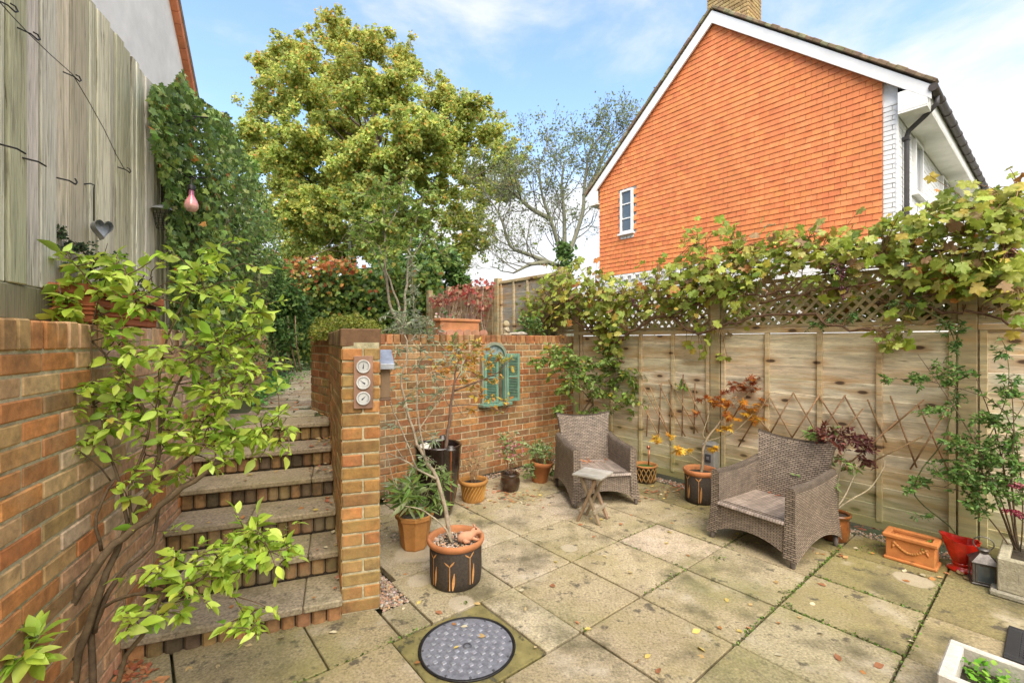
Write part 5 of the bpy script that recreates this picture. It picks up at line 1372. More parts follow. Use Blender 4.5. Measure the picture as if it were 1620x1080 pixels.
bush('evergreen_shrub', 'dark glossy evergreen shrub with bare stems at its base, left of the box hedge', 'shrub', g0,
     [bl(415, 455, 7.6, 42, 45, 900), bl(450, 480, 7.4, 38, 40, 900), bl(400, 510, 7.2, 40, 40, 800), bl(445, 520, 7.2, 35, 30, 700), bl(380, 470, 7.4, 35, 50, 700), bl(475, 500, 7.8, 25, 35, 500)], M['waxleaf'], T_OVAL, .085, DARK, [4, 3, 3, 2], 1.0,
     [(ln((440+i*6, 588, 7.3+.05*i), (435+i*9-20, 545, 7.3), (425+i*12-30, 500, 7.3)), .014, .007) for i in range(7)], (.3, .2, .12))
g0 = pw(405, 420, 9.0)
bush('garden_tree', 'fresh green leafy bush rising above the ivy, left of the big yellowing tree', 'tree', (g0[0], g0[1], 1.0),
     [bl(395, 345, 8.6, 28, 38, 700), bl(420, 385, 8.8, 32, 40, 800), bl(425, 430, 8.6, 30, 30, 600), bl(362, 240, 7.2, 22, 32, 450), bl(385, 300, 8.0, 22, 30, 420), bl(395, 265, 8.2, 14, 18, 120), bl(350, 200, 7.0, 14, 16, 160)], M['leaf'], T_OVAL, .09, [(.16, .31, .05), (.22, .38, .07), (.12, .22, .045), (.3, .43, .09)], [3, 3, 2, 1], 1.0,
     [(ln((410, 600, 8.8), (408, 480, 8.8), (400, 380, 8.7), (380, 280, 8.3)), .06, .02)])
# ivy covered fence at the back
ih = thing('ivy_hedge', 'wall of dark ivy leaves across the back of the upper terrace', 'hedge', (-3.0, 9.9, .95))
b0 = np.array((-3.0, 9.9, .95)); m_ = MB(); m_.box(-2.6, 1.3, -.02, .04, 0, 2.0, (.1, .08, .05), .01)
for k in range(9): m_.box(-2.6+k*.48, -2.52+k*.48, -.06, -.02, 0, 2.0, (.12, .1, .06), .006)
m_.build('fence_boards', M['greywood'], ih)
P = []
for _ in range(7500):
    px, py = random.uniform(425, 700), random.uniform(408, 575)
    if py < 418+8*math.sin(px*.09): continue
    Z = 9.85-min(abs(rng.normal()), 2.2)*.22; P.append(pw(px, py, Z))
P = np.array(P); n = len(P)
leaves('foliage', M['waxleaf'], ih, T_IVY, P-b0, unit(np.array([0, 0, -1.])+.8*rng.normal(size=(n, 3))), unit(np.array([.1, -1, .5])+.5*rng.normal(size=(n, 3))), rng.uniform(.05, .095, n), pal(n, [(.11, .19, .045), (.16, .26, .05), (.07, .12, .03), (.26, .35, .06), (.36, .38, .08), (.42, .17, .05)], [5, 5, 3, 3, 1.5, .4]))
rc = thing('virginia_creeper', 'orange red creeper running along the top of the ivy hedge', 'creeper', tuple(pw(500, 415, 9.6)))
b0 = pw(500, 415, 9.6); P = np.array([pw(random.gauss(x, 12), random.gauss(y, 7), 9.55-random.random()*.3) for x, y, k in [(455, 418, 70), (475, 421, 60), (500, 420, 80), (525, 416, 90), (548, 421, 60), (465, 437, 50), (478, 450, 30), (490, 432, 40), (560, 418, 20), (540, 440, 16), (520, 455, 14), (600, 450, 10)] for _ in range(int(k*.62))]); n = len(P)
leaves('foliage', M['leaf'], rc, T_VINE, P-b0, unit(np.array([0, 0, -1.])+.7*rng.normal(size=(n, 3))), unit(np.array([0, -1, .7])+.5*rng.normal(size=(n, 3))), rng.uniform(.035, .075, n), pal(n, [(.55, .17, .06), (.62, .3, .08), (.42, .1, .04), (.5, .4, .1), (.28, .34, .08)], [4, 4, 1.5, 2, 2]))
m_ = MB(); grow(m_, (-.7, .1, 0), (1, 0, 0), 1.7, .012, 1, 6, .5, .4, 0, .12, 8, 5, (.2, .14, .09)); m_.build('stems', M['bark'], rc)
g0 = pw(690, 470, 10.6)
bush('evergreen_bush', 'large rounded dark evergreen bush beyond the red creeper fence', 'bush', (g0[0], g0[1], 1.0),
     [bl(690, 420, 10.6, 50, 40, 1500), bl(655, 450, 10.4, 45, 45, 1300), bl(715, 445, 10.8, 38, 28, 1000), bl(640, 500, 10.4, 45, 40, 1000), bl(690, 470, 10.6, 50, 25, 900), bl(655, 400, 10.8, 40, 30, 700), bl(610, 430, 10.5, 30, 40, 500)], M['waxleaf'], T_OVAL, .12, DARK+[(.2, .27, .06)], [4, 3, 4, 3, 1.5], 1.0, [(ln((670, 560, 10.6), (675, 480, 10.6), (685, 420, 10.6)), .09, .04)])
# slim multi stemmed tree behind the wall
ASHG = [(.26, .38, .08), (.33, .44, .10), (.2, .3, .065), (.42, .46, .11)]
make_plant('multi_stem_tree', 'slender multi stemmed tree with bare lower stems behind the retaining wall', 'tree', pw(645, 560, 8.2)*np.array([1, 1, 0])+np.array([0, 0, .98]),
  [(ln((640, 585, 8.2), (632, 520, 8.2), (617, 480, 8.2), (610, 430, 8.2), (609, 380, 8.2), (607, 330, 8.3), (606, 290, 8.3)), .035, .012), (ln((640, 585, 8.2), (636, 515, 8.2), (628, 475, 8.1), (612, 430, 8.1), (600, 390, 8.0)), .03, .01),
   (ln((642, 585, 8.2), (640, 500, 8.2), (643, 450, 8.3), (648, 390, 8.3), (660, 340, 8.4), (670, 310, 8.4)), .032, .01), (ln((612, 440, 8.2), (590, 395, 8.1), (575, 360, 8.0)), .016, .006), (ln((646, 420, 8.3), (675, 370, 8.4), (695, 345, 8.4)), .016, .006), (ln((608, 370, 8.2), (630, 330, 8.2), (640, 300, 8.2)), .014, .006)],
  [cl(605, 300, 8.2, 40, 30, 34), cl(570, 345, 8.0, 35, 35, 31), cl(585, 390, 8.0, 40, 28, 29), cl(640, 310, 8.3, 40, 30, 34), cl(680, 340, 8.4, 40, 30, 34), cl(650, 375, 8.3, 45, 28, 31), cl(610, 360, 8.1, 40, 30, 26), cl(690, 385, 8.4, 30, 25, 18), cl(560, 300, 8.1, 30, 24, 13)],
  M['leaf'], T_OVAL, .085, ASHG, None, 11, .004, (.3, .25, .18), upn=.6)

# ------------------------------------------------------------------ the big tree and the airy tree
FOL = [(.48, .55, .13), (.38, .47, .11), (.58, .59, .15), (.3, .39, .10), (.64, .5, .11), (.62, .34, .10)]
tb = D3(610, 560, 23); tb = (tb[0], tb[1], 1.0)
TRC = [(530, 60, 42), (470, 82, 42), (432, 112, 36), (585, 75, 42), (630, 92, 38), (650, 110, 22), (560, 125, 58), (480, 145, 58), (424, 165, 42), (620, 150, 48), (690, 163, 42), (738, 172, 36), (776, 208, 38), (803, 250, 34), (720, 220, 54), (650, 220, 58), (570, 210, 58), (490, 222, 58), (424, 232, 48), (393, 205, 28), (450, 290, 52), (530, 290, 58), (610, 290, 58), (690, 290, 54), (758, 282, 48), (798, 300, 26), (436, 340, 44), (500, 360, 52), (580, 360, 48), (650, 350, 48), (720, 345, 48), (755, 372, 32), (468, 398, 42), (545, 405, 48), (738, 400, 30), (610, 395, 40), (524, 32, 16), (408, 100, 16), (700, 135, 14), (395, 250, 18)]
TRC += [(540, 200, 46), (600, 250, 46), (560, 260, 40), (640, 250, 40), (520, 330, 44), (590, 330, 44), (460, 330, 36), (440, 250, 36), (680, 210, 40), (560, 160, 36)]
blobs = []; limbs = []
tr_ = pw(612, 420, 23)
limbs.append((ln((612, 590, 23), (612, 470, 23), (608, 380, 23), (602, 300, 23), (595, 220, 23), (585, 140, 23), (570, 90, 23)), .36, .06))
for k, (x, y, r) in enumerate(TRC):
    e = 1-min(1, (((x-600)/230)**2+((y-240)/220)**2))
    Z = 23+(-1)**k*rng.uniform(.3, 1.0)*4.5*math.sqrt(max(0, e)) - 1.0*e
    if k >= 41: Z = 23-4.2*math.sqrt(max(.1, e))-.8
    blobs.append(bl(x, y, Z, r, r*.85, r*r*2.3, r*.95))
    if r > 30:
        v = min(.95, max(.15, (470-y)/400.0)); a = pw(608-8*v, 470-260*v, 23); m1 = (a+pw(x, y, Z))/2+np.array([0, 0, -.5]); limbs.append(([a, m1, pw(x, y, Z)], .09, .02))
def tree_tint(P, col):
    z = P[:, 2:3]; k = np.clip((z-11)/6, 0, 1)*.5
    return np.clip(col*(1-k)+k*col*np.array([1.05, .88, .85]), .003, .9)
bush('field_tree', 'big broad tree with yellowing green leaves standing beyond the gardens', 'tree', tb, blobs, M['farleaf'], tpl_kite(.45), .145, FOL, [5, 4, 4, 3, 1.6, .5], 1.0, limbs, (.1, .075, .045), sub=46, subr=.25, shell=.1, part='crown', colf=tree_tint)
ta = D3(896, 560, 20); ta = (ta[0], ta[1], 1.0)
t = thing('airy_tree', 'half bare tree with ivied trunk between the big tree and the orange house', 'tree', ta); b0 = np.array(ta); m_ = MB(); out = []
main = [ln((898, 600, 20), (895, 460, 20), (893, 415, 20)), ln((893, 418, 20), (884, 390, 19.8), (872, 350, 19.6), (858, 310, 19.5), (852, 262, 19.5)), ln((894, 412, 20), (908, 380, 20.2), (922, 335, 20.2), (924, 300, 20.2), (929, 260, 20.3), (934, 235, 20.3)), ln((893, 425, 20), (865, 414, 19.6), (835, 402, 19.3), (808, 390, 19.2), (795, 352, 19), (785, 330, 19)), ln((893, 410, 20), (893, 370, 20.4), (892, 330, 20.5), (888, 295, 20.6), (893, 255, 20.6)), ln((868, 345, 19.6), (840, 330, 19.4), (818, 310, 19.2), (806, 300, 19.1)), ln((865, 416, 19.6), (840, 418, 19), (812, 432, 18.8)), ln((924, 310, 20.2), (943, 275, 20.5), (955, 245, 20.6), (965, 222, 20.6))]
for k, q in enumerate(main):
    q = smooth(q); r0 = .30 if k == 0 else .115; m_.tube([p-b0 for p in q], [r0*(1-.7*i/(len(q)-1)) if k else r0*(1-.3*i/(len(q)-1)) for i in range(len(q))], 7, jc((.19, .19, .13), .1))
    if k:
        for i in range(2, len(q)):
            if True:
                dd = unit(q[i]-q[i-1]); sd = unit(np.cross(dd, rng.normal(size=3)))
                grow(m_, q[i]-b0, unit(dd+sd*.9), rng.uniform(1.1, 1.7), .028, 3, 3, .75, .62, .16, .2, 4, 5, (.17, .16, .12), out, .0055)
m_.build('trunk', M['bark'], t)
P, D, N = twig_leaves(out, 2, upn=.4); P = P+.10*rng.normal(size=P.shape); n = len(P)
k = rng.uniform(size=n) < np.clip(.2+.1*(P[:, 2]-5), .18, .95); P, D, N = P[k], D[k], N[k]; n = len(P)
leaves('crown', M['farleaf'], t, tpl_kite(.4), P, D, N, rng.uniform(.07, .135, n), pal(n, [(.24, .29, .13), (.19, .24, .1), (.3, .33, .16)]))
n = 700; P = np.array([pw(random.gauss(894, 6), random.uniform(385, 450), 19.8-abs(random.gauss(0, .25))) for _ in range(n)])-b0
leaves('trunk_ivy', M['waxleaf'], t, tpl_kite(.5), P, rnd_dirs(n), unit(np.array([0, -1, .4])+.5*rng.normal(size=(n, 3))), rng.uniform(.1, .2, n), pal(n, [(.07, .13, .03), (.11, .2, .04)]))

# ------------------------------------------------------------------ box hedge, grey foliage on the wall, path edge plants
bb = pw(545, 545, 4.05); bb = (bb[0], bb[1], 1.47)
bush('box_hedge', 'clipped yellow green box hedge in the bed behind the brick pier', 'hedge', bb, [bl(545, 519, 4.15, 46, 26, 2300, 55), bl(512, 524, 4.35, 24, 22, 900), bl(578, 520, 3.9, 22, 22, 900)], M['leaf'], T_ROUND, .019, [(.26, .29, .035), (.2, .24, .03), (.33, .33, .05), (.15, .19, .03), (.36, .26, .06)], [4, 4, 3, 2, .8], 2.0, shell=.72, sub=10, subr=.5)
gp = thing('ground_cover', 'bright green low leafy plants beside the terrace path', 'plants', tuple(pw(430, 595, 5.6)*np.array([1, 1, 0])+np.array([0, 0, .9])))
b0 = np.array(gp.location); P = []
for (x, y, sx, sy, k) in [(462, 588, 24, 14, 800), (440, 606, 18, 12, 500), (425, 618, 14, 10, 250), (480, 578, 14, 6, 160), (505, 580, 16, 4, 100), (500, 596, 12, 3, 50), (412, 632, 12, 8, 120)]:
    for _ in range(k):
        px, py = random.gauss(x, sx*.6), random.gauss(y, sy*.5); q = G(px, py+8, .9); P.append((q[0], q[1], .9+.02+random.random()*.13))
P = np.array(P); n = len(P)
leaves('foliage', M['leaf'], gp, T_ROUND, P-b0, unit(rng.normal(size=(n, 3))*np.array([1, 1, .4])), unit(UPV+.4*rng.normal(size=(n, 3))), rng.uniform(.025, .05, n), pal(n, [(.12, .32, .04), (.16, .4, .06), (.08, .22, .03), (.2, .4, .1)]))
setp(gp, kind=None)
gi = thing('low_ivy', 'low dark ivy along the back edge of the terrace path', 'ivy', tuple(pw(490, 575, 7)*np.array([1, 1, 0])+np.array([0, 0, .95]))); b0 = np.array(gi.location)
P = np.array([(lambda q: (q[0], q[1], .95+random.random()*.2))(G(random.uniform(440, 520)-20*random.random(), random.uniform(578, 592), .95)) for _ in range(800)]); n = len(P)
leaves('foliage', M['waxleaf'], gi, T_IVY, P-b0, unit(rng.normal(size=(n, 3))*np.array([1, 1, .4])), unit(UPV+.4*rng.normal(size=(n, 3))), rng.uniform(.03, .06, n), pal(n, [(.1, .17, .05), (.16, .24, .08), (.26, .3, .16), (.07, .11, .03)]))
GREY = [(.33, .37, .22), (.26, .30, .17), (.42, .45, .32), (.22, .27, .13)]
make_plant('grey_shrub', 'silvery grey narrow leaved shrub spilling over the retaining wall beside the pier', 'shrub', pw(650, 530, 4.9)*np.array([1, 1, 0])+np.array([0, 0, 1.47]),
  [(ln((655, 540, 4.95), (655, 500, 4.95), (653, 460, 4.95), (652, 405, 4.95)), .006, .002), (ln((650, 540, 4.95), (640, 515, 4.9), (628, 505, 4.8)), .006, .003), (ln((658, 540, 4.95), (675, 515, 4.95), (685, 505, 4.95)), .006, .003)],
  [cl(650, 515, 4.85, 36, 24, 46), cl(625, 525, 4.75, 22, 22, 20), cl(672, 520, 4.9, 22, 18, 20), cl(653, 470, 4.95, 8, 40, 14), cl(652, 425, 4.95, 6, 22, 8)], M['leaf'], T_NARROW, .058, GREY, None, 10, .002, (.3, .27, .18), upn=.45)

# ------------------------------------------------------------------ potted plants
Zc = pC[1]
make_plant('olive_tree', 'spindly olive tree with sparse grey green leaves in the pot by the manhole cover', 'tree', (pC[0], pC[1], .25),
  [(ln((716, 862, Zc), (706, 805, Zc), (692, 760, Zc+.02), (672, 722, Zc+.04), (655, 690, Zc+.05), (645, 650, Zc+.08), (634, 600, Zc+.1), (645, 565, Zc+.12), (640, 530, Zc+.15)), .016, .004), (ln((716, 862, Zc-.02), (706, 838, Zc-.03), (688, 820, Zc-.05), (665, 805, Zc-.05), (640, 800, Zc-.06)), .007, .003),
   (ln((690, 757, Zc), (660, 742, Zc), (640, 728, Zc), (612, 716, Zc+.02)), .008, .003), (ln((660, 742, Zc), (640, 690, Zc), (622, 650, Zc), (612, 610, Zc+.02)), .006, .0025), (ln((672, 722, Zc+.04), (662, 660, Zc+.06), (660, 600, Zc+.1), (668, 545, Zc+.12)), .007, .0025),
   (ln((655, 690, Zc+.05), (690, 640, Zc+.1), (715, 605, Zc+.1)), .005, .002), (ln((640, 728, Zc), (615, 690, Zc-.02)), .004, .002), (ln((612, 716, Zc), (622, 760, Zc), (632, 775, Zc)), .004, .002), (ln((640, 630, Zc+.1), (680, 590, Zc+.12), (720, 575, Zc+.12)), .004, .002)],
  [cl(640, 545, Zc+.15, 25, 20, 9), cl(665, 560, Zc+.12, 22, 26, 8), cl(620, 590, Zc+.05, 18, 30, 8), cl(690, 600, Zc+.1, 25, 20, 6), cl(650, 630, Zc+.08, 25, 25, 6), cl(620, 660, Zc, 15, 25, 5), cl(700, 560, Zc+.12, 25, 16, 6), cl(660, 690, Zc+.04, 25, 18, 4), cl(690, 640, Zc+.1, 18, 12, 4), cl(690, 700, Zc+.02, 18, 12, 4), cl(675, 735, Zc, 25, 12, 5), cl(725, 575, Zc+.1, 14, 10, 4)],
  M['leaf'], T_NARROW, .05, GREY, None, 7, .0016, (.36, .3, .2), upn=.4)
Za = pA[1]
OR = [(.6, .3, .05), (.62, .42, .07), (.5, .22, .05), (.34, .36, .1), (.55, .34, .16)]
make_plant('crab_apple', 'small tree with orange and yellow leaves growing in the tall dark planter', 'tree', (pA[0], pA[1], .55),
  [(ln((704, 715, Za), (708, 680, Za), (713, 645, Za), (719, 610, Za), (721, 585, Za), (726, 555, Za)), .018, .005), (ln((719, 618, Za), (742, 608, Za-.02), (765, 600, Za-.04), (788, 588, Za-.05), (806, 570, Za-.06)), .009, .003), (ln((719, 606, Za), (730, 585, Za), (740, 565, Za), (752, 545, Za)), .006, .002),
   (ln((714, 642, Za), (745, 640, Za-.03), (775, 645, Za-.05), (800, 652, Za-.06)), .005, .002), (ln((717, 625, Za), (745, 624, Za-.03), (768, 630, Za-.04)), .004, .002), (ln((713, 645, Za), (690, 605, Za+.05), (680, 575, Za+.05)), .005, .002), (ln((716, 630, Za), (735, 660, Za-.1), (742, 648, Za-.1)), .003, .002)],
  [cl(735, 565, Za, 22, 16, 13), cl(755, 575, Za-.03, 20, 18, 13), cl(775, 560, Za-.04, 22, 16, 13), cl(800, 568, Za-.06, 16, 12, 10, None, [(.4, .42, .1), (.55, .4, .08)]), cl(745, 600, Za, 20, 14, 10), cl(700, 580, Za+.03, 20, 14, 8), cl(715, 575, Za, 18, 18, 10), cl(765, 625, Za-.04, 18, 12, 8), cl(790, 640, Za-.05, 22, 14, 8), cl(745, 650, Za-.1, 10, 8, 4), cl(775, 600, Za-.04, 16, 12, 8), cl(728, 545, Za, 20, 10, 8, None, [(.35, .4, .12)]), cl(750, 545, Za, 20, 10, 8)],
  M['leaf'], T_OVAL, .042, OR, [3, 3, 1.5, 2.5, 1], 5, .0016, (.2, .13, .09), upn=.4)
def potplant(name, label, p, z, H_, spread, n, lm, tpl, size, cols, w=None, per=9, scol=(.2, .2, .08), ns=6, extra=(), flowers=None, upn=.5, droop=0.0):
    p = np.array((p[0], p[1], z)); st_ = []
    for k in range(ns):
        a = 2*math.pi*k/ns+random.random(); r = spread*random.uniform(.3, .8); e = p+np.array([r*math.cos(a), r*math.sin(a), H_*random.uniform(.6, 1)])
        st_.append(([p+np.array([.02*math.cos(a), .02*math.sin(a), 0]), (p+e)/2+np.array([0, 0, H_*.12]), e], .004, .002))
    cs = [(p+np.array([0, 0, H_*.68]), (spread*.75, spread*.75, H_*.36), n)]+list(extra)
    t = make_plant(name, label, 'plant', p, st_, cs, lm, tpl, size, cols, w, per, .0016, scol, upn=upn)
    for k in range(flowers[0] if flowers else 0):
        m_ = MB(); d = rnd_dirs(1)[0]; q = np.array([0, 0, H_*.65])+d*np.array([spread*.8, spread*.8, H_*.35])*random.uniform(.6, 1); fc_ = random.choice(flowers[1])
        s = .011*flowers[2]; tl = rnd_dirs(1)[0]*.5+np.array([-.2, -.7, .3]); zz = unit(tl); xx = unit(np.cross(zz, UPV)); yy = np.cross(zz, xx); c_ = m_.pt(q-zz*s*.35)
        ring = [m_.pt(q+(xx*math.cos(j*.6283)+yy*math.sin(j*.6283))*s*(1 if j % 2 else .55)+zz*(.3*s if j % 2 else 0)) for j in range(10)]
        for j in range(10): m_.face([c_, ring[j], ring[(j+1) % 10]], jc(fc_, .12))
        m_.build('flower', M['leaf'], t)
    return t
potplant('narrow_leaf_plant', 'narrow leaved green plant growing in the octagonal terracotta pot', pB, .22, .27, .16, 34, M['leaf'], T_NARROW, .095, [(.2, .32, .06), (.27, .38, .08), (.14, .24, .05), (.3, .36, .15)], None, 8)
k_ = pw(705, 745, 3.75); make_plant('bamboo_leaf_plant', 'pale green narrow leaved stems in front of the tall dark planter', 'plant', (pB[0]+.09, pB[1]+.08, .22), [([np.array((pB[0]+.03, pB[1]+.02, .22)), np.array((pB[0]+.1, pB[1]+.06, .42)), pw(690, 735, 3.6)], .004, .002)], [cl(670, 740, 3.6, 22, 18, 9), cl(705, 748, 3.6, 20, 16, 9), cl(690, 790, 3.5, 20, 16, 8)], M['leaf'], T_NARROW, .07, [(.22, .34, .08), (.3, .38, .14), (.14, .24, .05)], None, 8, .0016, (.25, .25, .1))
potplant('dried_flowers', 'brown dried stems and seed heads standing in the basketwork pot', pD, .17, .34, .16, 34, M['dryleaf'], T_OVAL, .022, [(.42, .28, .13), (.34, .22, .1), (.5, .38, .2)], None, 6, (.34, .22, .12), 9)
potplant('pink_fuchsia', 'bushy plant with pale green leaves and pink flowers in the ribbed pot', pE, .15, .40, .2, 52, M['leaf'], T_OVAL, .038, [(.3, .36, .14), (.4, .42, .24), (.2, .28, .08), (.5, .26, .2), (.4, .3, .14)], [3, 2, 2, 1.2, 1], 6, (.28, .16, .1), 7, (), (26, [(.62, .2, .26), (.7, .36, .38), (.5, .08, .12)], 1.5))
potplant('trailing_plant', 'mound of small pale variegated leaves trailing over the tapered pot', pF, .20, .22, .21, 80, M['leaf'], T_ROUND, .026, [(.28, .38, .14), (.4, .46, .24), (.2, .3, .08), (.16, .24, .06)], None, 9, (.25, .25, .12), 8, [(np.array((pF[0]-.13, pF[1]-.09, .13)), (.08, .07, .1), 22), (np.array((pF[0]+.14, pF[1]+.03, .12)), (.07, .07, .12), 12)])
potplant('wall_fern', 'low grey green tuft on the gravel at the foot of the retaining wall', G(634, 792), 0, .22, .18, 26, M['leaf'], T_NARROW, .06, GREY, None, 8, (.25, .24, .14), 7)
# shrub in the corner behind the left chair
cb = S.w(.28, -.30)
make_plant('corner_shrub', 'loose green shrub with some yellow leaves spreading behind the left armchair', 'shrub', cb,
  [([np.array(cb), np.array(S.w(.28, -.28, .5)), pw(938, 640, 5.75), pw(925, 590, 5.6), pw(905, 570, 5.5)], .02, .006), ([np.array(S.w(.3, -.28, .5)), pw(950, 610, 5.7), pw(985, 590, 5.6), pw(1000, 600, 5.5)], .012, .004), ([pw(938, 640, 5.75), pw(900, 590, 5.5), pw(870, 565, 5.4)], .008, .003), ([pw(945, 630, 5.75), pw(965, 620, 5.6), pw(985, 645, 5.5)], .007, .003)],
  [cl(875, 565, 5.4, 26, 16, 32), cl(905, 575, 5.5, 30, 20, 44), cl(900, 605, 5.5, 28, 18, 32), cl(945, 585, 5.6, 32, 22, 44), cl(985, 600, 5.55, 28, 22, 40), cl(1000, 635, 5.5, 24, 18, 32), cl(950, 625, 5.6, 28, 20, 36), cl(935, 655, 5.7, 18, 10, 14), cl(855, 572, 5.4, 14, 8, 8), cl(880, 650, 5.5, 8, 8, 8), cl(1075, 605, 5.0, 10, 10, 4), cl(960, 555, 5.6, 24, 14, 20)],
  M['leaf'], T_OVAL, .058, [(.22, .34, .06), (.28, .38, .09), (.16, .26, .05), (.55, .45, .06), (.36, .42, .16)], [4, 3, 3, .8, 1], 8, .002, (.22, .17, .1))
Zh = pH[1]
YO = [(.68, .40, .03), (.66, .30, .025), (.72, .5, .06)]; RU = [(.38, .10, .02), (.5, .18, .03), (.26, .07, .025)]; MO = [(.62, .24, .03), (.66, .33, .04)]
make_plant('japanese_maple', 'little maple with layered orange leaves in the motif pot by the fence', 'tree', (pH[0], pH[1], .28),
  [(ln((1108, 752, Zh), (1111, 728, Zh), (1112, 712, Zh), (1118, 695, Zh), (1135, 672, Zh), (1150, 650, Zh), (1165, 625, Zh)), .016, .004), (ln((1116, 698, Zh), (1145, 690, Zh-.03), (1165, 680, Zh-.05), (1190, 655, Zh-.08)), .006, .003), (ln((1110, 732, Zh), (1095, 722, Zh-.05), (1075, 715, Zh-.08), (1052, 700, Zh-.1)), .005, .002), (ln((1118, 695, Zh), (1112, 685, Zh), (1122, 655, Zh+.05), (1125, 632, Zh+.1)), .005, .002), (ln((1150, 650, Zh), (1180, 625, Zh-.05), (1205, 605, Zh-.08)), .004, .002), (ln((1112, 715, Zh), (1130, 708, Zh-.1)), .003, .002)],
  [cl(1053, 692, Zh-.1, 16, 6, 6, None, YO), cl(1078, 711, Zh-.08, 22, 6, 10, None, YO), cl(1132, 709, Zh-.1, 9, 4, 4, None, YO), cl(1125, 630, Zh+.08, 16, 7, 8, None, RU), cl(1105, 652, Zh, 8, 6, 3, None, RU), cl(1145, 642, Zh, 22, 10, 12, None, MO+RU[:2]), cl(1172, 612, Zh-.03, 20, 12, 12, None, RU), cl(1195, 600, Zh-.06, 16, 10, 8, None, RU), cl(1185, 640, Zh-.06, 24, 10, 13, None, MO), cl(1190, 660, Zh-.08, 24, 8, 12, None, YO+MO), cl(1160, 678, Zh-.05, 14, 5, 5, None, YO), cl(1210, 630, Zh-.08, 10, 8, 5, None, RU), cl(1150, 655, Zh, 14, 6, 5, None, MO)],
  M['leaf'], T_MAPLE, .042, MO, None, 5, .0014, (.3, .24, .14), upn=.75)
Zi = pI[1]
make_plant('azalea', 'dark red leaved shrub with bare branches in the glazed pot behind the nearer armchair', 'shrub', (pI[0], pI[1], .19),
  [(ln((1320, 808, Zi), (1312, 775, Zi), (1308, 740, Zi), (1303, 705, Zi)), .008, .003), (ln((1322, 808, Zi), (1338, 780, Zi), (1350, 755, Zi+.02), (1362, 730, Zi)), .007, .003), (ln((1322, 806, Zi), (1345, 790, Zi-.04), (1372, 775, Zi-.06), (1395, 745, Zi-.06), (1400, 728, Zi-.06)), .007, .003), (ln((1320, 806, Zi), (1325, 770, Zi), (1335, 720, Zi), (1345, 690, Zi)), .006, .003), (ln((1318, 806, Zi), (1300, 790, Zi), (1290, 760, Zi)), .006, .003)],
  [cl(1305, 690, Zi, 24, 14, 21, None, [(.13, .035, .03), (.2, .06, .04)]), cl(1340, 690, Zi, 26, 14, 21, None, [(.1, .03, .035), (.16, .05, .04)]), cl(1365, 705, Zi, 18, 14, 14, None, [(.12, .035, .035)]), cl(1325, 735, Zi, 30, 18, 24, None, [(.14, .22, .05), (.18, .1, .05), (.2, .3, .07)]), cl(1370, 730, Zi, 14, 10, 8, None, [(.14, .05, .04)]), cl(1300, 765, Zi, 22, 16, 18, None, [(.13, .2, .05), (.18, .26, .07)]), cl(1285, 690, Zi+.1, 14, 8, 8, None, [(.2, .32, .07)]), cl(1315, 650+30, Zi, 12, 8, 6)],
  M['leaf'], tpl_oval(.17, .04, .12), .045, [(.14, .05, .04), (.18, .26, .07)], None, 8, .0016, (.42, .34, .22), upn=.45)
# climbing rose and jasmine at the right
zp = G(1600, 960); b0 = S.w(4.28, -.36, .2)
cr = [(ln((1608, 872, 2.95), (1580, 800, 2.98), (1552, 740, 3.02), (1528, 690, 3.1)), .007, .003), (ln((1610, 872, 2.95), (1596, 790, 2.95), (1580, 700, 3.0), (1560, 640, 3.05), (1545, 600, 3.1)), .006, .002), (ln((1612, 872, 2.95), (1600, 760, 2.9), (1604, 680, 2.9), (1600, 600, 2.95)), .006, .002), (ln((1604, 872, 2.95), (1565, 820, 3.0), (1530, 780, 3.05), (1480, 768, 3.12)), .005, .002), (ln((1610, 872, 2.95), (1572, 760, 2.95), (1520, 660, 3.12), (1480, 600, 3.2), (1452, 560, 3.3)), .005, .002), (ln((1614, 872, 2.9), (1618, 780, 2.88), (1590, 650, 2.95), (1500, 610, 3.2), (1440, 600, 3.3), (1400, 598, 3.4)), .004, .0015), (ln((1612, 870, 2.9), (1585, 720, 2.95), (1620, 640, 2.9)), .004, .002)]
make_plant('climbing_rose', 'tangle of thin stems and small green leaves climbing from the stone planter', 'climber', b0, cr,
  [cl(1555, 722, 3.0, 38, 24, 87), cl(1535, 760, 3.03, 32, 24, 75), cl(1575, 770, 2.97, 30, 24, 63), cl(1515, 700, 3.1, 22, 20, 34), cl(1560, 665, 3.05, 30, 14, 37), cl(1598, 690, 2.93, 22, 30, 46), cl(1600, 620, 2.95, 18, 24, 24), cl(1460, 600, 3.28, 24, 10, 26), cl(1500, 590, 3.2, 18, 20, 24), cl(1480, 650, 3.15, 20, 10, 17), cl(1440, 775, 3.2, 12, 8, 8), cl(1455, 760, 3.2, 16, 8, 12), cl(1405, 600, 3.4, 10, 6, 8), cl(1550, 800, 3.0, 24, 12, 24), cl(1500, 745, 3.1, 20, 14, 24), cl(1610, 740, 2.9, 16, 24, 29)],
  M['leaf'], T_OVAL, .027, [(.12, .24, .05), (.18, .33, .07), (.09, .17, .04), (.25, .38, .1)], None, 9, .0014, (.14, .1, .06), upn=.4)
m_ = MB(); t = thing('pink_flower_heads', 'flat dusky pink flower heads on tall stems in the stone planter', 'flowers', b0); b1 = np.array(b0)
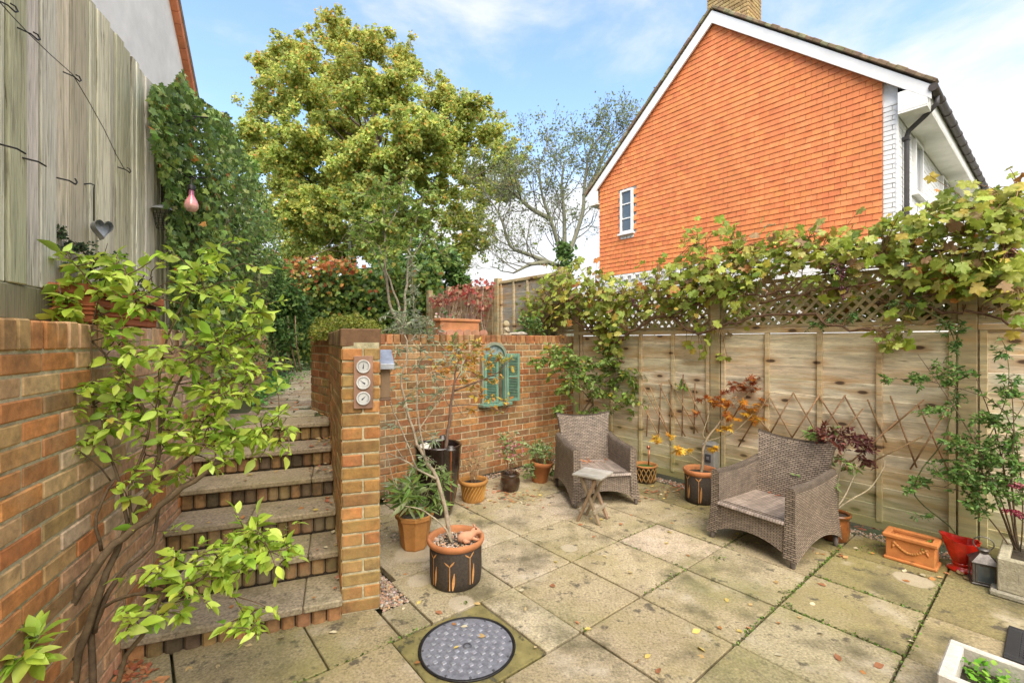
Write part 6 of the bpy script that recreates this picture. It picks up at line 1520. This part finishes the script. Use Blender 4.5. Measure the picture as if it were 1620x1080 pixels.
for (x, y, Z, s, c) in [(1603, 808, 2.9, .05, (.34, .05, .08)), (1610, 768, 2.88, .04, (.55, .16, .2)), (1616, 765, 2.86, .035, (.6, .24, .26)), (1618, 815, 2.85, .04, (.3, .05, .08))]:
    q = pw(x, y, Z)-b1
    for k in range(60):
        a, r = random.uniform(0, 6.28), s*math.sqrt(random.random()); m_.ball((q[0]+r*math.cos(a), q[1]+r*math.sin(a), q[2]+random.uniform(-.006, .008)-r*r*5), (.006, .006, .005), 6, 4, jc(c, .25))
    m_.tube([(0, 0, 0), q*.5+np.array([.01, 0, .02]), q-np.array([0, 0, .012])], .0025, 5, (.2, .22, .08))
m_.build('flower_clusters', M['leaf'], t)
make_plant('jasmine', 'jasmine with neat paired leaflets growing up the right hand fence post', 'climber', S.w(3.86, -.1, .05),
  [(ln((1522, 860, 3.2), (1500, 830, 3.2), (1462, 800, 3.25), (1445, 775, 3.25), (1460, 740, 3.25), (1490, 700, 3.22), (1508, 640, 3.2), (1515, 590, 3.2), (1512, 545, 3.22), (1500, 515, 3.25)), .005, .003), (ln((1560, 700, 3.0), (1585, 650, 2.98), (1596, 600, 2.96), (1592, 555, 2.98), (1580, 530, 3.0)), .003, .0015), (ln((1512, 530, 3.22), (1490, 505, 3.25), (1440, 480, 3.35)), .003, .002)],
  [cl(1508, 545, 3.2, 12, 24, 15), cl(1515, 585, 3.2, 14, 20, 13), cl(1515, 635, 3.2, 16, 18, 11), cl(1505, 515, 3.25, 18, 10, 11), cl(1592, 560, 2.98, 14, 18, 13), cl(1596, 610, 2.96, 12, 14, 8), cl(1440, 770, 3.25, 12, 5, 4), cl(1455, 815, 3.22, 12, 5, 4), cl(1440, 480, 3.35, 30, 8, 11), cl(1290, 515, 3.9, 30, 7, 13), cl(1350, 500, 3.65, 24, 7, 8)],
  M['waxleaf'], tpl_oval(.16, .04, .1), .032, [(.07, .16, .04), (.1, .2, .05), (.14, .26, .06)], None, 9, .0013, (.12, .14, .05), upn=.4)
# window box and seedlings
wb = L.w((tx0+tx1)/2, .05, 1.76)
make_plant('cotoneaster', 'fine dark leaved spreading plant growing in the window box on the left wall', 'plant', wb,
  [([np.array(L.w(tx0+.1+k*.1, .05, 1.77)), np.array(L.w(tx0+.1+k*.1-.04, .02, 1.85)), np.array(L.w(tx0+.1+k*.1-.12, -.04, 1.9))], .004, .002) for k in range(7)]+[(ln((150, 425, 2.05), (125, 390, 2.0), (95, 370, 1.95), (70, 352, 1.9)), .003, .001), (ln((180, 440, 2.2), (165, 410, 2.1), (170, 385, 2.1)), .003, .001)],
  [cl(125, 390, 2.0, 26, 10, 22), cl(95, 370, 1.95, 24, 9, 14), cl(150, 410, 2.05, 30, 14, 24), cl(175, 440, 2.2, 28, 12, 18), cl(210, 450, 2.4, 24, 8, 14), cl(135, 430, 2.05, 24, 14, 14), cl(105, 420, 1.95, 18, 12, 6), cl(235, 462, 2.5, 12, 5, 5)],
  M['waxleaf'], T_ROUND, .013, [(.04, .075, .03), (.06, .11, .04), (.03, .05, .025), (.14, .2, .08)], None, 12, .0013, (.09, .06, .04), upn=.4)
sd = S.w(4.15, -1.93, .1)
t = thing('green_seedlings', 'mat of small bright green round leaved seedlings filling the pale stone trough', 'plants', sd); b1 = np.array(sd); P = []
for _ in range(650):
    x, y = random.uniform(4.02, 4.8), random.uniform(-2.04, -1.78)
    if x > 4.25 and random.random() < .45: continue
    P.append(S.w(x, y, .1+random.random()*.07))
P = np.array(P); n = len(P)
leaves('foliage', M['leaf'], t, T_ROUND, P-b1, unit(rng.normal(size=(n, 3))*np.array([1, 1, .4])), unit(UPV+.35*rng.normal(size=(n, 3))), rng.uniform(.015, .034, n), pal(n, [(.14, .36, .025), (.2, .44, .03), (.1, .26, .02), (.28, .5, .06)]))
make_plant('dock_plant', 'upright broad green leaves at the far end of the pale stone trough', 'plant', S.w(4.35, -1.95, .1), [([np.array(S.w(4.35, -1.95, .1)), np.array(S.w(4.36, -1.95, .14))], .004, .003)], [(np.array(S.w(4.36, -1.95, .2)), (.03, .03, .05), 4)], M['leaf'], tpl_oval(.16, .03, .1), .14, [(.16, .38, .03), (.12, .3, .025)], None, 2, .002, (.2, .3, .06), upn=.1)
t = make_plant('trough_weeds', 'few green weeds sprouting in the terracotta trough with the garland', 'plant', tuple(np.array(tr0)+np.array((ex_[0]*.2, ex_[1]*.2+.08, .12))), [([np.array(tr0)+np.array((ex_[0]*.2+.05, ex_[1]*.2+.05, .11)), np.array(tr0)+np.array((ex_[0]*.2+.05, ex_[1]*.2+.05, .16))], .002, .001)], [(np.array(tr0)+np.array((ex_[0]*.2+.05, ex_[1]*.2+.05, .15)), (.05, .04, .02), 14)], M['leaf'], T_OVAL, .022, [(.2, .36, .05), (.3, .42, .08)], None, 5, .001, (.2, .3, .06))
# red creeper and oddments on the terrace fence
rc = thing('red_creeper', 'crimson leaved creeper with bare hanging stems on the terrace fence behind the coping trough', 'creeper', S.w(-2.6, -.1, .95)); b1 = np.array(S.w(-2.6, -.1, .95)); m_ = MB()
for k in range(120):
    x = random.uniform(-3.3, -1.75); z1 = random.uniform(1.6, 2.5)-(0.0 if x > -2.6 else .3)*0; q = [np.array(S.w(x+random.uniform(-.2, .2), -.12-random.random()*.2, 1.2+random.random()*.3)), np.array(S.w(x+random.uniform(-.1, .1), -.15-random.random()*.2, (1.3+z1)/2)), np.array(S.w(x+random.uniform(-.15, .15), -.1-random.random()*.12, z1))]
    m_.tube([p-b1 for p in smooth(q)], .0045, 4, jc(random.choice([(.4, .26, .2), (.3, .16, .12), (.46, .36, .26)]), .15), cap=False)
m_.build('stems', M['bark'], rc)
P = np.vstack([cover([(678, 470), (700, 462), (726, 450), (745, 448), (742, 470), (700, 486), (682, 488)], 300, S, -.08, .10), cover([(730, 452), (760, 440), (785, 446), (782, 470), (765, 505), (745, 510), (735, 480)], 240, S, -.1, .12)]); n = len(P)
leaves('foliage', M['leaf'], rc, T_IVY, P-b1, unit(np.array([0, 0, -1.])+.7*rng.normal(size=(n, 3))), unit(facing(P, S)*1.0+UPV*.5+.5*rng.normal(size=(n, 3))), rng.uniform(.03, .06, n), pal(n, [(.5, .1, .09), (.56, .2, .13), (.4, .08, .06), (.36, .2, .12), (.54, .34, .2)]))
potplant('terrace_perennial', 'leafy green plant with pale blooms between the coping trough and the terrace fence', S.w(-1.5, -1.15, 0), 1.47, .55, .28, 24, M['leaf'], T_OVAL, .05, [(.16, .28, .06), (.24, .34, .1), (.4, .42, .3)], None, 8, (.24, .2, .12), 8, (), (16, [(.5, .16, .16), (.7, .5, .45)], 2.0))
potplant('trough_sprouts', 'sparse dry sprouts standing in the weathered coping trough', S.w(-.1, (y0+y1)/2, 0), 1.78, .12, .1, 10, M['dryleaf'], T_NARROW, .03, [(.4, .3, .2), (.3, .3, .14)], None, 6, (.36, .26, .18), 8)
potplant('leafy_perennial', 'small dark leaved plant on the wall top under the vine beside the flat stone', S.w(-.25, on_wall(850), 0), 1.47, .4, .25, 40, M['waxleaf'], T_OVAL, .05, DARK+[(.2, .3, .08)], None, 9, (.16, .12, .08), 7)

# ------------------------------------------------------------------ grape vine along the trellis
gv = thing('grape_vine', 'sprawling grape vine with big lobed leaves along the top of the trellis fence', 'vine', S.w(.0, -.1, 1.5)); b1 = np.array(S.w(.0, -.1, 1.5))
def vp(px, py, y=-.12): x, z = S.ray_y(px, py, y); return np.array(S.w(x, y, z))
m_ = MB(); cords = [
 ([(835, 540), (870, 500), (895, 475), (925, 500), (950, 535), (975, 540), (1020, 510), (1060, 500), (1095, 525), (1130, 520), (1180, 505), (1230, 495), (1290, 500), (1330, 518), (1400, 522)], .02, .009), ([(870, 520), (880, 470), (905, 500), (935, 528)], .018, .012),
 ([(1060, 500), (1100, 480), (1150, 460), (1210, 470), (1260, 450), (1300, 430), (1380, 425), (1440, 410)], .012, .006), ([(1200, 480), (1270, 462), (1330, 456), (1400, 445), (1440, 436)], .010, .006), ([(1100, 525), (1105, 485), (1120, 440), (1118, 400), (1105, 380)], .008, .003),
 ([(1400, 480), (1450, 485), (1510, 492), (1560, 498), (1600, 510), (1620, 515)], .012, .007), ([(1420, 440), (1480, 400), (1540, 360), (1590, 330), (1615, 300)], .010, .003), ([(1150, 460), (1165, 420), (1160, 385)], .006, .002), ([(1260, 450), (1275, 410), (1280, 380)], .005, .002), ([(1270, 380), (1315, 400), (1400, 405), (1500, 395), (1600, 400)], .008, .004), ([(1440, 470), (1530, 455), (1620, 450)], .009, .006), ([(940, 470), (1000, 462), (1080, 455), (1160, 460)], .009, .005), ([(985, 575), (960, 545), (930, 515)], .013, .008)]
anc = []
for pts, r0, r1 in cords:
    q = smooth([vp(x, y, -.10-random.random()*.08) for x, y in pts], 4); q = [p+rng.normal(size=3)*.012 for p in q]; anc += q
    m_.tube([p-b1 for p in q], [r0+(r1-r0)*i/(len(q)-1) for i in range(len(q))], 7, jc((.17, .095, .055), .15))
polys = [([(822, 500), (832, 470), (866, 440), (900, 436), (940, 438), (965, 455), (985, 480), (960, 510), (900, 500), (860, 522), (828, 530)], 850), ([(960, 452), (1000, 448), (1060, 425), (1100, 415), (1150, 400), (1200, 395), (1220, 425), (1200, 450), (1130, 470), (1090, 490), (1040, 485), (990, 510), (950, 530)], 850), ([(1072, 400), (1090, 372), (1108, 370), (1112, 410), (1105, 440), (1080, 430)], 60), ([(1140, 365), (1160, 360), (1175, 390), (1165, 410), (1145, 400)], 40),
         ([(1200, 390), (1260, 372), (1330, 374), (1370, 368), (1380, 395), (1350, 430), (1300, 425), (1250, 430), (1200, 430)], 370), ([(1370, 365), (1400, 350), (1450, 335), (1500, 318), (1560, 312), (1625, 318), (1625, 480), (1590, 470), (1540, 455), (1470, 455), (1420, 440), (1390, 425), (1370, 400)], 760), ([(1480, 330), (1560, 300), (1600, 285), (1620, 290), (1620, 340), (1540, 340)], 40), ([(1385, 500), (1440, 485), (1465, 500), (1450, 530), (1420, 560), (1390, 555), (1380, 520)], 42), ([(950, 500), (985, 500), (990, 545), (970, 570), (950, 560), (945, 530)], 110), ([(1085, 500), (1140, 490), (1150, 560), (1110, 585), (1095, 560), (1090, 540)], 34), ([(1170, 455), (1200, 445), (1200, 490), (1160, 500), (1120, 490)], 40), ([(1290, 440), (1320, 430), (1350, 470), (1330, 490), (1290, 470)], 26), ([(1480, 440), (1545, 440), (1530, 480), (1490, 470)], 20), ([(1600, 480), (1625, 480), (1625, 540), (1605, 520)], 12)]
P = []
for poly, n in polys:
    for px, py in sample(poly, n):
        y = -.04-abs(rng.normal())*.16; P.append(vp(px+random.gauss(0, 7), py+random.gauss(0, 11)-(abs(random.gauss(0, 22)) if random.random() < .12 else 0), y))
for px, py in sample([(935, 500), (1060, 470), (1200, 450), (1300, 440), (1400, 430), (1620, 400), (1620, 500), (1400, 512), (1200, 518), (935, 528)], 1500):
    P.append(vp(px, py, random.uniform(.06, .3)))
P = np.array(P); n = len(P); AN = np.array(anc)
for i in range(0, n, 2):
    d = np.linalg.norm(AN-P[i], axis=1); a = AN[int(np.argmin(d))]
    if .03 < d.min() < .7: m_.tube([a-b1, (a+P[i])/2-b1+np.array([0, 0, .03]), P[i]-b1], [.0035, .0025, .0018], 4, jc((.24, .14, .06), .2), cap=False)
m_.build('cords', M['bark'], gv)
fc = facing(P, S); D = unit(np.array([0, 0, -.75])+fc*.3+.75*rng.normal(size=(n, 3))); N = unit(fc*.75+UPV*.75+.5*rng.normal(size=(n, 3)))
col = pal(n, [(.31, .38, .05), (.38, .43, .07), (.22, .3, .045), (.46, .47, .12), (.52, .42, .07), (.46, .2, .05), (.36, .23, .11)], [5, 4, 3.5, 2.5, 1.6, .6, 1.1])
leaves('foliage', M['leaf'], gv, T_VINE, P-b1, D, N, rng.uniform(.024, .07, n), col)
for k, (x, y, s) in enumerate(((1322, 425, 1.0), (1332, 432, .8), (1335, 462, .85), (1003, 477, .8), (1010, 487, .6), (1596, 405, .8))):
    g_ = MB(); q = vp(x, y, -.2)-b1
    for j in range(42):
        v = random.random(); r = .034*s*(1-v*.75); a = random.uniform(0, 6.28); g_.ball((q[0]+r*math.cos(a), q[1]+r*math.sin(a), q[2]+.05*s-v*.12*s), .0085, 8, 5, jc(random.choice([(.16, .05, .08), (.24, .09, .11), (.3, .14, .14), (.09, .035, .06)]), .2))
    g_.tube([q+np.array([0, 0, .05*s]), q+np.array([.01, 0, .09])], .002, 4, (.2, .14, .06)); g_.build('grape_bunch', M['paint'], gv)

# ------------------------------------------------------------------ fallen leaves and moss in the joints
P = []; CL = []
TAN = [(.5, .33, .13), (.56, .42, .2), (.45, .2, .06), (.6, .45, .12), (.38, .16, .07), (.62, .54, .34)]; ORG = [(.48, .17, .06), (.4, .13, .06), (.54, .25, .1), (.35, .15, .08)]
def drop(px, py, sx, sy, n, z=.003, cols=TAN):
    for _ in range(n): P.append(G(random.gauss(px, sx), random.gauss(py, sy), z+random.random()*.006)); CL.append(random.choice(cols))
def spots(lst, z=.003, cols=TAN):
    for x, y in lst: P.append(G(x, y, z)); CL.append(random.choice(cols))
drop(825, 785, 22, 8, 60, cols=ORG+TAN); drop(1040, 778, 24, 7, 40, cols=ORG+TAN); drop(1075, 770, 14, 5, 20, cols=ORG); drop(765, 790, 20, 7, 20); drop(650, 785, 20, 6, 22); drop(215, 1062, 22, 12, 60, cols=ORG); drop(790, 770, 14, 6, 16, cols=ORG); drop(1370, 835, 12, 4, 14, cols=ORG); drop(950, 830, 60, 14, 12)
spots([(850, 1022), (832, 965), (823, 932), (935, 993), (1160, 850), (1190, 850), (1208, 845), (1530, 840), (895, 855), (877, 887), (915, 830), (1135, 990), (1175, 1000), (1095, 1000), (1235, 985), (1245, 915), (1225, 918), (1290, 955), (1360, 1060), (1225, 1035), (1440, 920), (740, 990), (755, 1005), (660, 955), (690, 900), (715, 985), (640, 960), (655, 1048), (700, 970), (300, 1053), (345, 1050), (320, 1010), (400, 1020), (440, 1010), (520, 1000), (1000, 905), (1060, 930), (1430, 905), (1480, 915), (960, 880), (1115, 1040), (1020, 1040), (760, 955), (870, 925), (1300, 1000), (1180, 1040)])
for _ in range(24): spots([(random.uniform(640, 1560), random.uniform(830, 1060))])
drop(1190, 835, 40, 12, 12); drop(1330, 875, 30, 6, 14, cols=ORG+TAN); drop(1480, 905, 40, 10, 12)
for k in range(6):
    x, z = -.25+.293*k, .12+.15*k+.004
    for _ in range([4, 4, 6, 14, 26, 10][k]):
        P.append(L.w(x+random.uniform(.03, .27), yr(x)+abs(random.gauss(.02, .08)), z+random.random()*(.012 if k < 3 else .04))); CL.append(random.choice(ORG+TAN))
    for _ in range(3): P.append(L.w(x+random.uniform(.03, .27), random.uniform(-.8, -.05), z)); CL.append(random.choice(TAN))
for (c, r, n) in ((C1, R1, 22), (C2, R2, 6)):
    for _ in range(n):
        lx, ly = random.gauss(.0, .09), random.gauss(.13, .04); P.append((c[0]+lx*math.cos(r)-ly*math.sin(r), c[1]+lx*math.sin(r)+ly*math.cos(r), .302)); CL.append(random.choice(ORG))
for _ in range(60): P.append((*(lambda q: (q[0], q[1]))(G(random.uniform(430, 520), random.uniform(605, 650), .88)), .89)); CL.append(random.choice(TAN+ORG))
P = np.array(P); n = len(P); D = rnd_dirs(n); D[:, 2] *= .12
setp(leaves('fallen_leaves', M['dryleaf'], None, tpl_oval(.3, .12, -.16), P, D, unit(UPV+.22*rng.normal(size=(n, 3))), rng.uniform(.025, .052, n), np.clip(np.array(CL)*(1+.15*rng.normal(size=(n, 1))), .01, .9)), kind='stuff')
P = []
def joint(fr, a, b, n, sp=.008):
    for _ in range(n):
        t_ = random.random(); P.append(fr.w(a[0]+(b[0]-a[0])*t_+random.gauss(0, sp), a[1]+(b[1]-a[1])*t_+random.gauss(0, sp), random.uniform(-.004, .004)))
joint(S, (3.22, -1.7), (3.22, -.5), 420); joint(S, (2.65, -1.2), (2.65, -.3), 160); joint(S, (3.22, -1.165), (3.79, -1.165), 220); joint(S, (3.22, -1.71), (3.79, -1.71), 200); joint(S, (2.08, -2.27), (2.08, -1.2), 90); joint(S, (2.65, -2.265), (2.65, -1.74), 90); joint(S, (2.08, -1.74), (2.65, -1.74), 60); joint(S, (3.22, -2.3), (3.22, -1.7), 120); joint(S, (3.79, -2.0), (3.79, -.6), 160); joint(S, (2.08, -4.2), (2.08, -3.4), 130); joint(S, (2.65, -3.7), (2.65, -4.6), 90)
for (x, y, k, s) in ((1170, 860, 40, 10), (1135, 885, 25, 6), (1370, 870, 60, 9), (1240, 938, 16, 4), (1250, 960, 22, 4), (1430, 955, 12, 5), (735, 955, 10, 3), (925, 1000, 14, 4), (1060, 915, 14, 5), (1080, 895, 10, 4), (1395, 860, 40, 7), (1500, 870, 30, 8)):
    for _ in range(k): q = G(random.gauss(x, s), random.gauss(y, s*.4)); P.append((q[0], q[1], random.random()*.015))
P = np.array(P); n = len(P)
setp(leaves('joint_moss', M['leaf'], None, T_ROUND, P, unit(rng.normal(size=(n, 3))*np.array([1, 1, .6])), unit(UPV+.6*rng.normal(size=(n, 3))), rng.uniform(.007, .017, n), pal(n, [(.1, .15, .025), (.14, .22, .03), (.08, .1, .03), (.2, .34, .05)])), kind='stuff')
SUN_E, SUN_ANG, SKY_S, EXPO = 1.45, 65, .10, 2.15
CLOUD = (2.5, 2.52, 2.56, 1); CLOUD_OFF = (1.7, .4, .1)
# ================================================================== light, sky, camera
sun = bpy.data.lights.new('sun', 'SUN'); sun.energy = SUN_E; sun.angle = R(SUN_ANG); sun.color = (1.0, .90, .73)
so = bpy.data.objects.new('sun', sun); COL.objects.link(so)
SUN_EL, SUN_AZ = R(52), R(172)      # azimuth measured clockwise from +Y: behind and left of the viewer
sd = V3((math.cos(SUN_EL)*math.sin(SUN_AZ), math.cos(SUN_EL)*math.cos(SUN_AZ), math.sin(SUN_EL)))
so.rotation_euler = (-sd).to_track_quat('-Z', 'Y').to_euler()
w = bpy.data.worlds.new('World'); SC.world = w; w.use_nodes = True
nt = w.node_tree; N = nt.nodes; Lk = nt.links.new
bg = N['Background']; sky = N.new('ShaderNodeTexSky'); sky.sky_type = 'NISHITA'; sky.sun_disc = False
sky.sun_elevation = SUN_EL; sky.sun_rotation = SUN_AZ; sky.air_density = 1.0; sky.dust_density = 1.6; sky.ozone_density = 2.5
tc = N.new('ShaderNodeTexCoord')
mp = N.new('ShaderNodeMapping'); mp.inputs['Scale'].default_value = (1.0, 1.0, 2.2); mp.inputs['Location'].default_value = CLOUD_OFF; Lk(tc.outputs['Generated'], mp.inputs['Vector'])
nz = N.new('ShaderNodeTexNoise'); nz.inputs['Scale'].default_value = 2.1; nz.inputs['Detail'].default_value = 9; nz.inputs['Roughness'].default_value = .58; nz.inputs['Distortion'].default_value = .3
Lk(mp.outputs['Vector'], nz.inputs['Vector'])
sx = N.new('ShaderNodeSeparateXYZ'); Lk(tc.outputs['Generated'], sx.inputs[0])
hz = N.new('ShaderNodeMapRange'); hz.inputs[1].default_value = .02; hz.inputs[2].default_value = .46; hz.inputs[3].default_value = .34; hz.inputs[4].default_value = -.06; Lk(sx.outputs['Z'], hz.inputs[0])
rt = N.new('ShaderNodeMapRange'); rt.inputs[1].default_value = .1; rt.inputs[2].default_value = .8; rt.inputs[3].default_value = -.03; rt.inputs[4].default_value = .16; Lk(sx.outputs['X'], rt.inputs[0])
a1 = N.new('ShaderNodeMath'); a1.operation = 'ADD'; Lk(nz.outputs['Fac'], a1.inputs[0]); Lk(hz.outputs[0], a1.inputs[1])
a2 = N.new('ShaderNodeMath'); a2.operation = 'ADD'; Lk(a1.outputs[0], a2.inputs[0]); Lk(rt.outputs[0], a2.inputs[1])
cr = N.new('ShaderNodeMapRange'); cr.interpolation_type = 'SMOOTHSTEP'; cr.inputs[1].default_value = .42; cr.inputs[2].default_value = .70; Lk(a2.outputs[0], cr.inputs[0])
mx = N.new('ShaderNodeMix'); mx.data_type = 'RGBA'; Lk(cr.outputs[0], mx.inputs[0]); Lk(sky.outputs[0], mx.inputs[6]); mx.inputs[7].default_value = CLOUD
Lk(mx.outputs[2], bg.inputs['Color']); bg.inputs['Strength'].default_value = SKY_S
cam = bpy.data.cameras.new('camera'); cam.sensor_width = 36; cam.lens = 16; cam.clip_start = .05; cam.clip_end = 1000
co = bpy.data.objects.new('camera', cam); COL.objects.link(co); co.location = (0, 0, H); co.rotation_euler = (R(90), 0, 0)
SC.camera = co
vs = SC.view_settings; vs.view_transform = 'Standard'; vs.look = 'None'; vs.gamma = 1; vs.exposure = EXPO
